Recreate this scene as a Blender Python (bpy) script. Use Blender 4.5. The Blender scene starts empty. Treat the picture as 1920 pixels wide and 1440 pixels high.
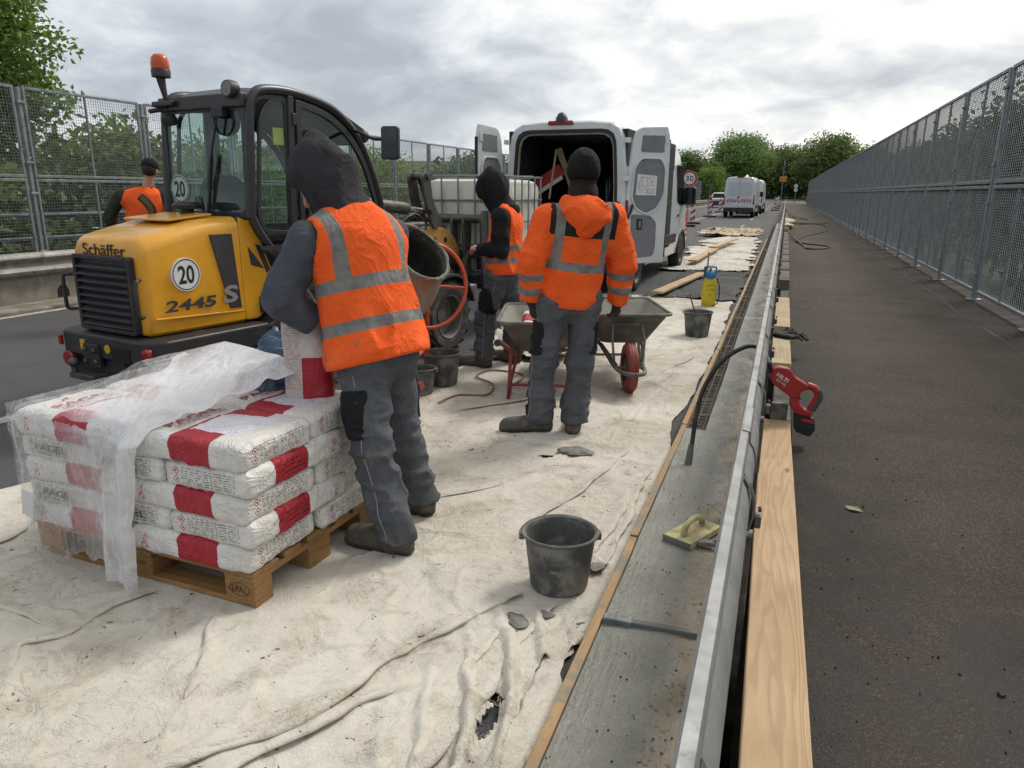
import bpy, bmesh, math, random
import numpy as np
from mathutils import Matrix, Vector
random.seed(7)
RNG = np.random.default_rng(11)
S = bpy.context.scene
COL = S.collection
PI = math.pi

# ------------------------------------------------------------------ camera
cam_data = bpy.data.cameras.new('camera')
cam_data.sensor_width = 36.0
cam_data.lens = 25.5
cam_data.clip_start = 0.05
cam_data.clip_end = 3000
cam = bpy.data.objects.new('camera', cam_data)
COL.objects.link(cam)
_cm = [[0.938751, -0.095289, 0.33116], [0.344513, 0.238355, -0.908019], [0.007591, 0.966492, 0.256584]]
cam.matrix_world = Matrix([[*_cm[0], 0], [*_cm[1], 0], [*_cm[2], 1.56], [0, 0, 0, 1]])
S.camera = cam
S.view_settings.view_transform = 'Standard'
S.view_settings.look = 'None'
S.view_settings.exposure = 0.6
S.view_settings.gamma = 1.0
S.cycles.max_bounces = 6
S.cycles.diffuse_bounces = 3
S.cycles.glossy_bounces = 3
S.cycles.use_adaptive_sampling = True
S.cycles.adaptive_threshold = 0.02
S.cycles.transparent_max_bounces = 24
S.cycles.use_denoising = True

# ------------------------------------------------------------------ sky and sun
SUN_EL, SUN_AZ = 48.0, 28.0          # azimuth measured from +Y towards +X
SUND = Vector((math.sin(math.radians(SUN_AZ)) * math.cos(math.radians(SUN_EL)),
               math.cos(math.radians(SUN_AZ)) * math.cos(math.radians(SUN_EL)),
               math.sin(math.radians(SUN_EL))))
W = bpy.data.worlds.new('World')
S.world = W
W.use_nodes = True
nt = W.node_tree
nt.nodes.clear()


def wn(kind, **kw):
    n = nt.nodes.new(kind)
    for k, v in kw.items():
        setattr(n, k, v)
    return n


def wl(a, b):
    nt.links.new(a, b)


def wmath(op, a, b=None, clamp=False):
    n = wn('ShaderNodeMath', operation=op, use_clamp=clamp)
    for i, v in enumerate((a, b)):
        if v is None:
            continue
        if isinstance(v, (int, float)):
            n.inputs[i].default_value = v
        else:
            wl(v, n.inputs[i])
    return n.outputs[0]


sky = wn('ShaderNodeTexSky', sky_type='NISHITA', sun_disc=False)
sky.sun_elevation = math.radians(SUN_EL)
sky.sun_rotation = math.radians(SUN_AZ)
sky.air_density = 1.0
sky.dust_density = 2.0
tc = wn('ShaderNodeTexCoord')
sep = wn('ShaderNodeSeparateXYZ')
wl(tc.outputs['Generated'], sep.inputs[0])
zc = wmath('MAXIMUM', sep.outputs[2], 0.0)
den = wmath('ADD', zc, 0.30)
cmb = wn('ShaderNodeCombineXYZ')
wl(wmath('DIVIDE', sep.outputs[0], den), cmb.inputs[0])
wl(wmath('DIVIDE', sep.outputs[1], den), cmb.inputs[1])
mp = wn('ShaderNodeMapping')
mp.inputs['Location'].default_value = (3.1, 0.4, 0)
mp.inputs['Rotation'].default_value = (0, 0, 0.5)
wl(cmb.outputs[0], mp.inputs[0])


def wnoise(scale, detail, rough, dist):
    n = wn('ShaderNodeTexNoise')
    n.inputs['Scale'].default_value = scale
    n.inputs['Detail'].default_value = detail
    n.inputs['Roughness'].default_value = rough
    n.inputs['Distortion'].default_value = dist
    wl(mp.outputs[0], n.inputs['Vector'])
    return n.outputs['Fac']


big = wnoise(0.95, 4, 0.5, 0.25)
fine = wnoise(3.4, 6, 0.58, 0.4)
mixn = wmath('ADD', wmath('MULTIPLY', big, 0.60), wmath('MULTIPLY', fine, 0.40))
# the sun behind the cloud brightens and warms the cloud around it
dotn = wn('ShaderNodeVectorMath', operation='DOT_PRODUCT')
wl(tc.outputs['Generated'], dotn.inputs[0])
dotn.inputs[1].default_value = SUND
glow = wmath('POWER', wmath('MAXIMUM', dotn.outputs['Value'], 0.0), 2.5)
lum = wmath('ADD', mixn, wmath('SUBTRACT', wmath('MULTIPLY', glow, 0.24), 0.035))
ramp = wn('ShaderNodeValToRGB')
el = ramp.color_ramp.elements
el[0].position = 0.38
el[0].color = (0.33, 0.365, 0.41, 1)
el[1].position = 0.64
el[1].color = (0.93, 0.92, 0.88, 1)
e = el.new(0.46)
e.color = (0.43, 0.465, 0.51, 1)
e = el.new(0.53)
e.color = (0.60, 0.63, 0.66, 1)
wl(lum, ramp.inputs[0])
cl = wn('ShaderNodeVectorMath', operation='SCALE')
warm = wn('ShaderNodeMix', data_type='RGBA', blend_type='MULTIPLY')
wl(wmath('MULTIPLY', glow, 0.8, True), warm.inputs[0])
wl(ramp.outputs[0], warm.inputs[6])
warm.inputs[7].default_value = (1.0, 0.94, 0.84, 1)
wl(warm.outputs[2], cl.inputs[0])
cl.inputs['Scale'].default_value = 9.0
mixw = wn('ShaderNodeMix', data_type='RGBA')
mixw.inputs['Factor'].default_value = 0.93
wl(sky.outputs[0], mixw.inputs[6])
wl(cl.outputs[0], mixw.inputs[7])
bg = wn('ShaderNodeBackground')
bg.inputs['Strength'].default_value = 0.1
wl(mixw.outputs[2], bg.inputs[0])
wo = wn('ShaderNodeOutputWorld')
wl(bg.outputs[0], wo.inputs[0])
sd = bpy.data.lights.new('sun', 'SUN')
sd.energy = 1.5
sd.angle = math.radians(14)
sd.color = (1.0, 0.96, 0.9)
sun = bpy.data.objects.new('sun', sd)
COL.objects.link(sun)
sun.location = SUND * 60
sun.rotation_euler = SUND.to_track_quat('Z', 'Y').to_euler()

# ------------------------------------------------------------------ helpers: materials
def lin(c):
    return c / 12.92 if c <= 0.04045 else ((c + 0.055) / 1.055) ** 2.4


def rgb(h):
    return tuple(lin(int(h[i:i + 2], 16) / 255) for i in (0, 2, 4)) + (1,)


class NT:
    def __init__(self, name):
        self.m = bpy.data.materials.new(name)
        self.m.use_nodes = True
        self.t = self.m.node_tree
        self.t.nodes.clear()
        self.out = self.n('ShaderNodeOutputMaterial')
        self.b = self.n('ShaderNodeBsdfPrincipled')
        self.t.links.new(self.b.outputs[0], self.out.inputs[0])
        self._tc = None

    def n(self, kind, **kw):
        x = self.t.nodes.new(kind)
        for k, v in kw.items():
            setattr(x, k, v)
        return x

    def set(self, sock, v):
        if v is None:
            return
        if isinstance(v, bpy.types.NodeSocket):
            self.t.links.new(v, sock)
        else:
            if sock.type == 'RGBA' and isinstance(v, tuple) and len(v) == 3:
                v = v + (1,)
            sock.default_value = v

    def coord(self, kind='Object', scale=None, loc=None, rot=None):
        if self._tc is None:
            self._tc = self.n('ShaderNodeTexCoord')
        o = self._tc.outputs[kind]
        if scale is None and loc is None and rot is None:
            return o
        m = self.n('ShaderNodeMapping')
        self.set(m.inputs[0], o)
        if scale is not None:
            m.inputs['Scale'].default_value = scale if isinstance(scale, tuple) else (scale,) * 3
        if loc is not None:
            m.inputs['Location'].default_value = loc
        if rot is not None:
            m.inputs['Rotation'].default_value = rot
        return m.outputs[0]

    def noise(self, scale=5, detail=4, rough=0.55, dist=0.0, vec=None, color=False):
        x = self.n('ShaderNodeTexNoise')
        self.set(x.inputs['Vector'], vec if vec is not None else self.coord())
        x.inputs['Scale'].default_value = scale
        x.inputs['Detail'].default_value = detail
        x.inputs['Roughness'].default_value = rough
        x.inputs['Distortion'].default_value = dist
        return x.outputs['Color' if color else 'Fac']

    def voro(self, scale=5, vec=None, feature='F1', out='Distance', rnd=1.0):
        x = self.n('ShaderNodeTexVoronoi', feature=feature)
        self.set(x.inputs['Vector'], vec if vec is not None else self.coord())
        x.inputs['Scale'].default_value = scale
        x.inputs['Randomness'].default_value = rnd
        return x.outputs[out]

    def math(self, op, a, b=None, c=None, clamp=False):
        x = self.n('ShaderNodeMath', operation=op, use_clamp=clamp)
        for i, v in enumerate((a, b, c)):
            self.set(x.inputs[i], v)
        return x.outputs[0]

    def step(self, v, lo, hi, smooth=True):
        x = self.n('ShaderNodeMapRange', interpolation_type='SMOOTHSTEP' if smooth else 'LINEAR')
        self.set(x.inputs['Value'], v)
        x.inputs['From Min'].default_value = lo
        x.inputs['From Max'].default_value = hi
        return x.outputs[0]

    def mix(self, f, a, b, blend='MIX'):
        x = self.n('ShaderNodeMix', data_type='RGBA', blend_type=blend)
        self.set(x.inputs[0], f)
        self.set(x.inputs[6], a)
        self.set(x.inputs[7], b)
        return x.outputs[2]

    def sep(self, v):
        x = self.n('ShaderNodeSeparateXYZ')
        self.set(x.inputs[0], v)
        return x.outputs

    def attr(self, name, out='Fac'):
        x = self.n('ShaderNodeAttribute', attribute_name=name)
        return x.outputs[out]

    def bump(self, height, strength=0.3, dist=0.01, normal=None):
        x = self.n('ShaderNodeBump')
        x.inputs['Strength'].default_value = strength
        x.inputs['Distance'].default_value = dist
        self.set(x.inputs['Height'], height)
        if normal is not None:
            self.set(x.inputs['Normal'], normal)
        return x.outputs[0]

    def band(self, v, lo, hi, soft=0.0):
        a = self.math('GREATER_THAN', v, lo)
        b = self.math('LESS_THAN', v, hi)
        return self.math('MULTIPLY', a, b)

    def fin(self, color=None, rough=None, metal=None, normal=None, **kw):
        self.set(self.b.inputs['Base Color'], color)
        self.set(self.b.inputs['Roughness'], rough)
        self.set(self.b.inputs['Metallic'], metal)
        self.set(self.b.inputs['Normal'], normal)
        for k, v in kw.items():
            self.set(self.b.inputs[k.replace('_', ' ')], v)
        return self.m


_MC = {}


def mat(name, col, col2=None, ns=6.0, rough=0.6, metal=0.0, bump=0.0, bs=60.0, bd=0.005, dirt=None, damt=0.5, ds=3.0,
        speck=None, sps=90.0, spamt=0.62, rv=0.12, stretch=None, **kw):
    """Procedural material: two-tone noise, dirt patches, fine specks, bump."""
    if name in _MC:
        return _MC[name]
    t = NT(name)
    c1 = rgb(col) if isinstance(col, str) else col
    if col2 is None:
        c2 = tuple(x * 0.82 for x in c1[:3]) + (1,)
    else:
        c2 = rgb(col2) if isinstance(col2, str) else col2
    vec = t.coord('Object', scale=stretch) if stretch else t.coord()
    nz = t.noise(ns, 4, 0.6, 0.2, vec=vec)
    c = t.mix(t.step(nz, 0.33, 0.68), c1, c2)
    r = t.math('ADD', t.math('MULTIPLY', nz, rv * 2), rough - rv, clamp=True)
    if dirt:
        dn = t.step(t.noise(ds, 6, 0.68, 0.5), 0.62 - 0.28 * damt, 0.74 - 0.1 * damt)
        c = t.mix(t.math('MULTIPLY', dn, min(1, damt + 0.25)), c, rgb(dirt))
        r = t.math('ADD', r, t.math('MULTIPLY', dn, 0.25), clamp=True)
    if speck:
        sn = t.step(t.noise(sps, 3, 0.7), spamt, spamt + 0.06)
        c = t.mix(t.math('MULTIPLY', sn, 0.8), c, rgb(speck))
    nrm = None
    if bump:
        nrm = t.bump(t.noise(bs, 3, 0.65, vec=vec), bump, bd)
    m = t.fin(c, r, metal, nrm, **kw)
    _MC[name] = m
    return m


# ------------------------------------------------------------------ helpers: meshes
class MB:
    """Collects shapes; build() links them as one mesh object."""

    def __init__(self):
        self.v = []
        self.f = []
        self.mi = []
        self.cur = 0

    def add(self, verts, faces, mi=None):
        o = len(self.v)
        self.v.extend([tuple(map(float, p)) for p in verts])
        self.f.extend([tuple(int(i) + o for i in fc) for fc in faces])
        self.mi.extend([self.cur if mi is None else mi] * len(faces))
        return self

    def box(self, c, s, rot=None, mi=None, taper=None):
        hx, hy, hz = s[0] / 2, s[1] / 2, s[2] / 2
        vs = []
        for z in (-1, 1):
            k = 1.0 if (taper is None or z < 0) else taper
            for x, y in ((-1, -1), (1, -1), (1, 1), (-1, 1)):
                vs.append(Vector((x * hx * k, y * hy * k, z * hz)))
        if rot is not None:
            R_ = rot if isinstance(rot, Matrix) else rotm(*rot)
            vs = [R_ @ p for p in vs]
        vs = [p + Vector(c) for p in vs]
        self.add(vs, [(3, 2, 1, 0), (4, 5, 6, 7), (0, 1, 5, 4), (1, 2, 6, 5), (2, 3, 7, 6), (3, 0, 4, 7)], mi)
        return self

    def bb(self, x0, x1, y0, y1, z0, z1, mi=None):
        return self.box(((x0 + x1) / 2, (y0 + y1) / 2, (z0 + z1) / 2), (x1 - x0, y1 - y0, z1 - z0), mi=mi)

    def bar(self, a, b, w, h=None, up=(0, 0, 1), mi=None):
        a, b = Vector(a), Vector(b)
        h = w if h is None else h
        d = b - a
        L = d.length
        if L < 1e-6:
            return self
        d.normalize()
        u = Vector(up)
        if abs(d.dot(u)) > 0.98:
            u = Vector((0, 1, 0)) if abs(d.y) < 0.9 else Vector((1, 0, 0))
        s = d.cross(u).normalized()
        u = s.cross(d)
        R_ = Matrix((s, d, u)).transposed()
        return self.box((a + b) / 2, (w, L, h), R_, mi)

    def tube(self, pts, r, n=8, closed=False, cap=True, mi=None, flat=None):
        pts = [Vector(p) for p in pts]
        k = len(pts)
        rs = r if isinstance(r, (list, tuple)) else [r] * k
        vs, fs = [], []
        prev = None
        for i, p in enumerate(pts):
            if closed:
                d = pts[(i + 1) % k] - pts[i - 1]
            else:
                d = pts[min(i + 1, k - 1)] - pts[max(i - 1, 0)]
            if d.length < 1e-9:
                d = Vector((0, 0, 1))
            d.normalize()
            if prev is None:
                a = Vector((0, 0, 1)) if abs(d.z) < 0.9 else Vector((1, 0, 0))
                u = d.cross(a).normalized()
            else:
                u = prev - d * prev.dot(d)
                u = u.normalized() if u.length > 1e-6 else d.orthogonal().normalized()
            prev = u
            w = d.cross(u)
            for j in range(n):
                t = 2 * PI * j / n
                vs.append(p + u * (math.cos(t) * rs[i]) + w * (math.sin(t) * rs[i] * (flat or 1)))
        m = k if closed else k - 1
        for i in range(m):
            for j in range(n):
                a = i * n + j
                b = i * n + (j + 1) % n
                c = ((i + 1) % k) * n + (j + 1) % n
                e = ((i + 1) % k) * n + j
                fs.append((a, b, c, e))
        if cap and not closed:
            fs.append(tuple(range(n))[::-1])
            fs.append(tuple((k - 1) * n + j for j in range(n)))
        self.add(vs, fs, mi)
        return self

    def cyl(self, a, b, r, n=16, r2=None, mi=None):
        return self.tube([a, b], [r, r if r2 is None else r2], n, mi=mi)

    def lathe(self, prof, n=24, origin=(0, 0, 0), axis=(0, 0, 1), mi=None, cap=False):
        ax = Vector(axis).normalized()
        u = ax.orthogonal().normalized()
        w = ax.cross(u)
        vs, fs = [], []
        for (r, h) in prof:
            for j in range(n):
                t = 2 * PI * j / n
                vs.append(Vector(origin) + ax * h + u * (r * math.cos(t)) + w * (r * math.sin(t)))
        for i in range(len(prof) - 1):
            for j in range(n):
                fs.append((i * n + j, i * n + (j + 1) % n, (i + 1) * n + (j + 1) % n, (i + 1) * n + j))
        if cap:
            fs.append(tuple(range(n))[::-1])
            fs.append(tuple((len(prof) - 1) * n + j for j in range(n)))
        self.add(vs, fs, mi)
        return self

    def prism(self, poly, o, u, w, d, mi=None):
        """polygon (2-D list) in the plane o + a*u + b*w, extruded by the vector d"""
        o, u, w, d = Vector(o), Vector(u), Vector(w), Vector(d)
        n = len(poly)
        A = [o + u * a + w * b for a, b in poly]
        B = [p + d for p in A]
        fs = [tuple(range(n))[::-1], tuple(range(n, 2 * n))]
        for i in range(n):
            j = (i + 1) % n
            fs.append((i, j, n + j, n + i))
        self.add(A + B, fs, mi)
        return self

    def loft(self, rings, closed=True, cap=True, mi=None):
        n = len(rings[0])
        vs = [p for r in rings for p in r]
        fs = []
        for i in range(len(rings) - 1):
            for j in range(n if closed else n - 1):
                k = (j + 1) % n
                fs.append((i * n + j, i * n + k, (i + 1) * n + k, (i + 1) * n + j))
        if cap and closed:
            fs.append(tuple(range(n))[::-1])
            fs.append(tuple((len(rings) - 1) * n + j for j in range(n)))
        self.add(vs, fs, mi)
        return self

    def build(self, name, m, parent=None, smooth=None, bevel=0.0, seg=2, fix=True):
        return mesh_obj(name, self.v, self.f, m, parent, smooth, bevel, seg, self.mi, fix)


def rotm(rx=0, ry=0, rz=0):
    return Matrix.Rotation(rz, 3, 'Z') @ Matrix.Rotation(ry, 3, 'Y') @ Matrix.Rotation(rx, 3, 'X')


def mesh_obj(name, v, f, m, parent=None, smooth=None, bevel=0.0, seg=2, mi=None, fix=False):
    me = bpy.data.meshes.new(name)
    if isinstance(v, np.ndarray):
        me.from_pydata(v.tolist(), [], f.tolist() if isinstance(f, np.ndarray) else f)
    else:
        me.from_pydata(v, [], f)
    ms = m if isinstance(m, (list, tuple)) else [m]
    for x in ms:
        me.materials.append(x)
    if mi is not None and len(ms) > 1:
        me.polygons.foreach_set('material_index', mi)
    if fix:
        bm = bmesh.new()
        bm.from_mesh(me)
        bmesh.ops.recalc_face_normals(bm, faces=bm.faces)
        bm.to_mesh(me)
        bm.free()
    if smooth is not None:
        me.polygons.foreach_set('use_smooth', [True] * len(me.polygons))
        if smooth < 179:
            me.set_sharp_from_angle(angle=math.radians(smooth))
    me.update()
    o = bpy.data.objects.new(name, me)
    COL.objects.link(o)
    if parent is not None:
        o.parent = parent
    if bevel:
        b = o.modifiers.new('bevel', 'BEVEL')
        b.width = bevel
        b.segments = seg
        b.limit_method = 'ANGLE'
        b.angle_limit = math.radians(40)
    return o


def tag(o, label, cat, group=None, kind=None):
    if label:
        o['label'] = label
    if cat:
        o['category'] = cat
    if group:
        o['group'] = group
    if kind:
        o['kind'] = kind
    return o


def thing(name, label, cat, loc=(0, 0, 0), rz=0.0, group=None):
    o = bpy.data.objects.new(name, None)
    o.empty_display_size = 0.1
    COL.objects.link(o)
    o.location = loc
    o.rotation_euler = (0, 0, rz)
    return tag(o, label, cat, group)


def struct(o):
    o['kind'] = 'structure'
    return o


def copy_tree(src, parent=None):
    c = src.copy()
    COL.objects.link(c)
    c.parent = parent
    for ch in list(src.children):
        copy_tree(ch, c)
    return c


def bez(a, b, c, d, n=10):
    a, b, c, d = map(Vector, (a, b, c, d))
    out = []
    for i in range(n + 1):
        t = i / n
        out.append(a * (1 - t) ** 3 + b * 3 * t * (1 - t) ** 2 + c * 3 * t * t * (1 - t) + d * t ** 3)
    return out


def spline(pts, n=6, closed=False):
    """Catmull-Rom through points"""
    P = [Vector(p) for p in pts]
    k = len(P)
    out = []
    rng = range(k) if closed else range(k - 1)
    for i in rng:
        if closed:
            p0, p1, p2, p3 = P[i - 1], P[i], P[(i + 1) % k], P[(i + 2) % k]
        else:
            p0, p1, p2, p3 = P[max(i - 1, 0)], P[i], P[i + 1], P[min(i + 2, k - 1)]
        for j in range(n):
            t = j / n
            out.append(0.5 * ((2 * p1) + (p2 - p0) * t + (2 * p0 - 5 * p1 + 4 * p2 - p3) * t * t + (3 * p1 - p0 - 3 * p2 + p3) * t ** 3))
    if not closed:
        out.append(P[-1])
    return out


def rrect(w, h, r, n=4):
    """rounded rectangle outline, centred"""
    pts = []
    for cx, cy, a0 in ((w / 2 - r, h / 2 - r, 0), (-w / 2 + r, h / 2 - r, 90), (-w / 2 + r, -h / 2 + r, 180), (w / 2 - r, -h / 2 + r, 270)):
        for i in range(n + 1):
            a = math.radians(a0 + 90 * i / n)
            pts.append((cx + r * math.cos(a), cy + r * math.sin(a)))
    return pts


def rpoly(poly, r, n=4):
    """polygon with rounded corners (r scalar or per corner)"""
    out = []
    k = len(poly)
    for i in range(k):
        p = Vector(poly[i])
        a = Vector(poly[i - 1]) - p
        b = Vector(poly[(i + 1) % k]) - p
        rr = r[i] if isinstance(r, (list, tuple)) else r
        rr = min(rr, a.length * 0.48, b.length * 0.48)
        if rr < 1e-5:
            out.append(tuple(p))
            continue
        p0 = p + a.normalized() * rr
        p1 = p + b.normalized() * rr
        for j in range(n + 1):
            t = j / n
            q = p0 * (1 - t) ** 2 + p * 2 * t * (1 - t) + p1 * t * t
            out.append(tuple(q))
    return out


def frame_prism(mb, outer, inner, o, u, w, d, mi=None):
    """ring between two outlines with the same number of points, extruded by d"""
    o, u, w, d = Vector(o), Vector(u), Vector(w), Vector(d)
    n = len(outer)
    A = [o + u * a + w * b for a, b in outer]
    B = [o + u * a + w * b for a, b in inner]
    vs = A + B + [p + d for p in A] + [p + d for p in B]
    fs = []
    for i in range(n):
        j = (i + 1) % n
        fs += [(i, j, n + j, n + i), (2 * n + j, 2 * n + i, 3 * n + i, 3 * n + j), (i, 2 * n + i, 2 * n + j, j), (n + i, n + j, 3 * n + j, 3 * n + i)]
    mb.add(vs, fs, mi)


# vector value noise on arrays (n,3)
def _hash(ix, iy, iz, seed):
    h = (ix * 374761393 + iy * 668265263 + iz * 2147483647 + seed * 974711) & 0x7fffffff
    h = ((h ^ (h >> 13)) * 1274126177) & 0x7fffffff
    return ((h ^ (h >> 16)) & 0xffff) / 65535.0


def vnoise(p, scale=1.0, seed=0):
    p = np.asarray(p)
    if p.dtype != np.float32:
        p = p.astype(float)
    p = p * p.dtype.type(scale)
    i = np.floor(p).astype(np.int64)
    f = p - i
    f = f * f * (3 - 2 * f)
    r = 0
    for dx in (0, 1):
        for dy in (0, 1):
            for dz in (0, 1):
                w = (f[..., 0] if dx else 1 - f[..., 0]) * (f[..., 1] if dy else 1 - f[..., 1]) * (f[..., 2] if dz else 1 - f[..., 2])
                r = r + w * _hash(i[..., 0] + dx, i[..., 1] + dy, i[..., 2] + dz, seed)
    return r * 2 - 1


def fbm(p, scale=1.0, oct=4, seed=0, gain=0.5):
    r, a = 0, 1.0
    for k in range(oct):
        r = r + a * vnoise(p, scale * 2 ** k, seed + k * 17)
        a *= gain
    return r


# text as mesh data
def text_mesh(s, bold=0.0, spacing=1.0):
    cu = bpy.data.curves.new('lettering', 'FONT')
    cu.body = s
    cu.size = 1.0
    cu.offset = bold
    cu.space_character = spacing
    cu.align_x = 'CENTER'
    cu.align_y = 'CENTER'
    cu.resolution_u = 3
    o = bpy.data.objects.new('lettering', cu)
    COL.objects.link(o)
    dg = bpy.context.evaluated_depsgraph_get()
    dg.update()
    me = bpy.data.meshes.new_from_object(o.evaluated_get(dg))
    v = np.array([tuple(x.co) for x in me.vertices]).reshape(-1, 3)
    f = [tuple(p.vertices) for p in me.polygons]
    bpy.data.objects.remove(o)
    bpy.data.curves.remove(cu)
    bpy.data.meshes.remove(me)
    c = (v.max(0) + v.min(0)) / 2
    d = v.max(0) - v.min(0)
    v = v - c
    return v, f, d


_TX = {}
for _k, _a in {'Schaffer': ('Schäffer', 0.012), '20': ('20', 0.022), '2445': ('2445', 0.03), 'S': ('S', 0.03), 'HILTI': ('HILTI', 0.03), 'NCV': ('NCV 4-22', 0.012),
               'PAGEL': ('PAGEL', 0.012), 'SPEZIAL': ('SPEZIAL-BETON', 0.0), '30': ('30', 0.008), 'EPAL': ('EPAL', 0.0), 'TEXT1': ('25KG  11H08', 0.01),
               'TEXT2': ('06 04 26  12:02', 0.01), 'TEXT3': ('ROHR043 DR', 0.01), 'EXCL': ('!', 0.02), 'ADR': ('SPEZIAL-BETON GMBH & CO.KG', 0.0), 'M9': ('mega mib', 0.0), 'HSG': ('HSG', 0.02), 'N503': ('DB 503', 0.0), 'QUICK': ('2', 0.01)}.items():
    _TX[_k] = text_mesh(*_a)


def put_text(key, w, h, fn, name, m, parent):
    """lettering stretched to w x h; fn maps (a, b) in metres to a 3-D point"""
    v, f, d = _TX[key]
    vs = [fn(p[0] / d[0] * w, p[1] / d[1] * h) for p in v]
    return mesh_obj(name, [tuple(p) for p in vs], f, m, parent)


def plane_fn(o, u, w, off=0.0):
    o, u, w = Vector(o), Vector(u).normalized(), Vector(w).normalized()
    n = u.cross(w) * off
    return lambda a, b: o + u * a + w * b + n


# ------------------------------------------------------------------ helpers: smooth solids (surface nets)
def surfnets(F, lo, h):
    s = F < 0
    nx, ny, nz = F.shape
    cs = [(i, j, k) for i in (0, 1) for j in (0, 1) for k in (0, 1)]
    sl = lambda i, n: slice(i, n - 1 + i)
    cnt = np.zeros((nx - 1, ny - 1, nz - 1), np.int8)
    for i, j, k in cs:
        cnt += s[sl(i, nx), sl(j, ny), sl(k, nz)]
    act = (cnt > 0) & (cnt < 8)
    idx = np.argwhere(act)
    ids = -np.ones(act.shape, np.int64)
    ids[act] = np.arange(len(idx))
    pos = np.zeros((len(idx), 3))
    num = np.zeros(len(idx))
    for ax in range(3):
        for a in (0, 1):
            for b in (0, 1):
                o0 = [0, 0, 0]
                oth = [x for x in range(3) if x != ax]
                o0[oth[0]], o0[oth[1]] = a, b
                o1 = list(o0)
                o1[ax] = 1
                f0 = F[idx[:, 0] + o0[0], idx[:, 1] + o0[1], idx[:, 2] + o0[2]]
                f1 = F[idx[:, 0] + o1[0], idx[:, 1] + o1[1], idx[:, 2] + o1[2]]
                c = (f0 < 0) != (f1 < 0)
                t = np.where(c, f0 / np.where(np.abs(f0 - f1) < 1e-12, 1, f0 - f1), 0)
                q = np.zeros((len(idx), 3))
                q[:, 0], q[:, 1], q[:, 2] = o0
                q[:, ax] = t
                pos[c] += q[c]
                num += c
    pos = (pos / np.maximum(num, 1)[:, None] + idx) * h + np.asarray(lo)
    faces = []
    for ax in range(3):
        b, c = [(1, 2), (2, 0), (0, 1)][ax]
        A = [slice(None)] * 3
        B = [slice(None)] * 3
        A[ax] = slice(0, -1)
        B[ax] = slice(1, None)
        A[b] = B[b] = slice(1, -1)
        A[c] = B[c] = slice(1, -1)
        d = s[tuple(A)] != s[tuple(B)]
        e = np.argwhere(d)
        if not len(e):
            continue
        flip = s[tuple(A)][d]
        e[:, b] += 1
        e[:, c] += 1

        def cell(db, dc):
            q = e.copy()
            q[:, b] += db
            q[:, c] += dc
            return ids[q[:, 0], q[:, 1], q[:, 2]]
        quad = np.stack([cell(-1, -1), cell(0, -1), cell(0, 0), cell(-1, 0)], 1)
        quad[~flip] = quad[~flip][:, ::-1]
        faces.append(quad)
    return pos, np.concatenate(faces)


def rc(p, a, b, r1, r2, fl=None):
    """round cone from a to b; fl = (axis, factor) squashes along axis"""
    a, b = np.asarray(a, p.dtype), np.asarray(b, p.dtype)
    if fl is not None:
        ax = np.asarray(fl[0], p.dtype)
        ax = ax / np.linalg.norm(ax)
        k = 1 / fl[1] - 1
        p = p + (((p - a) @ ax) * k)[..., None] * ax
        b = b + ((b - a) @ ax) * k * ax
    d = b - a
    L2 = max(d @ d, 1e-9)
    t = np.clip(((p - a) @ d) / L2, 0, 1)
    q = p - a - t[..., None] * d
    g = np.sqrt((q * q).sum(-1)) - (r1 + (r2 - r1) * t)
    return g


def ell(p, c, r, R_=None):
    q = p - np.asarray(c, p.dtype)
    if R_ is not None:
        q = q @ np.asarray(R_, p.dtype)
    r = np.asarray(r, p.dtype)
    k = np.sqrt(((q / r) ** 2).sum(-1))
    return (k - 1) * r.min()


def smin(a, b, k):
    h = np.clip(0.5 + 0.5 * (b - a) / k, 0, 1)
    return b + (a - b) * h - k * h * (1 - h)


def solid(fn, lo, hi, h):
    lo, hi = np.asarray(lo, float), np.asarray(hi, float)
    n = np.ceil((hi - lo) / h).astype(int) + 1
    g = np.stack(np.meshgrid(*[lo[i] + h * np.arange(n[i]) for i in range(3)], indexing='ij'), -1)
    F = fn(g)
    F[0], F[-1], F[:, 0], F[:, -1], F[:, :, 0], F[:, :, -1] = 1, 1, 1, 1, 1, 1
    return surfnets(F, lo, h)

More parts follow.
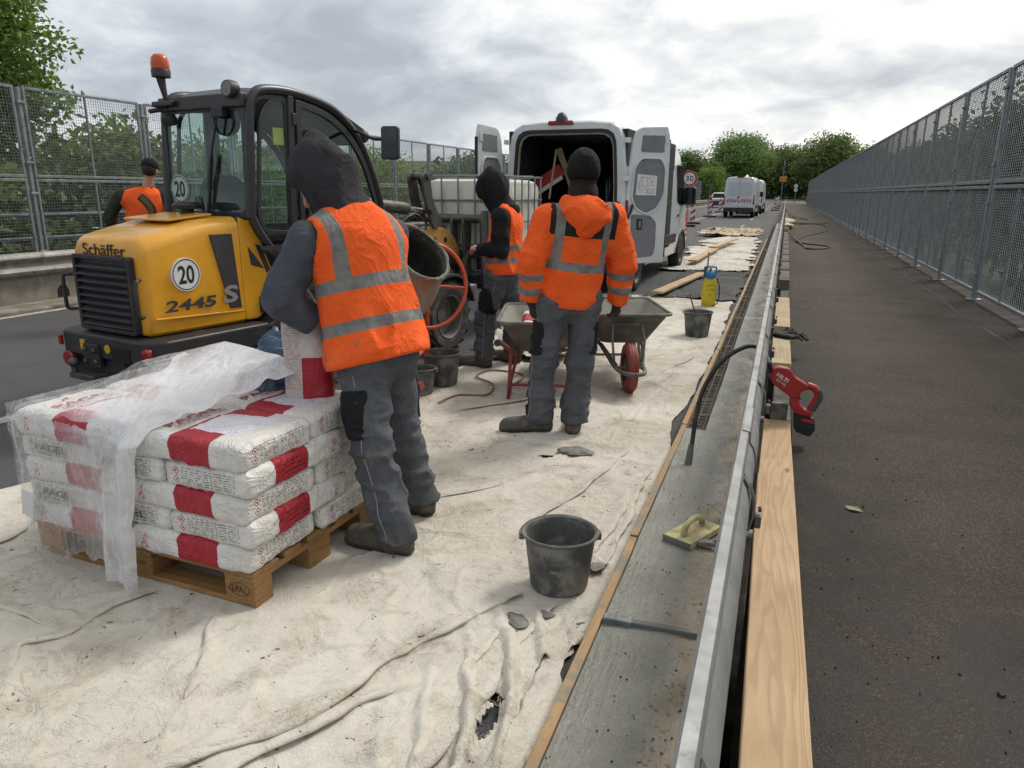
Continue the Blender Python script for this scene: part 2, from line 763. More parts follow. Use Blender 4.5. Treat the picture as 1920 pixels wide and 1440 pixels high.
# ================================================================== the setting
# ---- materials of the ground
def asphalt_mat(name, c1, c2, warm, wet=None):
    t = NT(name)
    big = t.noise(0.35, 5, 0.6, 0.6)
    mid = t.noise(2.3, 6, 0.65, 0.3)
    gr = t.noise(160, 2, 0.7)
    vo = t.voro(190, out='Color')
    c = t.mix(t.step(big, 0.35, 0.66), rgb(c1), rgb(c2))
    c = t.mix(t.math('MULTIPLY', t.step(mid, 0.5, 0.72), 0.45), c, rgb(warm))
    g = t.sep(vo)[0]
    c = t.mix(t.math('MULTIPLY', t.step(g, 0.76, 0.90), 0.55), c, (0.20, 0.17, 0.145, 1))
    c = t.mix(t.math('MULTIPLY', t.step(gr, 0.56, 0.36), 0.6), c, (0.010, 0.010, 0.011, 1))
    r = t.math('ADD', t.math('MULTIPLY', mid, 0.25), 0.68)
    if wet:
        xyz = t.sep(t.coord())
        wn_ = t.noise(1.1, 6, 0.6, 1.2)
        # spilled water: strongest next to the timber and at the near end
        d1 = t.step(t.math('ADD', xyz[0], t.math('MULTIPLY', wn_, 1.1)), 1.45, 0.75)
        d2 = t.step(t.math('ADD', xyz[1], t.math('MULTIPLY', wn_, 2.5)), 5.3, 3.5)
        near = t.step(xyz[1], 15.0, 4.0)
        w = t.math('MAXIMUM', t.math('MULTIPLY', d1, near), t.math('MULTIPLY', d2, 0.9))
        w = t.math('MULTIPLY', w, t.math('ADD', 0.45, t.math('MULTIPLY', t.step(t.noise(3.2, 6, 0.7, 1.0), 0.34, 0.56), 0.55)))
        c = t.mix(t.math('MULTIPLY', w, 0.78), c, (0.011, 0.0095, 0.0085, 1))
        pud = t.math('MULTIPLY', t.step(xyz[1], 2.9, 1.9), t.step(xyz[0], 1.3, 0.5))
        r = t.math('SUBTRACT', r, t.math('MULTIPLY', w, t.math('ADD', 0.16, t.math('MULTIPLY', pud, 0.28))), clamp=True)
        # darker strips across and along: old wear
        wv = t.noise(1.0, 3, 0.5, vec=t.coord('Object', scale=(0.25, 1.6, 1)))
        c = t.mix(t.math('MULTIPLY', t.step(wv, 0.55, 0.72), 0.35), c, (0.02, 0.02, 0.021, 1))
        edge = t.step(xyz[0], 1.85, 2.5)
        c = t.mix(t.math('MULTIPLY', t.math('MULTIPLY', edge, t.step(mid, 0.3, 0.6)), 0.7), c, (0.020, 0.019, 0.017, 1))
    h = t.math('ADD', t.math('MULTIPLY', gr, 0.6), t.math('MULTIPLY', g, 0.5))
    return t.fin(c, r, 0.0, t.bump(h, 1.0, 0.007), Specular_IOR_Level=0.2 if wet else 0.35)


M_ROAD = asphalt_mat('road_asphalt', '4a4a4c', '57575a', '504d4a')
M_FOOT = asphalt_mat('footway_asphalt', '42382f', '50443a', '352f2a', wet=True)
M_FOOT2 = asphalt_mat('far_footway_asphalt', '63605c', '55524f', '6d655d')
M_LINE = mat('road_paint', 'b9b6ab', '85827a', ns=14, rough=0.8, speck='55555a', sps=70, spamt=0.55, bump=0.2, bs=120)
M_CONC = mat('old_concrete', '8d877b', '6f695f', ns=3, rough=0.85, bump=0.5, bs=40, dirt='4c463e', damt=0.45, ds=2.2, speck='3c3833', sps=130, spamt=0.64)
M_GALV = mat('galvanised_steel', '8f908f', '7b7c7b', ns=9, rough=0.55, metal=0.3, bump=0.08, bs=140, dirt='5b5750', damt=0.3, ds=5, speck='3e3a36', sps=70, spamt=0.68)
M_FENCE = mat('fence_steel', '85898c', '707478', ns=5, rough=0.55, metal=0.45, dirt='4c4d4c', damt=0.25, ds=3)
M_WIRE = mat('fence_wire', '7c8083', '696d70', ns=4, rough=0.55, metal=0.25)


def road_z(y):
    return 0.0 if y < 95 else 0.00018 * (y - 95) ** 2


# ---- terrain
def build_terrain():
    xs = np.concatenate([np.linspace(-700, -120, 14), np.linspace(-100, 100, 51), np.linspace(120, 700, 14)])
    ys = np.concatenate([np.linspace(-300, -60, 9), np.linspace(-50, 330, 77), np.linspace(360, 1200, 16)])
    X, Y = np.meshgrid(xs, ys, indexing='ij')
    P = np.stack([X, Y, X * 0], -1)
    vall = -6.5 + 1.2 * fbm(P, 0.03, 3, 3)
    rise = np.clip((Y - 95) / 35, 0, 1)
    rise = rise * rise * (3 - 2 * rise)
    rz = np.where(Y > 95, 0.00018 * (np.clip(Y, 95, 300) - 95) ** 2, 0)
    side = np.clip((np.abs(X + 4) - 16) / 40, 0, 1)
    Z = vall * (1 - rise) + (rz - 0.12 - 0.0 * side + side * 1.5) * rise
    hill = np.clip((-X - 45) / 160, 0, 1) * 4 + np.clip((X - 50) / 200, 0, 1) * 3
    Z = Z + hill + np.clip((Y - 230) / 300, 0, 1) * 10
    nx, ny = X.shape
    v = np.stack([X, Y, Z], -1).reshape(-1, 3)
    f = [(i * ny + j, (i + 1) * ny + j, (i + 1) * ny + j + 1, i * ny + j + 1) for i in range(nx - 1) for j in range(ny - 1)]
    t = NT('meadow_ground')
    n1 = t.noise(0.12, 8, 0.7, 0.4)
    n2 = t.noise(2.5, 6, 0.75)
    c = t.mix(t.step(n1, 0.35, 0.65), rgb('3c4a22'), rgb('55612c'))
    c = t.mix(t.math('MULTIPLY', t.step(n2, 0.42, 0.62), 0.6), c, rgb('262e17'))
    m = t.fin(c, 0.9, 0, t.bump(n2, 0.8, 0.3))
    struct(mesh_obj('terrain', v, f, m, smooth=180))


build_terrain()


def strip_mesh(name, x0, x1, y0, y1, z, m, zf=None, ny=40, thick=0.0):
    ys = np.linspace(y0, y1, ny)
    v, f = [], []
    for y in ys:
        zz = z + (zf(y) if zf else 0)
        v += [(x0, y, zz), (x1, y, zz)]
    for i in range(ny - 1):
        f.append((2 * i, 2 * i + 1, 2 * i + 3, 2 * i + 2))
    if thick:
        n = len(v)
        v += [(a, b, c - thick) for a, b, c in v]
        for i in range(ny - 1):
            f.append((n + 2 * i, n + 2 * i + 2, n + 2 * i + 3, n + 2 * i + 1))
            f.append((2 * i, 2 * i + 2, n + 2 * i + 2, n + 2 * i))
            f.append((2 * i + 1, n + 2 * i + 1, n + 2 * i + 3, 2 * i + 3))
        f += [(0, n, n + 1, 1), (2 * ny - 2, 2 * ny - 1, n + 2 * ny - 1, n + 2 * ny - 2)]
    return struct(mesh_obj(name, v, f, m, fix=True))


strip_mesh('road', -9.0, -0.505, -6, 300, 0.0, M_ROAD, road_z, 80, 0.5)
strip_mesh('footway', 0.165, 2.95, -6, 118, 0.15, M_FOOT, thick=0.6, ny=30)
strip_mesh('footway_far_side', -12.3, -9.86, -6, 118, 0.15, M_FOOT2, thick=0.5, ny=20)
strip_mesh('road_verge', -0.5, 2.9, 118.05, 300, 0.02, M_FOOT2, road_z, 40)
# road markings
for nm, x0, x1, y0, y1 in (('edge_line', -8.98, -8.85, -6, 200), ('centre_line', -5.02, -4.88, -6, 150), ):
    strip_mesh(nm, x0, x1, y0, y1, 0.004, M_LINE, road_z, 60)
for k, y0 in enumerate((36.5, 47, 58, 69, 80, 92, 104)):
    strip_mesh('lane_dash', -1.95, -1.85, y0, y0 + 3.2, 0.004, M_LINE, road_z, 6)
# seam along the footway
sb = MB()
_pts = [(2.15 + 0.025 * math.sin(y * 1.7) + 0.01 * math.sin(y * 7.1), y) for y in np.linspace(3, 60, 160)]
for (a, b), (c, d) in zip(_pts, _pts[1:]):
    w = 0.006 + 0.004 * math.sin(b * 3.1)
    sb.add([(a - w, b, 0.1535), (a + w, b, 0.1535), (c + w, d, 0.1535), (c - w, d, 0.1535)], [(0, 1, 2, 3)])
struct(sb.build('footway_seam', mat('tar_seam', '1b1a19', '26241f', rough=0.5)))

# ---- far-side kerb, wall and guard rail
lw = MB()
lw.bb(-9.55, -9.003, -6, 118, -0.3, 0.05)
struct(lw.build('kerb_far_side', M_CONC, bevel=0.015))
wall = thing('concrete_parapet', 'low weathered concrete wall with drain holes on the far left road edge', 'wall', (-9.7, 10, 0))
w = MB()
w.bb(-0.15, 0.148, -16, 108, -0.2, 0.52)
w.build('wall_body', M_CONC, wall, bevel=0.02)
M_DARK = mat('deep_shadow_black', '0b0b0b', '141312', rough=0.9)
for k in range(5):
    y = -2.5 + k * 6
    a = MB()
    pr = [(0.07 * math.cos(t), 0.13 * math.sin(t)) for t in np.linspace(0, PI, 9)] + [(-0.07, -0.06), (0.07, -0.06)]
    a.prism([(-p[0] * 1.3, p[1] * 0.9) for p in pr], (0.1485, y, 0.12), (0, 1, 0), (0, 0, 1), (0.004, 0, 0))
    a.build('drain_hole', M_DARK, wall)


def wbeam(prof, y0, y1, th=0.004):
    """steel profile (x, z) extruded along y with thickness"""
    P = [Vector((a, b)) for a, b in prof]
    N = []
    for i in range(len(P)):
        d = P[min(i + 1, len(P) - 1)] - P[max(i - 1, 0)]
        d.normalize()
        N.append(Vector((-d.y, d.x)))
    loop = [tuple(p) for p in P] + [tuple(p + n * th) for p, n in zip(P[::-1], N[::-1])]
    m = MB()
    n = len(loop)
    ys = (y0, y1)
    m.add([(a, y, b) for y in ys for a, b in loop], [(i, (i + 1) % n, n + (i + 1) % n, n + i) for i in range(n)] +
          [(i, i + 1, n - 2 - i, n - 1 - i) for i in range(n // 2 - 1)] + [(n + i + 1, n + i, 2 * n - 1 - i, 2 * n - 2 - i) for i in range(n // 2 - 1)])
    return m


WPROF = [(0.0, -0.155), (0.03, -0.15), (0.075, -0.115), (0.08, -0.085), (0.04, -0.045), (0.005, -0.02), (0.0, 0.0), (0.005, 0.02), (0.04, 0.045), (0.08, 0.085), (0.075, 0.115), (0.03, 0.15), (0.0, 0.155)]
M_OLDG = mat('weathered_rail_steel', '93908a', '7c7872', ns=5, rough=0.6, metal=0.3, dirt='5d5850', damt=0.4, ds=3, speck='4a443d', sps=60, spamt=0.68)
lr = thing('guard_rail', 'weathered steel crash barrier beam mounted in front of the far concrete wall', 'guard rail', (-9.52, 0, 0))
for k in range(-2, 28):
    wbeam([(a, b + 0.56) for a, b in WPROF], k * 4.0 + 1.9, k * 4.0 + 5.9).build('beam', M_OLDG, lr, smooth=50)
    b = MB()
    wbeam([(a + 0.006, b_ + 0.56) for a, b_ in WPROF], k * 4.0 + 1.75, k * 4.0 + 2.05)
    for yy in (1.8, 2.0):
        for zz in (0.66, 0.49, 0.56):
            b.lathe([(0.022, 0.0), (0.022, 0.008), (0.012, 0.016), (0, 0.017)], 8, (0.078 if zz != 0.56 else 0.004, k * 4.0 + yy, zz), (1, 0, 0.0))
    b.build('bolts', M_OLDG, lr, smooth=40)
    c = MB()
    c.bb(-0.03, 0.0, k * 4.0 + 2.3, k * 4.0 + 2.45, 0.26, 0.46)
    c.build('bracket', M_OLDG, lr, bevel=0.004)

# ---- kerb strip under repair (near side)
def strip_mat():
    t = NT('fresh_concrete')
    xyz = t.sep(t.coord())
    n1 = t.noise(2.2, 6, 0.6, 0.6)
    n2 = t.noise(14, 6, 0.7, 0.3)
    n3 = t.noise(55, 4, 0.7)
    # fresh grey mortar along the board, old brown concrete towards the rail
    e = t.math('ADD', t.math('MULTIPLY', n1, 0.34), t.math('MULTIPLY', n2, 0.16))
    old = t.step(t.math('ADD', xyz[0], e), 0.0, 0.09)
    fresh = t.mix(t.step(n1, 0.38, 0.62), rgb('72726a'), rgb('828279'))
    oldc = t.mix(t.step(n1, 0.35, 0.65), rgb('6d6252'), rgb('837a6a'))
    c = t.mix(old, fresh, oldc)
    crumb = t.math('MULTIPLY', t.step(n3, 0.57, 0.66), t.math('MULTIPLY', t.step(n2, 0.44, 0.6), t.step(old, 0.02, 0.4)))
    c = t.mix(t.math('MULTIPLY', crumb, 0.75), c, rgb('2e2b26'))
    wash = t.math('MULTIPLY', t.step(t.noise(1.7, 5, 0.6, 1.8, vec=t.coord('Object', scale=(1.5, 2.0, 1))), 0.52, 0.68), t.step(xyz[1], 3.6, 6.5))
    c = t.mix(t.math('MULTIPLY', wash, 0.55), c, rgb('b4b4b0'))
    fs = t.noise(75, 4, 0.75)
    c = t.mix(t.math('MULTIPLY', t.step(fs, 0.56, 0.68), 0.45), c, rgb('4b493f'))
    c = t.mix(t.math('MULTIPLY', t.step(fs, 0.42, 0.32), 0.3), c, rgb('a3a297'))
    r = t.math('SUBTRACT', 0.72, t.math('MULTIPLY', t.math('SUBTRACT', 1.0, old), 0.34))
    strk = t.noise(30, 4, 0.6, 0.4, vec=t.coord('Object', scale=(1.0, 0.08, 1)))
    h = t.math('ADD', t.math('ADD', t.math('MULTIPLY', n2, 0.8), t.math('MULTIPLY', n3, 0.5)), t.math('ADD', t.math('MULTIPLY', crumb, 1.2), t.math('MULTIPLY', strk, 0.7)))
    return t.fin(c, r, 0, t.bump(h, 0.55, 0.02))


M_STRIP = strip_mat()


def strip_surface(name, x0, x1, y0, y1, z, nx, ny, m, amp):
    xs, ys = np.linspace(x0, x1, nx), np.linspace(y0, y1, ny)
    X, Y = np.meshgrid(xs, ys, indexing='ij')
    P = np.stack([X, Y, X * 0], -1)
    Z = z + amp * fbm(P, 3.0, 4, 21) + amp * 0.6 * np.clip(fbm(P, 22, 3, 5) - 0.25, 0, 1) * np.clip((X + 0.36) * 8, 0, 1)
    v = np.stack([X, Y, Z], -1).reshape(-1, 3)
    f = [(i * ny + j, (i + 1) * ny + j, (i + 1) * ny + j + 1, i * ny + j + 1) for i in range(nx - 1) for j in range(ny - 1)]
    # skirts
    n = len(v)
    v = np.concatenate([v, v * [1, 1, 0] + [0, 0, -0.35]])
    for j in range(ny - 1):
        f += [(j, j + 1, n + j + 1, n + j), ((nx - 1) * ny + j + 1, (nx - 1) * ny + j, n + (nx - 1) * ny + j, n + (nx - 1) * ny + j + 1)]
    for i in range(nx - 1):
        f += [((i + 1) * ny, i * ny, n + i * ny, n + (i + 1) * ny), (i * ny + ny - 1, (i + 1) * ny + ny - 1, n + (i + 1) * ny + ny - 1, n + i * ny + ny - 1)]
    return struct(mesh_obj(name, v, f, m, smooth=60))


strip_surface('kerb_fresh_concrete', -0.466, -0.075, 0.4, 4.55, 0.098, 46, 330, M_STRIP, 0.006)
strip_surface('kerb_old_concrete', -0.345, -0.075, 4.552, 40, 0.098, 22, 700, M_STRIP, 0.005)
b = MB()
b.bb(-0.345, -0.075, 40.01, 118, -0.3, 0.098)
b.bb(-0.503, -0.346, 4.56, 118, -0.35, 0.015)
b.bb(-0.075, 0.164, -6, 118, -0.55, -0.30)
b.bb(0.045, 0.163, -6, 118, -0.295, 0.148)
struct(b.build('kerb_ledge', mat('dirty_concrete', '5f5a52', '484540', ns=4, rough=0.85, bump=0.5, bs=40, dirt='2a2825', damt=0.5), bevel=0.008))
# rebar in the open trench
tr = thing('reinforcement_mesh', 'dark steel reinforcement bars lying in the open trench of the kerb', 'rebar', (-0.425, 4.6, 0))
M_REBAR = mat('rebar_steel', '4a4641', '5f574d', ns=20, rough=0.7, metal=0.4, dirt='77736b', damt=0.3, ds=9)
for dx in (-0.05, 0.0, 0.05):
    a = MB()
    a.tube([(dx, 0, 0.06), (dx, 60, 0.06)], 0.006, 6)
    a.build('longitudinal_bar', M_REBAR, tr, smooth=60)
a = MB()
for k in range(520):
    y = 0.05 + k * 0.065 + random.uniform(-0.03, 0.03)
    if random.random() < 0.3:
        continue
    a.bar((-0.066 + random.uniform(0, 0.03), y, 0.05), (0.066 - random.uniform(0, 0.03), y + random.uniform(-0.03, 0.03), 0.052 + random.uniform(0, 0.012)), 0.007, 0.007)
o = a.build('cross_ties', M_REBAR, tr)
o['kind'] = 'stuff'

# ---- guard rail beside the footway
rl = thing('guard_rail', 'galvanised crash barrier rail running beside the footway with clamp straps', 'guard rail', (0, 0, 0))
RP = [(-0.10, 0.40), (-0.088, 0.43), (-0.05, 0.455), (-0.018, 0.485), (-0.022, 0.515), (-0.042, 0.545), (-0.06, 0.56), (-0.046, 0.572), (-0.026, 0.595), (-0.016, 0.63), (-0.019, 0.665), (-0.029, 0.695), (-0.042, 0.712), (-0.043, 0.742), (-0.048, 0.752), (-0.072, 0.757), (-0.080, 0.748), (-0.083, 0.72)]
for k in range(28):
    y0 = -1.3 + k * 4.0
    wbeam(RP, y0, y0 + 3.998, 0.0035).build('beam', M_GALV, rl, smooth=35)
    q = [(a + 0.0045, b_ + 0.003) for a, b_ in RP[7:16]]
    wbeam(q, y0 + 3.85, y0 + 4.15, 0.003).build('splice_plate', M_GALV, rl, smooth=35)
M_STRAP = mat('strap_steel', '74726d', '55534f', ns=20, rough=0.5, metal=0.6, dirt='3f3b36', damt=0.4, ds=9)
for k in range(64):
    y = 0.9 + 1.25 * k
    s = MB()
    arc = [(-0.045, 0.716), (-0.024, 0.70), (-0.009, 0.667), (-0.006, 0.628), (-0.016, 0.592), (-0.03, 0.575)]
    pts = [(a, y + 0.055 - 0.11 * i / 5, b_) for i, (a, b_) in enumerate(arc)]
    for i in range(5):
        p, q = pts[i], pts[i + 1]
        s.add([(p[0], p[1] - 0.022, p[2]), (p[0], p[1] + 0.022, p[2]), (q[0], q[1] + 0.022, q[2]), (q[0], q[1] - 0.022, q[2]),
               (p[0] + .005, p[1] - 0.022, p[2] + .004), (p[0] + .005, p[1] + 0.022, p[2] + .004), (q[0] + .006, q[1] + 0.022, q[2]), (q[0] + .006, q[1] - 0.022, q[2])],
              [(0, 1, 2, 3), (7, 6, 5, 4), (0, 4, 5, 1), (2, 6, 7, 3), (0, 3, 7, 4), (1, 5, 6, 2)])
    s.lathe([(0.009, 0), (0.009, 0.01), (0, 0.011)], 6, (0.008, y, 0.64), (1, 0, 0.2))
    s.build('strap', M_STRAP, rl, smooth=40)
    p = MB()
    p.bb(-0.055, 0.0, y - 0.03, y + 0.03, -0.3, 0.56)
    p.bb(0.0, 0.02, y - 0.02, y + 0.02, 0.585, 0.625)
    p.build('post', M_STRAP, rl, bevel=0.004)

# ---- safety fences
def wire_square(wd, ht, step, r, over=0.0):
    m = MB()
    n = int(round(wd / step))
    for i in range(n + 1):
        x = -wd / 2 + wd * i / n
        m.bar((0.0, x, -ht / 2), (0.0, x, ht / 2 + over), r, r, up=(1, 0, 0))
    n = int(round(ht / step))
    for i in range(n + 1):
        z = -ht / 2 + ht * i / n
        m.bar((r, -wd / 2, z), (r, wd / 2, z), r, r)
    return m


def wire_expanded(wd, ht, px, pz, t, d):
    """expanded metal: zigzag strands with depth"""
    m = MB()
    rows = int(round(ht / pz))
    cols = int(round(wd / (px / 2)))
    for i in range(rows):
        z = -ht / 2 + (i + 0.5) * pz
        vs = []
        for j in range(cols + 1):
            y = -wd / 2 + j * wd / cols
            zz = z + (pz / 2 - t / 2) * (1 if (i + j) % 2 else -1)
            vs += [(-d / 2, y, zz - t / 2), (d / 2, y, zz - t / 2 + t), (d / 2, y, zz + t / 2 + t), (-d / 2, y, zz + t / 2)]
        fs = []
        for j in range(cols):
            a, b_ = 4 * j, 4 * j + 4
            for q in range(4):
                fs.append((a + q, a + (q + 1) % 4, b_ + (q + 1) % 4, b_ + q))
        m.add(vs, fs)
    return m


def fence(label, x, ys, z0, zmid, ztop, side, wire_low, wire_up, sp, lean=0.0, rail=None):
    root = thing('safety_fence', label, 'fence', (x, 0, z0))
    proto = {}

    def part(key, name, builder, y, z, parent=root):
        if key not in proto:
            o = builder().build(name, M_WIRE if 'mesh' in name else M_FENCE, parent, fix='mesh' not in name)
            if 'mesh' in name:
                o['kind'] = 'stuff'
            else:
                bv = o.modifiers.new('bevel', 'BEVEL')
                bv.width = 0.004
                bv.segments = 1
            proto[key] = o
        else:
            o = proto[key].copy()
            COL.objects.link(o)
            o.parent = parent
        o.location = (0, y, z)
        return o
    H0, H1 = zmid - z0, ztop - z0
    fw = 0.045
    wd = sp - 0.15

    def post():
        m = MB()
        m.bb(-0.03, 0.03, -0.03, 0.03, 0.0, H1 - 0.02)
        m.bb(-0.09, 0.09, -0.09, 0.09, 0.0, 0.015)
        for zz in (0.35, H0 - 0.25, H0 + 0.25, H1 - 0.25):
            m.bb(-0.02 * 1 + side * 0.03, 0.02 + side * 0.03, -0.065, 0.065, zz - 0.02, zz + 0.02)
        return m

    def frame(za, zb):
        def f():
            m = MB()
            h = zb - za
            m.bb(-0.02, 0.02, -wd / 2, -wd / 2 + fw, 0, h)
            m.bb(-0.02, 0.02, wd / 2 - fw, wd / 2, 0, h)
            m.bb(-0.02, 0.02, -wd / 2 + fw, wd / 2 - fw, 0, fw)
            m.bb(-0.02, 0.02, -wd / 2 + fw, wd / 2 - fw, h - fw, h)
            m.bb(-0.016, 0.016, -0.018, 0.018, fw, h - fw)
            return m
        return f
    for k, y in enumerate(ys):
        part('post', 'post', post, y, 0)
        yc = y + sp / 2
        for key, za, zb, wf in (('low', 0.10, H0 - 0.012, wire_low), ('up', H0 + 0.012, H1, wire_up)):
            fo = part(key + 'f', 'panel_frame', frame(za, zb), yc, za)
            part(key + 'm', 'wire_mesh', lambda: wf(wd - 2 * fw + 0.01, zb - za - 2 * fw + 0.01), 0, (zb - za) / 2, fo)
    if rail is not None:
        m = MB()
        for zz in rail:
            m.tube([(side * -0.35, ys[0], zz), (side * -0.35, ys[-1], zz)], 0.03, 8)
        m.build('handrail', M_FENCE, root, smooth=50)
    return root


fence('tall grey expanded metal safety fence along the right edge of the footway', 2.58, [11.675 + 2.545 * k for k in range(-4, 38)], 0.15, 1.70, 3.17, -1,
      lambda a, b: wire_expanded(a, b, 0.085, 0.034, 0.0026, 0.007), lambda a, b: wire_expanded(a, b, 0.085, 0.034, 0.0026, 0.007), 2.545)
fence('tall grey square wire mesh safety fence behind the loader on the left', -12.0, [9.14 + 2.5 * k for k in range(-3, 42)], 0.15, 1.715, 3.17, 1,
      lambda a, b: wire_square(a, b, 0.05, 0.005), lambda a, b: wire_square(a, b, 0.05, 0.005, 0.07), 2.5, rail=(0.95, 0.55))

# ================================================================== trees
def leaf_mat(name, c1, c2, c3):
    t = NT(name)
    g = t.n('ShaderNodeNewGeometry')
    ri = g.outputs['Random Per Island']
    oi = t.n('ShaderNodeObjectInfo')
    c = t.mix(ri, rgb(c1), rgb(c2))
    c = t.mix(t.math('MULTIPLY', t.step(t.noise(0.7, 4, 0.6), 0.42, 0.62), 0.7), c, rgb(c3))
    hs = t.n('ShaderNodeHueSaturation')
    t.set(hs.inputs['Color'], c)
    t.set(hs.inputs['Value'], t.math('ADD', t.math('MULTIPLY', oi.outputs['Random'], 0.45), 0.75))
    t.set(hs.inputs['Hue'], t.math('ADD', t.math('MULTIPLY', oi.outputs['Random'], 0.03), 0.485))
    m = t.fin(hs.outputs[0], 0.6)
    tr = t.n('ShaderNodeBsdfTranslucent')
    t.set(tr.inputs[0], hs.outputs[0])
    ms = t.n('ShaderNodeMixShader')
    ms.inputs[0].default_value = 0.4
    t.t.links.new(t.b.outputs[0], ms.inputs[1])
    t.t.links.new(tr.outputs[0], ms.inputs[2])
    t.t.links.new(ms.outputs[0], t.out.inputs[0])
    return m


M_LEAF = leaf_mat('broad_leaves', '5a7038', '7d9250', '43562d')
M_LEAF2 = leaf_mat('bright_leaves', '6b813a', '8ea255', '4c6030')
M_NEEDLE = leaf_mat('dark_leaves', '475c35', '617645', '364828')
M_FAR = leaf_mat('far_leaves', '6a8246', '8ca15f', '50673a')
M_BARK = mat('bark', '4a4034', '332c24', ns=9, rough=0.9, bump=0.6, bs=30, stretch=(1, 1, 0.25))


def crown_data(rng, blobs, n, size, droop=0.0):
    """leaf quads spread through clumps; blobs = list of (centre, radii)"""
    vol = np.array([r[0] * r[1] * r[2] for c, r in blobs])
    pick = rng.choice(len(blobs), size=n // 26, p=vol / vol.sum())
    cl = []
    for b in pick:
        c, r = blobs[b]
        d = rng.normal(size=3)
        d /= np.linalg.norm(d)
        rad = rng.uniform(0.45, 1.0) ** 0.5
        cl.append(np.array(c) + d * np.array(r) * rad)
    cl = np.array(cl)
    k = len(cl)
    per = 26
    spread = size * 3.3
    pos = np.repeat(cl, per, 0) + np.clip(rng.normal(size=(k * per, 3)), -1.5, 1.5) * spread * np.array([1, 1, 0.75])
    N = len(pos)
    nrm = rng.normal(size=(N, 3)) * 0.75 + np.array([0, 0, 0.8])
    nrm /= np.linalg.norm(nrm, axis=1)[:, None]
    a = rng.normal(size=(N, 3))
    u = np.cross(nrm, a)
    u /= np.linalg.norm(u, axis=1)[:, None]
    w = np.cross(nrm, u)
    s = size * rng.uniform(0.6, 1.35, N)[:, None]
    L = u * s
    Wd = w * s * 0.55
    bend = nrm * s * -0.25
    v = np.stack([pos - L + bend, pos + Wd, pos + L + bend, pos - Wd], 1).reshape(-1, 3)
    f = np.arange(N * 4).reshape(-1, 4)
    return v, f


def make_tree(name, label, cat, seed, H, blobs, n, size, m, trunk_r=0.18, limbs=7, loc=(0, 0, 0), group=None, rz=0):
    rng = np.random.default_rng(seed)
    root = thing(name, label, cat, loc, rz, group)
    v, f = crown_data(rng, blobs, n, size)
    mesh_obj('crown', v, f, m, root)
    t = MB()
    top = max(c[2] for c, r in blobs)
    pts = [(0.15 * math.sin(i * 1.3 + seed), 0.15 * math.cos(i * 1.7 + seed), -0.4 + (top + 0.4) * i / 6) for i in range(7)]
    pts[0] = (0, 0, -0.4)
    t.tube(pts, [trunk_r * (1.25 - i / 6) for i in range(7)], 8)
    for k in range(limbs):
        c, r = blobs[k % len(blobs)]
        i = 2 + k % 4
        s_ = Vector(pts[i])
        e = Vector(c) + Vector(rng.normal(size=3)) * 0.45 * r[0]
        mid = (s_ + e) / 2 + Vector((0, 0, 0.12 * H * 0.3))
        t.tube(spline([s_, mid, e], 4), [trunk_r * 0.42 * (1 - 0.09 * j) for j in range(9)], 6)
    t.build('trunk', M_BARK, root, smooth=60, fix=False)
    return root


def blobs_round(rng, H, R, base=0.3, k=7):
    out = []
    zc = H * (0.5 + base / 2)
    for i in range(k):
        a = rng.uniform(0, 2 * PI)
        rr = R * rng.uniform(0.2, 0.62)
        z = zc + rng.uniform(-0.26, 0.24) * H * (1 - base)
        q = R * rng.uniform(0.42, 0.62)
        out.append(((rr * math.cos(a), rr * math.sin(a), z), (q, q, q * 0.85)))
    out.append(((0, 0, H - R * 0.55), (R * 0.6, R * 0.6, R * 0.55)))
    return out


_TREES = {}


def tree_kind(key, seed, H, R, n, size, m, name, cat='tree', base=0.25, k=8):
    rng = np.random.default_rng(seed)
    _TREES[key] = dict(seed=seed, H=H, blobs=blobs_round(rng, H, R, base, k), n=n, size=size, m=m, name=name, cat=cat, proto=None)


tree_kind('bushA', 3, 10.4, 3.5, 14000, 0.15, M_LEAF, 'broadleaf_tree')
tree_kind('bushB', 8, 10.3, 3.4, 14000, 0.14, M_LEAF2, 'broadleaf_tree')
tree_kind('bushC', 14, 10.2, 3.6, 14000, 0.15, M_NEEDLE, 'broadleaf_tree')
tree_kind('farA', 21, 13, 7.0, 15000, 0.27, M_FAR, 'broadleaf_tree', base=-0.05, k=16)
tree_kind('farB', 25, 12, 6.2, 13000, 0.27, M_LEAF, 'broadleaf_tree', base=-0.05, k=15)
tree_kind('farC', 29, 12, 6.2, 13000, 0.30, M_LEAF2, 'broadleaf_tree', base=-0.05, k=15)


def plant(key, label, loc, s=1.0, group=None, sz=None):
    k = _TREES[key]
    if k['proto'] is None:
        o = make_tree(k['name'], label, k['cat'], k['seed'], k['H'], k['blobs'], k['n'], k['size'], k['m'], 0.02 * k['H'])
        k['proto'] = o
    else:
        o = copy_tree(k['proto'])
    o.location = loc
    o.rotation_euler = (0, 0, random.uniform(0, 6.28))
    o.scale = (s, s, s * (sz or 1))
    tag(o, label, 'tree', group)
    return o


# the overhanging tree at the upper left
make_tree('overhanging_tree', 'leafy tree reaching over the left fence at the top left corner', 'tree', 5, 12,
          [((0, 0, 9.5), (1.6, 1.6, 1.3)), ((1.4, -0.3, 10.6), (1.3, 1.2, 0.9)), ((1.2, 0.4, 8.7), (1.1, 1.1, 0.7)), ((0.2, 0.3, 11.6), (1.5, 1.5, 1.0)), ((2.2, 0.2, 9.7), (0.7, 0.7, 0.5)), ((0.6, 0, 8.0), (1.3, 1.3, 0.8)), ((1.7, 0, 11.7), (0.9, 0.9, 0.6))],
          17000, 0.085, M_LEAF2, 0.17, 12, (-19.5, 13.4, -4.9))

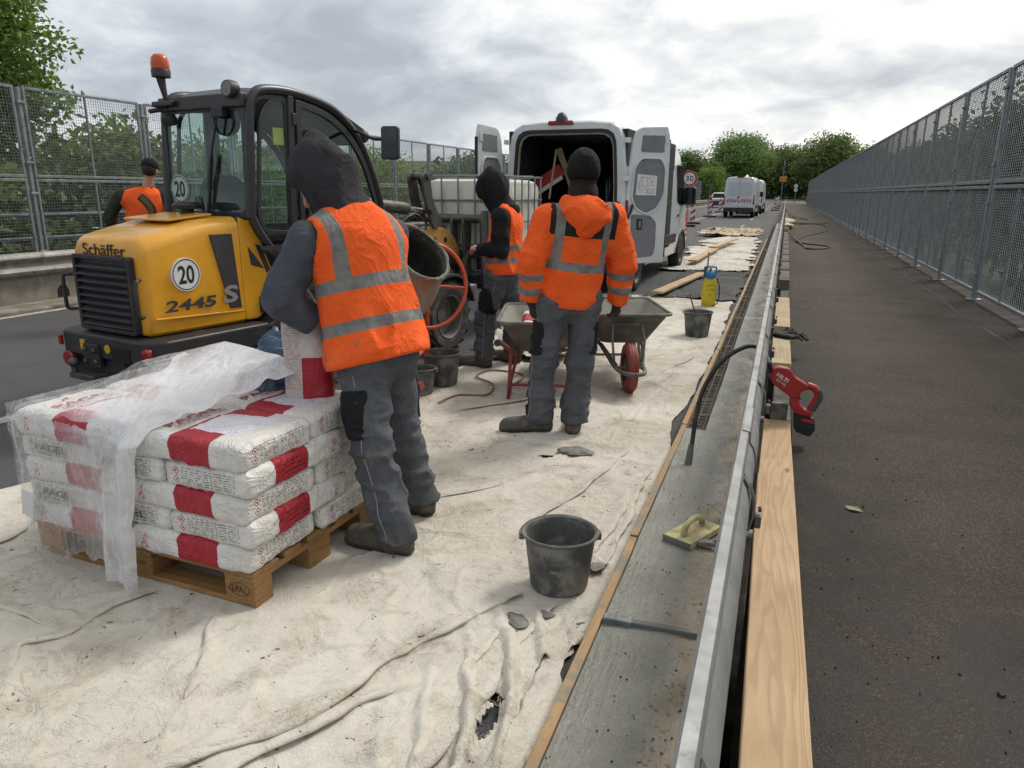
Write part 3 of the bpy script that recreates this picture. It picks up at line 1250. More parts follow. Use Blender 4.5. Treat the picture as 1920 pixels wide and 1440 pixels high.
ORD = ['nearest', 'second', 'third', 'fourth', 'fifth', 'sixth', 'seventh', 'eighth', 'ninth', 'tenth', 'eleventh', 'twelfth', 'thirteenth', 'fourteenth', 'fifteenth', 'sixteenth', 'seventeenth', 'eighteenth', 'nineteenth', 'twentieth', 'twenty-first', 'twenty-second', 'twenty-third', 'twenty-fourth']
LT = [(-15.6, 7.0, 'bushB', 1.0), (-17.2, 10.5, 'bushA', 1.0), (-16.0, 14.0, 'bushC', 0.98), (-19.5, 17.5, 'bushB', 1.04), (-17.0, 20.5, 'bushA', 1.0), (-21.5, 13.5, 'bushC', 1.08),
      (-22.5, 20.0, 'bushA', 1.1), (-19.0, 25.5, 'bushC', 0.97), (-24.5, 27.0, 'bushB', 1.0), (-18.0, 31.5, 'bushB', 0.9), (-22.0, 36.0, 'bushA', 0.95), (-18.5, 40.5, 'bushC', 0.97), (-25.5, 43.0, 'bushB', 1.05),
      (-19.0, 49.0, 'bushA', 1.0), (-24.0, 56.0, 'bushC', 1.05), (-19.5, 63.0, 'bushB', 1.0), (-23.0, 72.0, 'bushA', 1.1)]
LT = [(x, y, k, s * (0.89 if y < 22 else 0.97)) for x, y, k, s in LT]
LT.sort(key=lambda a: a[0] ** 2 + a[1] ** 2)
for i, (x, y, k, s) in enumerate(LT):
    plant(k, 'broadleaf tree behind the left wire fence, %s from the camera' % ORD[i], (x, y, -6.3), s, 'trees behind the left fence')
RT = [(11.5 + 2.5 * (j % 3), 24 + 6.5 * j, ('bushC', 'bushA', 'bushB')[j % 3], 1.12 + 0.06 * (j % 4)) for j in range(13)] + [(20.0 + 3 * (j % 2), 34 + 11 * j, ('bushA', 'bushC')[j % 2], 1.35) for j in range(7)] + [(13.5, 20, 'bushC', 0.92), (17.5, 29, 'bushA', 1.0), (13.0, 11.5, 'bushA', 0.62), (16.5, 15.0, 'bushC', 0.72)]
RT.sort(key=lambda a: a[0] ** 2 + a[1] ** 2)
for i, (x, y, k, s) in enumerate(RT):
    plant(k, 'tree behind the right fence, %s from the camera' % ORD[i], (x, y, -6.3), s, 'trees behind the right fence')
FT = [(-9.8, 152, 'farA', 0.98, 'tallest rounded green tree at the far end of the road left of the gap'), (-17.5, 146, 'farB', 0.80, 'dark tree behind the speed limit sign at the road end'),
      (-13.0, 141, 'farC', 0.55, 'low bright green bushy tree behind the distant white vans'), (-22.0, 140, 'farA', 0.62, 'leftmost tree of the far cluster beside the near van'), (-5.6, 160, 'farB', 0.82, 'dark tree left of the gap where the road disappears'),
      (6.5, 150, 'farA', 0.95, 'broad tree on the right of the road end beyond the fence'), (1.2, 156, 'farB', 0.86, 'dark tree right behind the yellow direction sign'), (13.0, 148, 'farC', 0.83, 'paler tree above the far end of the right fence'),
      (20.5, 140, 'farB', 0.78, 'rightmost dark tree rising over the far right fence'), (-2.2, 205, 'farB', 1.0, 'dark tree closing the gap at the very end of the road'), (-9.0, 200, 'farA', 1.05, 'hazy tree far behind the left cluster'), (4.5, 190, 'farC', 0.85, 'hazy tree far behind the right cluster'), (-30, 128, 'farC', 0.8, 'tree above the far end of the left fence')]
for x, y, k, s, lab in FT:
    plant(k, lab, (x, y, road_z(y) - 0.6), s, 'trees at the end of the road')

# a far wooded hill: one mass
def far_wood():
    rng = np.random.default_rng(40)
    bl = []
    for i in range(150):
        side = -1 if i % 3 else 1
        x = side * rng.uniform(45, 150)
        y = rng.uniform(20, 420)
        h = 1.5 if side < 0 else 0.0
        r = rng.uniform(4, 7)
        hill = max(0, min(1, (abs(x) - 45) / 160)) * (4 if side < 0 else 3)
        bl.append(((x, y, -3.2 + hill + rng.uniform(-1, 1.2) + h), (r, r, r * 0.8)))
    for i in range(60):
        x = rng.uniform(-120, 100)
        y = rng.uniform(235, 420)
        r = rng.uniform(5, 8)
        bl.append(((x, y, 7 + (y - 235) * 0.03 + rng.uniform(-2, 1.5)), (r, r, r * 0.85)))
    v, f = crown_data(rng, bl, 52000, 0.62)
    o = mesh_obj('far_wood', v, f, M_NEEDLE)
    tag(o, 'wooded slopes far behind both fences', 'woodland', kind='stuff')


far_wood()

# undergrowth below the right fence
def undergrowth():
    rng = np.random.default_rng(77)
    bl = []
    for i in range(150):
        x = rng.uniform(4.5, 15)
        y = rng.uniform(6, 60)
        r = rng.uniform(0.7, 1.6)
        bl.append(((x, y, -5.2 + rng.uniform(-0.6, 1.2)), (r, r, r * 0.7)))
    for i in range(150):
        x = rng.uniform(-24, -13.2)
        y = rng.uniform(3, 60)
        r = rng.uniform(0.9, 1.9)
        bl.append(((x, y, -3.8 + rng.uniform(-1.5, 1.8)), (r, r, r * 0.8)))
    v, f = crown_data(rng, bl, 52000, 0.13)
    o = mesh_obj('undergrowth', v, f, M_LEAF2)
    tag(o, 'bushy undergrowth below the bridge seen through the fences', 'shrubs', kind='stuff')


undergrowth()

# ================================================================== fleece sheets on the road
def fleece_mat(name, c1, c2, stain, grey, k=1.0):
    t = NT(name)
    n1 = t.noise(0.9, 7, 0.62, 0.5)
    n2 = t.noise(4.2, 7, 0.66, 0.6)
    n3 = t.noise(38, 5, 0.7, 0.3)
    fib = t.noise(90, 3, 0.6, 1.5)
    c = t.mix(t.step(n1, 0.36, 0.66), rgb(c1), rgb(c2))
    c = t.mix(t.math('MULTIPLY', t.step(n2, 0.50, 0.70), 0.65 * k), c, rgb(stain))
    c = t.mix(t.math('MULTIPLY', t.step(t.noise(1.6, 8, 0.72, 1.0), 0.54, 0.70), 0.55 * k), c, rgb(grey))
    c = t.mix(t.math('MULTIPLY', t.step(n3, 0.55, 0.75), 0.3), c, rgb('8a8173'))
    sp = t.math('MULTIPLY', t.step(t.noise(28, 3, 0.6, 0.6), 0.665, 0.70), t.step(n2, 0.40, 0.52))
    c = t.mix(t.math('MULTIPLY', sp, 0.9), c, rgb('35322e'))
    vo = t.step(t.voro(5.5), 0.075, 0.045)
    c = t.mix(t.math('MULTIPLY', vo, t.math('MULTIPLY', t.step(n1, 0.48, 0.55), 0.8)), c, rgb('57544e'))
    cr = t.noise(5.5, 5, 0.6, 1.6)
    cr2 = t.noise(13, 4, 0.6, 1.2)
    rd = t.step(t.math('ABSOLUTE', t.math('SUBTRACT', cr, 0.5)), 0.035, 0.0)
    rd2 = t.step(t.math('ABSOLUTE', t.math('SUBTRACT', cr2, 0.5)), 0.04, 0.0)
    crease_dark = t.step(t.math('ABSOLUTE', t.math('SUBTRACT', t.noise(2.4, 6, 0.6, 1.8), 0.5)), 0.010, 0.0)  # thin dark noise lines: crease shading and dirt put into the cloth colour
    c = t.mix(t.math('MULTIPLY', crease_dark, t.math('MULTIPLY', t.step(n2, 0.48, 0.62), 0.42)), c, rgb('7a7264'))
    h = t.math('ADD', t.math('MULTIPLY', n3, 0.7), t.math('ADD', t.math('MULTIPLY', fib, 0.25), t.math('MULTIPLY', n2, 1.6)))
    h = t.math('ADD', h, t.math('ADD', t.math('MULTIPLY', t.math('MULTIPLY', rd, t.step(n1, 0.42, 0.62)), 0.45), t.math('MULTIPLY', t.math('MULTIPLY', rd2, t.step(n2, 0.45, 0.62)), 0.22)))
    return t.fin(c, 0.92, 0, t.bump(h, 0.6, 0.017), Specular_IOR_Level=0.2)


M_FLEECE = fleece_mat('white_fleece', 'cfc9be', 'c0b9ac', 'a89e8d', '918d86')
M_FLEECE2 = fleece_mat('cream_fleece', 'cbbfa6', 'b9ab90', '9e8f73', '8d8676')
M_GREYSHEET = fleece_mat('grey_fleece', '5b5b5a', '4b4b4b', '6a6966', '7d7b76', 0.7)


def poly_x(pts):
    ys = np.array([p[0] for p in pts])
    xs = np.array([p[1] for p in pts])
    return lambda y: np.interp(y, ys, xs)


def seg_dist(X, Y, a, b):
    a, b = np.array(a), np.array(b)
    d = b - a
    L = np.hypot(*d)
    t = np.clip(((X - a[0]) * d[0] + (Y - a[1]) * d[1]) / L ** 2, 0, 1)
    s = ((X - a[0]) * d[1] - (Y - a[1]) * d[0]) / L
    return np.hypot(X - a[0] - t * d[0], Y - a[1] - t * d[1]), s


def sheet(name, label, ys, xl, xr, nx, m, z0=0.014, amp=1.0, folds=(), holes=(), seed=0, edge=0.03, bunch=None, flat=()):
    """cloth lying on the road: real folds and ridges, ragged edge, holes"""
    ny = len(ys)
    U = np.linspace(0, 1, nx)
    L, R_ = xl(ys), xr(ys)
    yy3 = np.stack([ys * 0 + 3.3, ys, ys * 0], -1)
    L = L + edge * 2 * fbm(yy3, 1.6, 4, seed + 1)
    R_ = R_ + edge * fbm(yy3, 2.6, 5, seed + 2)
    X = L[None, :] * (1 - U[:, None]) + R_[None, :] * U[:, None]
    Y = np.repeat(ys[None, :], nx, 0)
    endw = np.clip(np.minimum((Y - ys[0]) / 0.4, (ys[-1] - Y) / 0.4), 0, 1)
    Y = Y + (1 - endw) * 0.13 * fbm(np.stack([X * 2.0, X * 0 + seed, X * 0], -1), 1.0, 4, seed + 9)
    P = np.stack([X, Y, X * 0], -1)
    n_a = fbm(P * np.array([1.0, 0.8, 1]), 1.0, 3, seed + 3)
    n_b = fbm(P * np.array([0.9, 1.3, 1]) + 7.7, 1.3, 3, seed + 4)
    n_c = fbm(P, 4.5, 3, seed + 5)
    Z = z0 + amp * (0.006 * fbm(P, 2.2, 4, seed + 6) + 0.0034 * fbm(P, 10, 3, seed + 7))
    Z = Z + amp * 0.012 * np.exp(-(n_a / 0.035) ** 2) * np.clip(n_c + 0.45, 0, 1) + amp * 0.010 * np.exp(-(n_b / 0.03) ** 2) * np.clip(-n_c + 0.4, 0, 1)
    Z = Z + amp * 0.0065 * np.exp(-(n_c / 0.07) ** 2) * np.clip(n_b + 0.5, 0, 1)
    n_d = fbm(P * np.array([1.2, 0.7, 1]) + 3.3, 2.6, 3, seed + 8)
    Z = Z + amp * 0.009 * np.exp(-(n_d / 0.04) ** 2) * np.clip(n_a + 0.55, 0, 1)
    for pl, h, wd in folds:
        best = np.full(X.shape, 9.0)
        sg = np.zeros(X.shape)
        for a, b in zip(pl, pl[1:]):
            d, s = seg_dist(X, Y, a, b)
            k = d < best
            best = np.where(k, d, best)
            sg = np.where(k, s, sg)
        prof = np.where(sg > 0, np.exp(-(best / (wd * 0.35)) ** 2), np.exp(-np.abs(best / (wd * 1.9)) ** 1.3))
        Z = Z + 0.7 * h * prof * (0.75 + 0.35 * np.clip(n_c, -1, 1))
    if bunch is not None:
        (bx, by, rx, ry, ang, fr, hh) = bunch
        ca, sa = math.cos(ang), math.sin(ang)
        q = (X - bx) * ca + (Y - by) * sa
        mk = np.exp(-(((X - bx) / rx) ** 2 + ((Y - by) / ry) ** 2))
        wv = np.sin(q * fr + 3 * n_a + 1.5 * n_c)
        Z = Z + hh * mk * (np.clip(wv, -0.2, 1) ** 2 + 0.3 * np.abs(n_c))
    for (fx0, fx1, fy0, fy1) in flat:
        dx = np.maximum(np.maximum(fx0 - X, X - fx1), 0)
        dy = np.maximum(np.maximum(fy0 - Y, Y - fy1), 0)
        k = np.exp(-(np.hypot(dx, dy) / 0.07) ** 2)
        Z = Z * (1 - k) + k * np.minimum(Z, 0.008)
    v = np.stack([X, Y, np.maximum(Z, 0.005)], -1).reshape(-1, 3)
    i, j = np.meshgrid(np.arange(nx - 1), np.arange(ny - 1), indexing='ij')
    keep = np.ones(i.shape, bool)
    xc, yc = X[:-1, :-1], Y[:-1, :-1]
    for hx, hy, rx, ry in holes:
        r = ((xc - hx) / rx) ** 2 + ((yc - hy) / ry) ** 2 + 0.55 * n_c[:-1, :-1]
        keep &= r > 1.0
    i, j = i[keep], j[keep]
    f = np.stack([i * ny + j, (i + 1) * ny + j, (i + 1) * ny + j + 1, i * ny + j + 1], -1)
    o = mesh_obj(name, v, f, m, smooth=180)
    s = o.modifiers.new('thickness', 'SOLIDIFY')
    s.thickness = 0.003
    s.offset = 1
    return tag(o, label, 'sheet')


ys_main = np.concatenate([np.arange(0.55, 3.3, 0.0095), np.geomspace(3.3, 11.3, 235)])
FOLDS = [([(-1.62, 1.0), (-1.455, 1.249), (-1.253, 1.461), (-1.142, 1.805), (-0.99, 2.12), (-0.862, 2.383), (-0.78, 2.5)], 0.034, 0.026),
         ([(-1.4, 1.1), (-1.203, 1.457), (-1.068, 1.68), (-0.98, 1.76)], 0.026, 0.02),
         ([(-1.909, 1.964), (-1.80, 1.80), (-1.725, 1.676)], 0.020, 0.016), ([(-1.725, 1.676), (-1.60, 1.42), (-1.55, 1.3)], 0.012, 0.018),
         ([(-2.278, 1.971), (-2.271, 1.786), (-2.263, 1.587), (-2.356, 1.469), (-2.176, 1.301), (-2.12, 1.1)], 0.026, 0.022),
         ([(-2.263, 1.587), (-2.7, 1.62), (-3.2, 1.5)], 0.018, 0.02),
         ([(-0.86, 1.35), (-0.76, 1.62), (-0.70, 1.95), (-0.66, 2.3)], 0.03, 0.018), ([(-0.95, 1.45), (-0.88, 1.75), (-0.80, 2.1), (-0.72, 2.35)], 0.024, 0.016),
         ([(-0.70, 2.55), (-0.62, 2.85), (-0.60, 3.2), (-0.64, 3.6)], 0.028, 0.018), ([(-0.76, 2.6), (-0.70, 2.9), (-0.69, 3.3)], 0.018, 0.014),
         ([(-1.25, 3.3), (-0.95, 4.6), (-0.78, 6.2)], 0.016, 0.025), ([(-1.0, 2.9), (-0.85, 3.6), (-0.75, 4.4)], 0.013, 0.02), ([(-2.3, 4.2), (-1.7, 5.0), (-1.2, 6.5)], 0.014, 0.025),
         ([(-1.0, 6.0), (-0.72, 6.9), (-0.66, 7.6)], 0.024, 0.03), ([(-2.2, 6.4), (-1.6, 7.4), (-1.3, 8.5)], 0.02, 0.03)]
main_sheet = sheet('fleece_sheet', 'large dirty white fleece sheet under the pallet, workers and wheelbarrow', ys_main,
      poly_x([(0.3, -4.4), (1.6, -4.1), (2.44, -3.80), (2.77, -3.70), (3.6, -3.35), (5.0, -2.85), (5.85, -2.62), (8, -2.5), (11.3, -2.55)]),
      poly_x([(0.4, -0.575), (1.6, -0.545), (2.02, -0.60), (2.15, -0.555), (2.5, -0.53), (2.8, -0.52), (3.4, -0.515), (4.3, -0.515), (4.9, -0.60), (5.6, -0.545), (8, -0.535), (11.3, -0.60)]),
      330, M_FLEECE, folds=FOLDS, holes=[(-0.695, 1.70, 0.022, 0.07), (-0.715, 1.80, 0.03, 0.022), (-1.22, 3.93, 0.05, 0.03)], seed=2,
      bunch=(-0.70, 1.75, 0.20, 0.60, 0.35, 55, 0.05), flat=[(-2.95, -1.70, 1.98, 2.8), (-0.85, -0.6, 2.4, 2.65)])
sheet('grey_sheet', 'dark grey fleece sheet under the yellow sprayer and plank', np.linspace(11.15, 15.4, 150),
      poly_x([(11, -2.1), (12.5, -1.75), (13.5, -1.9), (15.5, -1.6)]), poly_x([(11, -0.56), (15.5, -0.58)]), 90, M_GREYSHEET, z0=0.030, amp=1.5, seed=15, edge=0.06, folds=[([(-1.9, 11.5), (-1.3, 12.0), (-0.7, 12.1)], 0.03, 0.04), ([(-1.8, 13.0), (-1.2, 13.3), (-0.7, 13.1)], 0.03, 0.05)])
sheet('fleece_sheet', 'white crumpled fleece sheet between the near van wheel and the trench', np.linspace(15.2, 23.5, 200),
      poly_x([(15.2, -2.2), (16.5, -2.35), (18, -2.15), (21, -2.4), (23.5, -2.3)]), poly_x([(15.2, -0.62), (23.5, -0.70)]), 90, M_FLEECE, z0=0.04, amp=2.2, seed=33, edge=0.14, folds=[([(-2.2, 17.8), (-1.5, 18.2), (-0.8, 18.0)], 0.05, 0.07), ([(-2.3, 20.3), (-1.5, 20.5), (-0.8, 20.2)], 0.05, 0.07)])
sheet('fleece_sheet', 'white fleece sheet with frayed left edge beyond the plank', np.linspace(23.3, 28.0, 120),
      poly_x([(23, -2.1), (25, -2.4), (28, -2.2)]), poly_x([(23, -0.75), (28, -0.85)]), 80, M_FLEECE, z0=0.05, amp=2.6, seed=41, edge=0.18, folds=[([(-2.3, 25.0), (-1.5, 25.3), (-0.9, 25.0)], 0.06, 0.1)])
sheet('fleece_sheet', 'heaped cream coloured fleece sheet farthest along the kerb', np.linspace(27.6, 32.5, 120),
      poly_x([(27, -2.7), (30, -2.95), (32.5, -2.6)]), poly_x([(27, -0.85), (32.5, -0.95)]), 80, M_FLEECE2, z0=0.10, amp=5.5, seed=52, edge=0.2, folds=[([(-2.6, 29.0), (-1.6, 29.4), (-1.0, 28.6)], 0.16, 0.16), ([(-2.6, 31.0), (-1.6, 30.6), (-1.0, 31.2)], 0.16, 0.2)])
# crumpled heaps of fleece around the mixer
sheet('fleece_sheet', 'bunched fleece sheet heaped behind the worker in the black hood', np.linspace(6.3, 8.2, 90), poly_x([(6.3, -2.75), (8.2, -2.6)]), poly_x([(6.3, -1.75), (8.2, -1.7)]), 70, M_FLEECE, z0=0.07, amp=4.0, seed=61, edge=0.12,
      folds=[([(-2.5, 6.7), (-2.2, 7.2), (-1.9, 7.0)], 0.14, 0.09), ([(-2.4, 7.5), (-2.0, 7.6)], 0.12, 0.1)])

def fold_lip(pts, h, side, seed, z0=0.024):
    """a fold of the cloth that stands up and tips over to one side"""
    P = spline([(x, y, 0) for x, y in pts], 14)
    n = len(P)
    q = np.array([tuple(p) for p in P])
    nz_ = fbm(q, 6.0, 3, seed)
    nz2 = fbm(q + 5, 2.2, 2, seed + 3)
    rings = []
    for i, p in enumerate(P):
        d = (P[min(i + 1, n - 1)] - P[max(i - 1, 0)]).normalized()
        s = Vector((d.y, -d.x, 0)) * side
        e = min(1.0, i / 12, (n - 1 - i) / 12)
        k = h * e * (1 + 0.45 * float(nz_[i])) + 0.0008
        o = p + s * (0.012 * float(nz_[i]) + 0.02 * float(nz2[i]))
        prof_ = [(-4.2, -0.35), (-2.8, 0.10), (-1.6, 0.42), (-0.7, 0.80), (0.0, 1.0), (0.55, 0.92), (0.95, 0.62), (0.9, 0.35), (0.55, 0.18), (0.1, 0.08), (-0.6, -0.35)]
        rings.append([tuple(o + s * (a * k) + Vector((0, 0, z0 + b * k))) for a, b in prof_])
    m = MB()
    m.loft(rings, closed=False, cap=False)
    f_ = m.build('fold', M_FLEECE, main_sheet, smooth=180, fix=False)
    return f_


for pl, h_, sd_ in (([(-1.70, 0.9), (-1.455, 1.249), (-1.253, 1.461), (-1.142, 1.805), (-0.99, 2.12), (-0.875, 2.36), (-0.83, 2.43)], 0.022, 1), ([(-1.45, 1.02), (-1.203, 1.457), (-1.068, 1.68), (-0.97, 1.78)], 0.017, 1),
                    ([(-2.20, 1.93), (-2.271, 1.786), (-2.263, 1.587), (-2.356, 1.469), (-2.176, 1.301), (-2.12, 1.05)], 0.014, -1), ([(-1.88, 1.93), (-1.80, 1.80), (-1.725, 1.676), (-1.62, 1.47)], 0.011, 1),
                    ([(-0.90, 1.25), (-0.80, 1.55), (-0.755, 1.9), (-0.70, 2.25), (-0.68, 2.4)], 0.020, 1), ([(-0.98, 1.5), (-0.90, 1.8), (-0.84, 2.1), (-0.80, 2.28)], 0.014, 1), ([(-0.66, 1.2), (-0.62, 1.5), (-0.60, 1.8), (-0.625, 2.1), (-0.60, 2.35)], 0.016, -1),
                    ([(-0.72, 2.72), (-0.655, 2.95), (-0.63, 3.3), (-0.66, 3.65)], 0.016, 1), ([(-0.60, 2.7), (-0.575, 3.0), (-0.575, 3.5), (-0.60, 4.0)], 0.013, 1), ([(-1.02, 2.95), (-0.88, 3.5), (-0.78, 4.3)], 0.009, 1), ([(-1.0, 6.0), (-0.75, 6.8), (-0.68, 7.6)], 0.016, 1),
                    ([(-3.6, 1.75), (-3.1, 1.66), (-2.6, 1.62), (-2.3, 1.58)], 0.012, 1), ([(-3.3, 2.3), (-3.15, 2.05), (-3.2, 1.8)], 0.012, -1), ([(-2.1, 4.6), (-1.75, 5.0), (-1.55, 5.5)], 0.012, 1), ([(-1.6, 3.1), (-1.3, 3.5), (-1.0, 4.4)], 0.007, -1)):
    fold_lip(pl, h_ * 1.0, sd_, len(pl) + int(h_ * 1000))
fy = MB()
rr = random.Random(8)
for (hx, hy, rx, ry, n_) in ((-0.695, 1.70, 0.05, 0.13, 70), (-0.725, 1.82, 0.06, 0.05, 40), (-0.62, 1.95, 0.03, 0.08, 20)):
    for k in range(n_):
        a = rr.uniform(0, 2 * PI)
        p = Vector((hx + rx * math.cos(a), hy + ry * math.sin(a), 0.03 + rr.uniform(0, 0.02)))
        pts = [p]
        d_ = Vector((rr.uniform(-1, 1), rr.uniform(-1, 1), 0.2))
        for j in range(4):
            d_ = (d_ + Vector((rr.uniform(-1, 1), rr.uniform(-1, 1), rr.uniform(-0.6, 0.5))) * 0.7).normalized()
            pts.append(pts[-1] + d_ * rr.uniform(0.006, 0.014))
        fy.tube(pts, 0.0007, 3, cap=False)
fo = fy.build('frayed_threads', M_FLEECE, fix=False)
tag(fo, 'frayed white threads around the tear in the near fleece edge', 'threads', kind='stuff')

# ================================================================== wood
def wood_mat(name, c1, c2, c3, axis='y', rough=0.7, smear=0.4):
    t = NT(name)
    sc = {'y': (1, 0.07, 1), 'x': (0.07, 1, 1)}[axis]
    oi = t.n('ShaderNodeObjectInfo')
    off = t.n('ShaderNodeVectorMath', operation='ADD')
    t.set(off.inputs[0], t.coord('Object', scale=sc))
    cx = t.n('ShaderNodeCombineXYZ')
    t.set(cx.inputs[0], t.math('MULTIPLY', oi.outputs['Random'], 9.0))
    t.set(cx.inputs[1], t.math('MULTIPLY', oi.outputs['Random'], 5.0))
    t.set(off.inputs[1], cx.outputs[0])
    vec = off.outputs[0]
    warp = t.noise(5.5, 3, 0.5, 0.5, vec=vec)
    rings = t.math('SINE', t.math('MULTIPLY', warp, 95.0))
    fine = t.noise(60, 5, 0.65, 0.2, vec=vec)
    big = t.noise(2.0, 4, 0.6)
    c = t.mix(t.step(big, 0.35, 0.65), rgb(c1), rgb(c2))
    c = t.mix(t.math('MULTIPLY', t.step(rings, 0.2, 1.0), 0.4), c, rgb(c3))
    c = t.mix(t.math('MULTIPLY', t.step(fine, 0.5, 0.75), 0.35), c, rgb(c3))
    kn = t.voro(2.2, vec=t.coord('Object', scale={'y': (3.2, 1, 1), 'x': (1, 3.2, 1)}[axis]))
    c = t.mix(t.math('MULTIPLY', t.step(kn, 0.10, 0.04), 0.7), c, rgb('5a3d22'))
    dn = t.step(t.noise(5, 8, 0.7, 0.4), 0.60 - 0.12 * (smear > 0.5), 0.72 - 0.14 * (smear > 0.5))
    c = t.mix(t.math('MULTIPLY', dn, smear), c, rgb('77746a'))
    return t.fin(c, rough, 0, t.bump(t.math('ADD', fine, t.math('MULTIPLY', rings, 0.25)), 0.35, 0.004))


M_TIMBER = wood_mat('pale_timber', 'bb9f7c', 'ad906c', '927453')
M_TIMBER2 = wood_mat('dusty_timber', 'b7a484', 'a79373', '8d7857')
M_BOARD = wood_mat('yellow_board', 'a98a62', '967a56', '7d6445', smear=0.85)
M_OLDWOOD = wood_mat('pallet_wood', 'a07a48', '8c6a40', '66492a', 'x')
M_OLDWOODY = wood_mat('pallet_wood_cross', 'a07a48', '8c6a40', '66492a', 'y')
M_GREYBLOCK = mat('grey_weathered_block', '6c675e', '544f48', ns=5, rough=0.85, bump=0.4, bs=50, dirt='3a3733', damt=0.4)


def plank(name, label, p0, p1, wd, th, z, m, cat='plank', bevel=0.003, group=None, tilt=0.0):
    p0, p1 = Vector((p0[0], p0[1], 0)), Vector((p1[0], p1[1], 0))
    d = p1 - p0
    o = MB().box((0, 0, 0), (wd, d.length, th)).build(name, m, bevel=bevel)
    o.location = ((p0.x + p1.x) / 2, (p0.y + p1.y) / 2, z + th / 2)
    o.rotation_euler = (0, tilt, -math.atan2(d.x, d.y))
    return tag(o, label, cat, group)


plank('timber_beam', 'long pale timber beam lying along the footway in the foreground', (0.115, 0.55), (0.060, 4.27), 0.158, 0.085, 0.215, M_TIMBER, 'timber', 0.004)
plank('timber_beam', 'short pale timber beam with the black gloves on its far end', (0.082, 5.82), (0.073, 7.15), 0.145, 0.075, 0.225, M_TIMBER2, 'timber', 0.004)
plank('timber_beam', 'third timber beam along the footway beyond the black gloves', (0.078, 7.55), (0.075, 9.75), 0.150, 0.07, 0.225, M_TIMBER2, 'timber', 0.004)
b = MB()
b.bb(0.04, 0.15, 0.6, 9.6, 0.149, 0.214)
for k in range(3):
    pass
o = MB()
for k, (y, ln) in enumerate(((0.9, 0.25), (2.6, 0.25), (4.0, 0.22), (6.0, 0.2), (7.0, 0.15), (8.0, 0.2), (9.4, 0.2))):
    q = MB().bb(0.045, 0.135, -ln / 2, ln / 2, 0.149, 0.2145 if y < 5 else 0.2245).build('packing_block', M_GREYBLOCK)
    q.location = (0, y, 0)
    tag(q, 'small grey packing block under the timber beams, %s along the ledge' % ORD[k], 'block', 'packing blocks under the timber beams')
for k in range(24):
    y = 11.75 + 1.72 * k
    q = MB().bb(-0.075, 0.075, 0, 1.5, 0, 0.15).build('kerb_block', M_GREYBLOCK, bevel=0.006)
    q.location = (0.085, y, 0.149)
    tag(q, 'grey block between barrier rail and footway, %s in the row' % ORD[k], 'block', 'grey blocks along the far footway edge')
# small bright block and rags further up
q = MB().box((0, 0, 0.06), (0.16, 0.35, 0.12)).build('wood_block', M_TIMBER2, bevel=0.004)
q.location = (0.09, 27.2, 0.30)
tag(q, 'bright wood block lying on the far kerb blocks beside the hoses', 'wood block')

# form boards against the kerb
YB = [(0.45, 2.9), (2.92, 4.6), (4.62, 7.1), (7.12, 9.6), (9.62, 12.1), (12.12, 14.6), (14.62, 18.1), (18.12, 22.1), (22.12, 26.1)]
NB = ['nearest mortar smeared form board along the edge of the fresh concrete', 'second form board from the camera partly hidden by the fleece edge', 'form board beside the grey wheelbarrow at the start of the trench', 'form board beside the bucket with the stick',
      'form board beside the yellow sprayer', 'form board along the dark grey sheet', 'form board at the start of the far white sheets', 'form board along the middle of the far white sheets', 'farthest form board before the heaped cream sheet']
for (a, c), lab in zip(YB, NB):
    j = random.uniform(-0.004, 0.004)
    plank('form_board', lab, (-0.4862 + j, a), (-0.4862 - j, c), 0.034, 0.125, -0.018, M_BOARD, 'board', 0.003)
# mortar smears on the nearest boards
ms = MB()
rr = random.Random(4)
plank('wood_plank', 'bare wooden plank resting on the dark grey sheet behind the sprayer', (-1.70, 11.05), (-1.36, 14.1), 0.17, 0.035, 0.085, M_TIMBER, 'plank', group='loose planks')
plank('wood_plank', 'wooden plank lying on the far white sheet nearer the van wheel', (-1.78, 16.2), (-1.66, 20.2), 0.19, 0.035, 0.125, M_TIMBER, 'plank', group='loose planks')
plank('wood_plank', 'farther wooden plank laid end to end on the white sheet', (-1.72, 20.0), (-1.40, 24.2), 0.2, 0.035, 0.165, M_TIMBER2, 'plank', group='loose planks')
# divider strip in the fresh concrete
d = thing('joint_strip', 'tape wrapped joint strip set across the fresh concrete', 'joint strip', (-0.295, 2.245, 0.098))
M_TAPE = mat('silver_tape', '7d8486', '646a6c', ns=20, rough=0.35, metal=0.3, bump=0.5, bs=60, dirt='77766e', damt=0.4)
m = MB()
m.box((0.005, 0, 0.004), (0.34, 0.026, 0.035), (0, 0, 0.06))
m.build('strip', mat('grey_joint_strip', '5f625f', '6f706a', rough=0.7, bump=0.3), d, bevel=0.004)
m = MB()
m.box((-0.12, -0.0085, 0.005), (0.10, 0.034, 0.042), (0.03, 0.04, 0.06))
m.build('tape', M_TAPE, d, bevel=0.004)

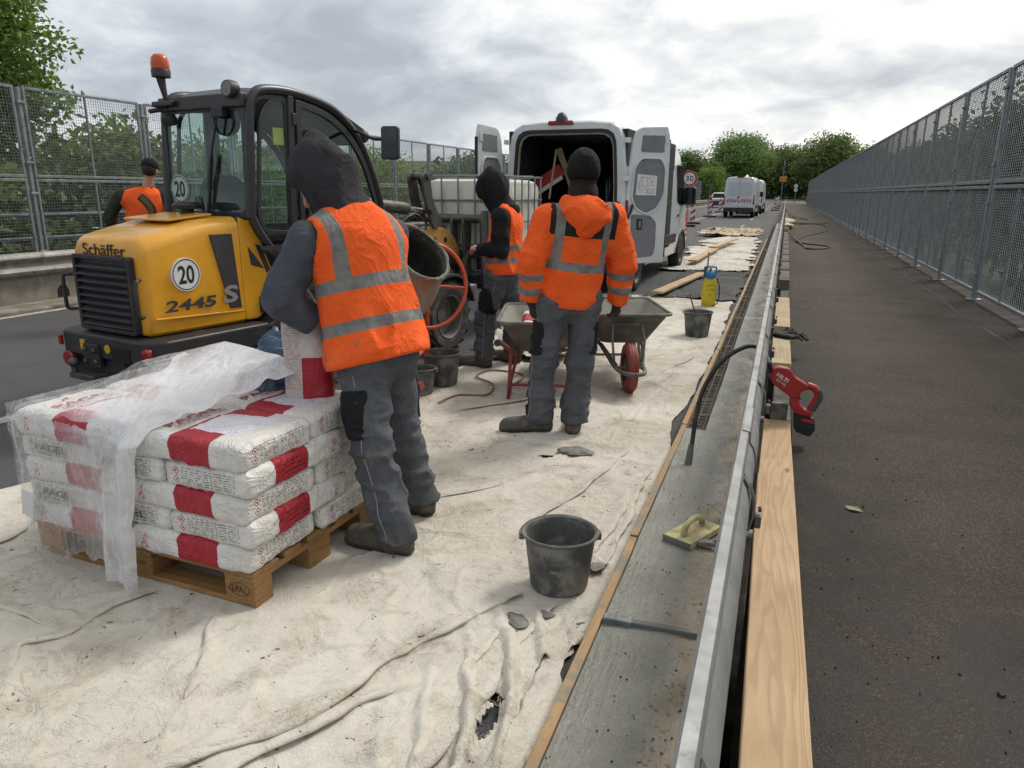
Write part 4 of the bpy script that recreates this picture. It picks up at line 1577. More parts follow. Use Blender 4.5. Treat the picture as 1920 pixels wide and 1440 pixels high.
# ================================================================== euro pallet and sacks
PX, PY, PR = -2.335, 2.40, math.radians(-2.5)
pal = thing('wooden_pallet', 'wooden euro pallet under the stack of white and red sacks', 'pallet', (PX, PY, 0.012), PR)
for y in (-0.3275, -0.17, 0, 0.17, 0.3275):
    wd = 0.145 if abs(y) > 0.3 or y == 0 else 0.10
    MB().box((0, y, 0.133), (1.2, wd, 0.022)).build('deck_board', M_OLDWOOD, pal, bevel=0.003)
for x in (-0.5275, 0, 0.5275):
    MB().box((x, 0, 0.111), (0.145, 0.8, 0.022)).build('cross_board', M_OLDWOODY, pal, bevel=0.003)
for x in (-0.5275, 0, 0.5275):
    for y in (-0.35, 0, 0.35):
        MB().box((x, y, 0.061), (0.145, 0.10 if y else 0.145, 0.078)).build('block', M_OLDWOODY, pal, bevel=0.004)
for y in (-0.35, 0, 0.35):
    MB().box((0, y, 0.011), (1.2, 0.1 if y else 0.145, 0.022)).build('bottom_board', M_OLDWOOD, pal, bevel=0.003)
M_BURN = mat('burnt_mark', '2b1a0d', '3a2413', rough=0.8)
put_text('EPAL', 0.075, 0.03, plane_fn((0.5275, -0.4002, 0.066), (1, 0, 0), (0, 0, 1), 0.001), 'brand_mark', M_BURN, pal)
o_ = MB()
frame_prism(o_, [(0.052 * math.cos(a), 0.028 * math.sin(a)) for a in np.linspace(0, 2 * PI, 25)[:-1]], [(0.049 * math.cos(a), 0.026 * math.sin(a)) for a in np.linspace(0, 2 * PI, 25)[:-1]], (0.5275, -0.4002, 0.066), (1, 0, 0), (0, 0, 1), (0, -0.001, 0))
o_.build('brand_ring', M_BURN, pal)
put_text('N503', 0.07, 0.018, plane_fn((0.0, -0.4002, 0.07), (1, 0, 0), (0, 0, 1), 0.001), 'brand_mark', M_BURN, pal)


def sack_mat(name, long_=0.27, variant=0):
    """printed paper sack; local x is the long axis"""
    t = NT(name)
    co = t.coord()
    x, y, z = t.sep(co)
    geo = t.n('ShaderNodeNewGeometry')
    vt = t.n('ShaderNodeVectorTransform', vector_type='NORMAL', convert_from='WORLD', convert_to='OBJECT')
    t.set(vt.inputs[0], geo.outputs['Normal'])
    nx, ny, nz = t.sep(vt.outputs[0])
    anx, any_, ay = t.math('ABSOLUTE', nx), t.math('ABSOLUTE', ny), t.math('ABSOLUTE', y)
    paper = t.mix(t.step(t.noise(5, 5, 0.6), 0.3, 0.7), rgb('dddbd7'), rgb('cecbc5'))
    red = rgb('a51c2d')
    b = t.band(x, -0.045, 0.150)
    top = t.math('GREATER_THAN', nz, 0.55)
    panel = t.math('MULTIPLY', t.band(x, -0.028, 0.205), t.math('LESS_THAN', ay, 0.115))
    c = t.mix(b, paper, red)
    lab = t.mix(0.0, rgb('dcdae2'), rgb('dcdae2'))
    ln = t.math('MULTIPLY', t.step(t.math('SINE', t.math('MULTIPLY', x, 520.0)), 0.3, 0.5), t.step(t.noise(70, 2, 0.6, vec=t.coord('Object', scale=(0.6, 2.5, 1))), 0.50, 0.56))
    ln = t.math('MULTIPLY', ln, t.step(t.noise(9, 2, 0.5), 0.5, 0.6))
    lab = t.mix(t.math('MULTIPLY', ln, 0.75), lab, rgb('3c3b41'))
    c = t.mix(t.math('MULTIPLY', panel, top), c, lab)
    # narrow ends: table of small print
    end = t.math('MULTIPLY', t.math('GREATER_THAN', anx, 0.6), t.band(z, -0.034, 0.034))
    rows = t.step(t.math('SINE', t.math('MULTIPLY', z, 640.0)), -0.2, 0.4)
    cols = t.step(t.noise(150, 1, 0.5, vec=t.coord('Object', scale=(0.6, 0.6, 0.6))), 0.40, 0.50)
    ruled = t.math('LESS_THAN', t.math('ABSOLUTE', t.math('SUBTRACT', t.math('FRACT', t.math('MULTIPLY', y, 22.0)), 0.5)), 0.44)
    inside = t.band(y, -0.108, 0.15)
    tb = t.math('MULTIPLY', t.math('MULTIPLY', rows, cols), t.math('MULTIPLY', ruled, inside))
    c = t.mix(t.math('MULTIPLY', t.math('MULTIPLY', end, tb), 0.72), c, rgb('3b3a38'))
    # hazard diamonds at one corner of the end
    for zc in (-0.017, 0.019):
        dd = t.math('ADD', t.math('ABSOLUTE', t.math('ADD', y, 0.135)), t.math('ABSOLUTE', t.math('SUBTRACT', z, zc)))
        c = t.mix(t.math('MULTIPLY', end, t.band(dd, 0.0135, 0.018)), c, rgb('b02a35'))
        c = t.mix(t.math('MULTIPLY', end, t.math('LESS_THAN', dd, 0.0055)), c, rgb('26231f'))
    # long sides: date stamp on the red band, small pink emblem
    sd = t.math('MULTIPLY', t.math('GREATER_THAN', any_, 0.6), t.band(z, -0.03, 0.03))
    em = t.math('MULTIPLY', t.band(x, -0.235, -0.20), t.step(t.noise(85, 2, 0.6), 0.5, 0.54))
    c = t.mix(t.math('MULTIPLY', t.math('MULTIPLY', sd, em), 0.8), c, rgb('c0505a'))
    st = t.math('MULTIPLY', t.math('MULTIPLY', t.band(x, -0.03, 0.14), t.math('GREATER_THAN', y, 0.0)), t.step(t.math('SINE', t.math('MULTIPLY', z, 330.0)), 0.1, 0.4))
    st = t.math('MULTIPLY', st, t.step(t.noise(110, 1, 0.5), 0.47, 0.52))
    c = t.mix(t.math('MULTIPLY', t.math('MULTIPLY', sd, st), 0.85), c, rgb('1c1516'))
    dn = t.step(t.noise(7, 8, 0.7, 0.5), 0.60, 0.72)
    c = t.mix(t.math('MULTIPLY', dn, 0.16), c, rgb('97928a'))
    wr = t.noise(9, 3, 0.5, 1.8, vec=t.coord('Object', scale=(0.8, 1.8, 1.2)))
    wr2 = t.noise(5, 3, 0.5, 2.2, vec=t.coord('Object', scale=(2.4, 0.7, 1.2)))
    rd = t.math('ADD', t.step(t.math('ABSOLUTE', t.math('SUBTRACT', wr, 0.5)), 0.10, 0.0), t.step(t.math('ABSOLUTE', t.math('SUBTRACT', wr2, 0.5)), 0.09, 0.0))
    return t.fin(c, 0.5, 0, t.bump(t.math('ADD', t.math('ADD', wr, wr2), t.math('MULTIPLY', rd, 0.35)), 0.5, 0.02))


M_SACK = sack_mat('printed_paper_sack')
_SM = {}


def sack_mesh(L, Wd, T, seed):
    key = (L, Wd, T, seed)
    if key in _SM:
        return _SM[key]
    nx, ny, nz = 30, 22, 8
    pts, faces, idm = [], [], {}

    def vid(i, j, k):
        if (i, j, k) not in idm:
            idm[(i, j, k)] = len(pts)
            pts.append((2 * i / nx - 1, 2 * j / ny - 1, 2 * k / nz - 1))
        return idm[(i, j, k)]
    for i in range(nx):
        for j in range(ny):
            faces.append((vid(i, j, nz), vid(i + 1, j, nz), vid(i + 1, j + 1, nz), vid(i, j + 1, nz)))
            faces.append((vid(i, j, 0), vid(i, j + 1, 0), vid(i + 1, j + 1, 0), vid(i + 1, j, 0)))
    for i in range(nx):
        for k in range(nz):
            faces.append((vid(i, 0, k), vid(i + 1, 0, k), vid(i + 1, 0, k + 1), vid(i, 0, k + 1)))
            faces.append((vid(i, ny, k), vid(i, ny, k + 1), vid(i + 1, ny, k + 1), vid(i + 1, ny, k)))
    for j in range(ny):
        for k in range(nz):
            faces.append((vid(0, j, k), vid(0, j, k + 1), vid(0, j + 1, k + 1), vid(0, j + 1, k)))
            faces.append((vid(nx, j, k), vid(nx, j + 1, k), vid(nx, j + 1, k + 1), vid(nx, j, k + 1)))
    p = np.array(pts)
    # pull the cube to a pillow
    hb = np.array([L / 2, Wd / 2, T / 2])
    v0 = p * hb
    rr0 = 0.030
    ic = np.clip(v0, -(hb - rr0), hb - rr0)
    dv = v0 - ic
    v = ic + dv / np.maximum(np.linalg.norm(dv, axis=1), 1e-6)[:, None] * rr0
    p = v / hb
    sag = 1 - 0.15 * np.abs(p[:, 0]) ** 5 - 0.12 * np.abs(p[:, 1]) ** 5
    v[:, 2] *= np.where(p[:, 2] > 0, sag * 1.06, 1.0)
    n = v / np.linalg.norm(v / np.array([L, Wd, T]), axis=1)[:, None] / np.array([L, Wd, T])
    n /= np.linalg.norm(n, axis=1)[:, None]
    cr = fbm(v * [1.0, 2.4, 1.4] + seed * 3.1, 7, 2, seed)
    cr2 = fbm(v * [2.4, 1.0, 1.4] + seed * 1.7, 7, 2, seed + 2)
    d = 0.006 * fbm(v + seed, 8, 2, seed + 4) + 0.005 * np.exp(-(cr / 0.12) ** 2) + 0.004 * np.exp(-(cr2 / 0.12) ** 2) - 0.004
    v = v + n * d[:, None]
    me = bpy.data.meshes.new('sack')
    me.from_pydata(v.tolist(), [], faces)
    me.materials.append(M_SACK)
    me.polygons.foreach_set('use_smooth', [True] * len(me.polygons))
    me.update()
    _SM[key] = me
    return me


M_RED = mat('red_print', 'a51c2d', '96192a', rough=0.55)
M_BLK = mat('black_print', '232225', '2d2b2d', rough=0.55)


def star_poly(n=4):
    P = []
    for i in range(8):
        r = (0.034, 0.011)[i % 2]
        a = PI / 4 * i + PI / 4
        P.append((r * math.cos(a) * (1.25 if i % 4 in (0,) else 1), r * math.sin(a)))
    return P


def sack(label, lx, ly, layer, rot, dims=(0.605, 0.415, 0.114), seed=1, top=False, end_text=None, group='stacked sacks of concrete mix'):
    zc = 0.012 + 0.144 + 0.101 * layer + dims[2] / 2 - 0.003
    o = bpy.data.objects.new('cement_sack', sack_mesh(*dims, seed))
    COL.objects.link(o)
    c, s = math.cos(PR), math.sin(PR)
    o.location = (PX + lx * c - ly * s, PY + lx * s + ly * c, zc)
    o.rotation_euler = (0, 0, PR + rot)
    tag(o, label, 'sack', group)
    T = dims[2]
    if top:
        def onbag(x0, y0):
            def fn(a, b):
                X, Y = x0 - b, y0 + a
                k = 1 - 0.15 * abs(X / dims[0] * 2) ** 5 - 0.12 * abs(Y / dims[1] * 2) ** 5
                return Vector((X, Y, T / 2 * 1.06 * k * (1 - 0.02) + 0.0035))
            return fn
        put_text('PAGEL', 0.27, 0.050, onbag(-0.125, 0.0), 'lettering', M_RED, o)
        put_text('SPEZIAL', 0.26, 0.022, onbag(-0.078, 0.0), 'lettering', M_RED, o)
        m = MB()
        fn = onbag(-0.205, -0.03)
        P = [fn(a, b) for a, b in star_poly()]
        cp = fn(0, 0)
        m.add([tuple(p) for p in P] + [tuple(cp)], [(i, (i + 1) % 8, 8) for i in range(8)])
        m.build('emblem', M_RED, o, fix=False)
    if end_text:
        sg = end_text
        fe = lambda a, b: Vector((sg * (dims[0] / 2 + 0.009), sg * a, b))
        put_text('PAGEL', 0.19, 0.030, lambda a, b: fe(a, b + 0.008), 'lettering', M_BLK, o)
        put_text('ADR', 0.19, 0.008, lambda a, b: fe(a, b - 0.018), 'lettering', M_BLK, o)
    return o


# layers 0, 2, 4: four sacks lengthways; layers 1, 3: three across the front, two behind
where = {0: 'bottom layer', 1: 'second layer from the bottom', 2: 'middle layer', 3: 'second layer from the top', 4: 'top layer'}
for ly_ in (0, 2, 4):
    for (x, y, nm, sd) in ((0.308, -0.212, 'near right corner', 1), (0.308, 0.205, 'far right corner', 2), (-0.302, -0.212, 'near left corner under the film', 3), (-0.302, 0.205, 'far left corner under the film', 4)):
        j = random.uniform(-0.008, 0.008)
        lab = 'white and red sack, %s, %s' % (nm, where[ly_])
        sack(lab, x + j, y + j, ly_, random.uniform(-0.03, 0.03) + (0 if sd != 4 else PI), seed=sd + ly_, top=(ly_ == 4))
for ly_ in (1, 3):
    for (x, nm, sd) in ((0.408, 'front right corner', 5), (0.0, 'front middle', 6), (-0.40, 'front left under the film', 7)):
        j = random.uniform(-0.008, 0.008)
        lab = 'white sack with its end outwards, %s, %s' % (nm, where[ly_])
        sack(lab, x + j, -0.118 + j, ly_, -PI / 2, seed=sd + ly_, end_text=(1 if sd != 5 else None))
    for (x, nm, sd) in ((0.3, 'right', 8), (-0.3, 'left', 9)):
        sack('narrow white sack at the back %s of the stack, %s' % (nm, where[ly_]), x, 0.285, ly_, 0.0, dims=(0.575, 0.215, 0.108), seed=sd + ly_)


def film_mat():
    t = NT('clear_film')
    wr = t.noise(4.0, 3, 0.5, 1.6, vec=t.coord('Object', scale=(1.8, 0.8, 0.7)))
    wr2 = t.noise(13, 2, 0.5, 1.0, vec=t.coord('Object', scale=(1.6, 0.7, 0.6)))
    rd = t.step(t.math('ABSOLUTE', t.math('SUBTRACT', wr, 0.5)), 0.045, 0.0)
    rd2 = t.step(t.math('ABSOLUTE', t.math('SUBTRACT', wr2, 0.5)), 0.05, 0.0)
    haze = t.math('ADD', t.math('ADD', t.math('MULTIPLY', rd, 0.16), t.math('MULTIPLY', rd2, 0.12)), t.math('ADD', t.attr('dens'), t.math('MULTIPLY', t.math('SUBTRACT', t.noise(3, 4, 0.6), 0.5), 0.3)), clamp=True)
    nrm = t.bump(t.math('ADD', wr, t.math('MULTIPLY', wr2, 0.35)), 0.55, 0.04)
    m = t.fin((0.90, 0.90, 0.91, 1), 0.25, 0, nrm, Specular_IOR_Level=0.6)
    tl = t.n('ShaderNodeBsdfTranslucent')
    tl.inputs[0].default_value = (0.9, 0.9, 0.91, 1)
    m0 = t.n('ShaderNodeMixShader')
    m0.inputs[0].default_value = 0.35
    t.t.links.new(t.b.outputs[0], m0.inputs[1])
    t.t.links.new(tl.outputs[0], m0.inputs[2])
    tr = t.n('ShaderNodeBsdfTransparent')
    tr.inputs[0].default_value = (0.98, 0.98, 0.98, 1)
    ms = t.n('ShaderNodeMixShader')
    t.set(ms.inputs[0], haze)
    t.t.links.new(tr.outputs[0], ms.inputs[1])
    t.t.links.new(m0.outputs[0], ms.inputs[2])
    t.t.links.new(ms.outputs[0], t.out.inputs[0])
    return m


M_FILM = film_mat()


def film():
    """wrapping film pulled back over the left half of the stack"""
    nu, nv = 150, 150
    u = np.linspace(0, 1, nu)[:, None]
    v = np.linspace(0, 1, nv)[None, :]
    # v: path from the back top edge (0) over the top (0.5) and down the front to the pallet (1); u: left to right
    ztop = 0.012 + 0.144 + 0.515
    path = np.array([(0.0, 0.44, ztop - 0.12), (0.08, 0.36, ztop + 0.05), (0.18, 0.22, ztop + 0.15), (0.30, 0.0, ztop + 0.11), (0.42, -0.22, ztop + 0.05), (0.50, -0.40, ztop + 0.01), (0.56, -0.425, ztop - 0.06), (0.75, -0.43, 0.38), (0.9, -0.435, 0.2), (1.0, -0.44, 0.05)])
    y = np.interp(v, path[:, 0], path[:, 1]) + 0 * u
    z = np.interp(v, path[:, 0], path[:, 2]) + 0 * u
    right = np.interp(v, [0, 0.15, 0.3, 0.42, 0.5, 0.6, 0.8, 1.0], [0.36, 0.42, 0.32, 0.24, 0.18, 0.13, 0.10, 0.08])
    left = np.interp(v, [0, 0.3, 0.5, 0.75, 1.0], [-0.585, -0.595, -0.60, -0.60, -0.56])
    x = left + (right - left) * u
    P = np.stack([x * 1.0, y, z], -1)
    q = np.stack([x, v + 0 * x, 0 * x], -1)
    # left side lies close on the sacks, right side is bunched
    top = np.clip((0.52 - v) / 0.1, 0, 1)
    lift = np.interp(u, [0, 0.25, 0.55, 0.85, 1.0], [-0.09, -0.03, 0.05, 0.02, -0.03]) * top * np.interp(v, [0, 0.1, 0.3, 0.5], [0.4, 1, 1, 0.4])
    z2 = z + lift
    z2 = np.where(v < 0.5, np.maximum(z2, ztop + 0.008 + 0.0 * u), z2)
    z2 = np.where(v < 0.08, z, z2)
    rf = np.exp(-((u - 0.93) / 0.09) ** 2)
    fr = np.clip((v - 0.5) / 0.06, 0, 1)
    n1 = fbm(q * np.array([2.0, 4.0, 1]), 1.3, 3, 3)
    n2 = fbm(q * np.array([6, 1.2, 1]), 1.6, 2, 8)
    y2 = y - fr * (0.010 + 0.05 * rf + 0.010 * n1 + 0.014 * np.exp(-(n2 / 0.12) ** 2)) - fr * 0.05 * np.exp(-((u - 0.80) / 0.05) ** 2) * np.clip((v - 0.55) * 3, 0, 1)
    z2 = z2 + np.maximum(top * (0.018 * n1 + 0.026 * np.exp(-(n1 / 0.10) ** 2) * np.clip(u * 2, 0, 1)), -0.004) + fr * 0.012 * n2
    x2 = x + 0.02 * n1 * np.clip(u * 3 - 1, 0, 1) + fr * 0.012 * n2
    # ragged lower edge
    z2 = z2 + np.clip((v - 0.93) / 0.07, 0, 1) * 0.05 * n2
    dens = np.clip(0.17 + 0.62 * np.clip((u - 0.30) * 2.4, 0, 1) * np.where(v < 0.56, 1, 0.55) + 0.30 * rf * (v > 0.5), 0, 0.92) + 0 * v
    V = np.stack([x2, y2, z2], -1).reshape(-1, 3)
    i, j = np.meshgrid(np.arange(nu - 1), np.arange(nv - 1), indexing='ij')
    f = np.stack([i * nv + j, (i + 1) * nv + j, (i + 1) * nv + j + 1, i * nv + j + 1], -1).reshape(-1, 4)
    root = thing('plastic_film', 'torn clear plastic film draped over the left half of the sack stack', 'plastic film', (PX, PY, 0), PR)
    o = mesh_obj('film_cover', V, f, M_FILM, root, smooth=180)
    a = o.data.attributes.new('dens', 'FLOAT', 'POINT')
    a.data.foreach_set('value', dens.reshape(-1))
    # the left end panel
    nu2, nv2 = 40, 50
    yy = np.linspace(-0.43, 0.42, nu2)[:, None]
    zz = np.linspace(0.06, ztop + 0.02, nv2)[None, :]
    q = np.stack([yy + 0 * zz, zz + 0 * yy, 0 * yy * zz], -1)
    n1 = fbm(q, 3, 4, 12)
    xx = -0.62 - 0.012 * n1 - 0.015 * np.exp(-(n1 / 0.1) ** 2)
    V = np.stack([xx, yy + 0 * zz, zz + 0 * yy], -1).reshape(-1, 3)
    i, j = np.meshgrid(np.arange(nu2 - 1), np.arange(nv2 - 1), indexing='ij')
    f = np.stack([i * nv2 + j, (i + 1) * nv2 + j, (i + 1) * nv2 + j + 1, i * nv2 + j + 1], -1).reshape(-1, 4)
    o = mesh_obj('film_end', V, f, M_FILM, root, smooth=180)
    a = o.data.attributes.new('dens', 'FLOAT', 'POINT')
    a.data.foreach_set('value', np.full(nu2 * nv2, 0.2))
    # code sticker on the film
    s = MB().box((-0.53, -0.468, 0.27), (0.07, 0.002, 0.12), (0, 0.2, 0))
    s.build('sticker', mat('white_sticker', 'd9d9d9', 'cccccc', rough=0.5), root)


film()

# standing half-empty sack the front worker holds
def standing_sack():
    root = thing('cement_sack', 'upright opened sack held by the front worker above the stack', 'sack', (-1.925, 2.64, 0.662), math.radians(25))
    n, k = 28, 26
    V, F = [], []
    H = 0.50
    for i in range(k + 1):
        tt = i / k
        z = H * tt
        a = 0.105 * (1 - 0.42 * tt ** 2.2)
        b_ = 0.070 * (1 - 0.72 * tt ** 1.5)
        for j in range(n):
            th = 2 * PI * j / n
            cs, sn = math.cos(th), math.sin(th)
            e = 0.6
            x = a * abs(cs) ** e * (1 if cs > 0 else -1)
            y = b_ * abs(sn) ** e * (1 if sn > 0 else -1)
            wr = 0.008 * float(fbm(np.array([[x * 9, y * 9, z * 5]]), 2.0, 3, 6)[0]) * (0.5 + tt)
            V.append((x + wr * cs - 0.05 * tt * tt, y + wr * sn, z))
    for i in range(k):
        for j in range(n):
            F.append((i * n + j, i * n + (j + 1) % n, (i + 1) * n + (j + 1) % n, (i + 1) * n + j))
    F.append(tuple(range(n))[::-1])
    t = NT('upright_sack_paper')
    x, y, z = t.sep(t.coord())
    c = t.mix(t.step(t.noise(6, 5, 0.6), 0.3, 0.7), rgb('cbc8c3'), rgb('b6b2aa'))
    rd = t.math('MULTIPLY', t.math('LESS_THAN', z, 0.19), t.math('GREATER_THAN', x, -0.02))
    c = t.mix(rd, c, rgb('a51c2d'))
    pr = t.math('MULTIPLY', t.band(z, 0.05, 0.36), t.math('LESS_THAN', x, -0.025))
    rows = t.math('MULTIPLY', t.step(t.math('SINE', t.math('MULTIPLY', z, 620.0)), -0.1, 0.4), t.step(t.noise(60, 1, 0.5, vec=t.coord('Object', scale=(1, 1, 4))), 0.40, 0.5))
    c = t.mix(t.math('MULTIPLY', t.math('MULTIPLY', pr, rows), 0.6), c, rgb('b0303f'))
    cl = t.step(z, 0.36, 0.40)
    c = t.mix(t.math('MULTIPLY', cl, 0.55), c, rgb('a6a49c'))
    mm = t.fin(c, 0.5, 0, t.bump(t.noise(14, 5, 0.6, 1.5), 0.6, 0.03))
    mesh_obj('sack_body', V, F, mm, root, smooth=180)


standing_sack()


def crumple(name, label, cat, c, r, m, seed, amp=0.25, n=5, rz=0.0, ridge=0.12):
    bm = bmesh.new()
    bmesh.ops.create_icosphere(bm, subdivisions=n, radius=1.0)
    V = np.array([tuple(v.co) for v in bm.verts])
    n1 = fbm(V + seed, 1.6, 3, seed)
    n2 = fbm(V + seed, 3.0, 3, seed + 5)
    s = 1 + amp * n1 + ridge * np.exp(-(n2 / 0.10) ** 2) - 0.06 * np.abs(n2)
    V = V * s[:, None] * np.array(r)
    V[:, 2] = np.maximum(V[:, 2], -r[2] * 0.62)
    for v, p in zip(bm.verts, V):
        v.co = p
    me = bpy.data.meshes.new(name)
    bm.to_mesh(me)
    bm.free()
    me.materials.append(m)
    me.polygons.foreach_set('use_smooth', [True] * len(me.polygons))
    o = bpy.data.objects.new(name, me)
    COL.objects.link(o)
    o.location = (c[0], c[1], c[2] + r[2] * 0.62)
    o.rotation_euler = (0, 0, rz)
    return tag(o, label, cat)


M_BLUEBAG = mat('blue_plastic_bag', '3c566e', '2b4257', ns=6, rough=0.32, bump=0.9, bs=14, bd=0.03, dirt='8494a0', damt=0.35, ds=8)
crumple('plastic_bag', 'crumpled blue plastic bag behind the sack stack', 'bag', (-2.13, 2.72, 0.668), (0.17, 0.12, 0.15), M_BLUEBAG, 4, 0.3, rz=0.4)

# ================================================================== buckets
M_BUCKET = mat('mortar_bucket', '434547', '575859', ns=5, rough=0.6, dirt='85837c', damt=0.7, ds=9, bump=0.3, bs=40)
M_BUCKIN = mat('mortar_bucket_inside', '5b5b58', '454543', ns=6, rough=0.8, dirt='8b8a83', damt=0.6, ds=6, bump=0.5, bs=50)


def bucket(label, loc, rb, rt, h, rz=0.0, stick=False, mortar=False, squash=1.0, loose=False):
    root = thing('mortar_bucket', label, 'bucket', loc, rz, 'black mortar buckets')
    m = MB()
    m.lathe([(0, 0), (rb * 0.93, 0), (rb, 0.012), (rb + (rt - rb) * 0.93, h * 0.93), (rt, h * 0.96), (rt + 0.006, h * 0.985), (rt + 0.011, h * 0.99), (rt + 0.013, h), (rt + 0.008, h + 0.007), (rt - 0.002, h + 0.004), (rt - 0.007, h - 0.01)], 40)
    o = m.build('shell', M_BUCKET, root, smooth=50)
    m = MB()
    m.lathe([(rt - 0.0065, h - 0.008), (rb - 0.003, 0.03 if not mortar else h * 0.6), (0, 0.028 if not mortar else h * 0.6)], 40)
    o = m.build('inside', M_BUCKIN, root, smooth=60)
    m = MB()
    m.tube([((rt + 0.007) * math.cos(a), (rt + 0.007) * math.sin(a), h + 0.002) for a in np.linspace(0, 2 * PI, 41)[:-1]], 0.0075, 6, closed=True)
    m.build('rim', M_BUCKIN, root, smooth=70)
    # handle: wire bail lying on the rim with its two lugs
    m = MB()
    for sgn in (-1, 1):
        MB().box((sgn * (rt + 0.012), 0, h - 0.012), (0.02, 0.035, 0.03)).build('handle_lug', M_BUCKET, root, bevel=0.004)
    pts = []
    for i in range(17):
        a = PI * i / 16
        pts.append(((rt + 0.02) * math.cos(a), (rt + 0.03) * math.sin(a) * 0.98, h - 0.01 + 0.012 * math.sin(a)))
    m = MB()
    m.tube(pts, 0.0032, 6)
    m.build('handle', M_STRAP, root, smooth=60)
    if stick:
        m = MB()
        m.cyl((0.05, 0.03, h * 0.4), (-0.10, 0.05, h + 0.20), 0.008, 8)
        m.build('stirring_stick', M_STRAP, root, smooth=60)
    root.scale = (1, squash, 1)
    return root


bk = bucket('worn black mortar bucket in the foreground beside the fresh concrete', (-0.722, 2.555, 0.012), 0.116, 0.142, 0.235, 2.2, squash=0.93)
put_text('M9', 0.085, 0.03, lambda a, b: Vector((math.sin(a / 0.131) * 0.1325, -math.cos(a / 0.131) * 0.1325, 0.12 + b)), 'print', mat('faded_print', 'a5a39c', '7d7b76', rough=0.8), bk)
bk.rotation_euler[2] = 0.35
bucket('black bucket with a stirring stick beside the wheelbarrow', (-0.80, 8.2, 0.015), 0.125, 0.152, 0.27, 0.7, True, True)
bucket('large black bucket standing beside the mixer leg', (-2.53, 5.25, 0.02), 0.125, 0.15, 0.26, 1.1)
bucket('smaller grey smeared bucket between mixer leg and large bucket', (-2.55, 4.93, 0.02), 0.085, 0.105, 0.20, 0.2)

# ================================================================== small tools
fl = thing('sponge_float', 'cream plastering float lying on the fresh concrete', 'trowel', (-0.247, 3.01, 0.104), math.radians(-25))
M_CREAM = mat('cream_foam', 'c9bf8f', 'b5ab7c', ns=12, rough=0.75, bump=0.4, bs=60, dirt='77756c', damt=0.5, ds=14)
M_MORTAR = mat('mortar_smear', '7b7b75', '66665f', ns=9, rough=0.8, bump=0.5, bs=50)
MB().box((0, 0, 0.014), (0.135, 0.25, 0.028)).build('foam_pad', M_CREAM, fl, bevel=0.003)
MB().box((-0.002, -0.128, 0.0145), (0.136, 0.007, 0.027)).build('mortar_edge', M_MORTAR, fl, bevel=0.002)
MB().tube(bez((0, -0.075, 0.028), (0, -0.085, 0.10), (0, 0.075, 0.10), (0, 0.075, 0.028), 12), [0.015, 0.0145] + [0.0135] * 9 + [0.0145, 0.015], 10).build('handle', M_CREAM, fl, smooth=60)
tw = thing('brush', 'tool with a dark handle tucked under the barrier rail beside the float', 'tool', (-0.15, 2.93, 0.11), math.radians(0))
MB().cyl((0, 0, 0.02), (0.11, 0.02, 0.035), 0.011, 10).build('handle', M_GREYBLOCK, tw, smooth=60)
MB().box((-0.03, -0.006, 0.012), (0.07, 0.035, 0.02), (0, 0, 0.2)).build('head', M_MORTAR, tw, bevel=0.003)

# concrete vibrator: red battery drive with flexible hose
vb = thing('concrete_vibrator', 'red cordless concrete vibrator resting on the timber with its black hose over the rail', 'power tool', (0, 0, 0))
M_HRED = mat('tool_red', 'a82a26', '8f2320', ns=10, rough=0.45, dirt='5a4f4a', damt=0.3, ds=12)
M_RUB = mat('black_rubber', '1b1b1c', '242425', ns=12, rough=0.6, dirt='54524e', damt=0.3, ds=12)
M_WHITE = mat('white_print', 'dcdcdc', 'cfcfcf', rough=0.5)
hose = spline([(-0.372, 3.90, 0.10), (-0.366, 3.94, 0.20), (-0.36, 4.02, 0.36), (-0.335, 4.07, 0.50), (-0.26, 4.14, 0.64), (-0.16, 4.20, 0.715), (-0.085, 4.235, 0.725), (-0.02, 4.265, 0.66), (0.015, 4.275, 0.575)], 6)
MB().tube(hose, 0.0125, 10).build('hose', M_RUB, vb, smooth=80)
MB().tube([(-0.374, 3.885, 0.075), (-0.371, 3.915, 0.15), (-0.368, 3.935, 0.205)], [0.019, 0.019, 0.015], 12).build('vibrator_head', mat('mortar_coated_steel', '6f706b', '5d5d58', rough=0.6, metal=0.2), vb, smooth=50)
MB().cyl((-0.035, 4.258, 0.685), (-0.008, 4.27, 0.635), 0.0145, 12).build('sleeve', mat('bright_ferrule', 'b9bcbd', 'a5a8a9', rough=0.3, metal=0.7), vb, smooth=50)
# drive body in the plane facing the camera: axes along +x and down
O = Vector((0.015, 4.28, 0.585))
ux, uz, un = Vector((0.985, 0.17, 0)), Vector((0, 0, 1)), Vector((0.17, -0.985, 0))
body = [(0.0, 0.015), (0.03, 0.03), (0.09, 0.022), (0.13, -0.03), (0.175, -0.055), (0.20, -0.07), (0.20, -0.10), (0.165, -0.105), (0.16, -0.175), (0.19, -0.21), (0.245, -0.225), (0.235, -0.26), (0.15, -0.245), (0.115, -0.20), (0.115, -0.15), (0.07, -0.115), (0.01, -0.075), (-0.012, -0.03)]
m = MB()
m.prism(rpoly(body, 0.012, 3), O + un * -0.032, ux, uz, un * 0.064)
m.build('drive_housing', M_HRED, vb, bevel=0.012, seg=3)
m = MB()
hp = spline([O + ux * 0.195 + uz * -0.075, O + ux * 0.245 + uz * -0.095, O + ux * 0.262 + uz * -0.14, O + ux * 0.235 + uz * -0.205, O + ux * 0.22 + uz * -0.235], 5)
m.tube(hp, [0.021] * len(hp), 10)
m.build('grip', M_HRED, vb, smooth=70)
m = MB()
hp2 = [p + ux * 0.008 + un * 0.004 for p in hp[6:18]]
m.tube(hp2, [0.02] * len(hp2), 10)
m.build('grip_pad', mat('grey_rubber', '47494b', '3c3e40', rough=0.7), vb, smooth=70)
m = MB()
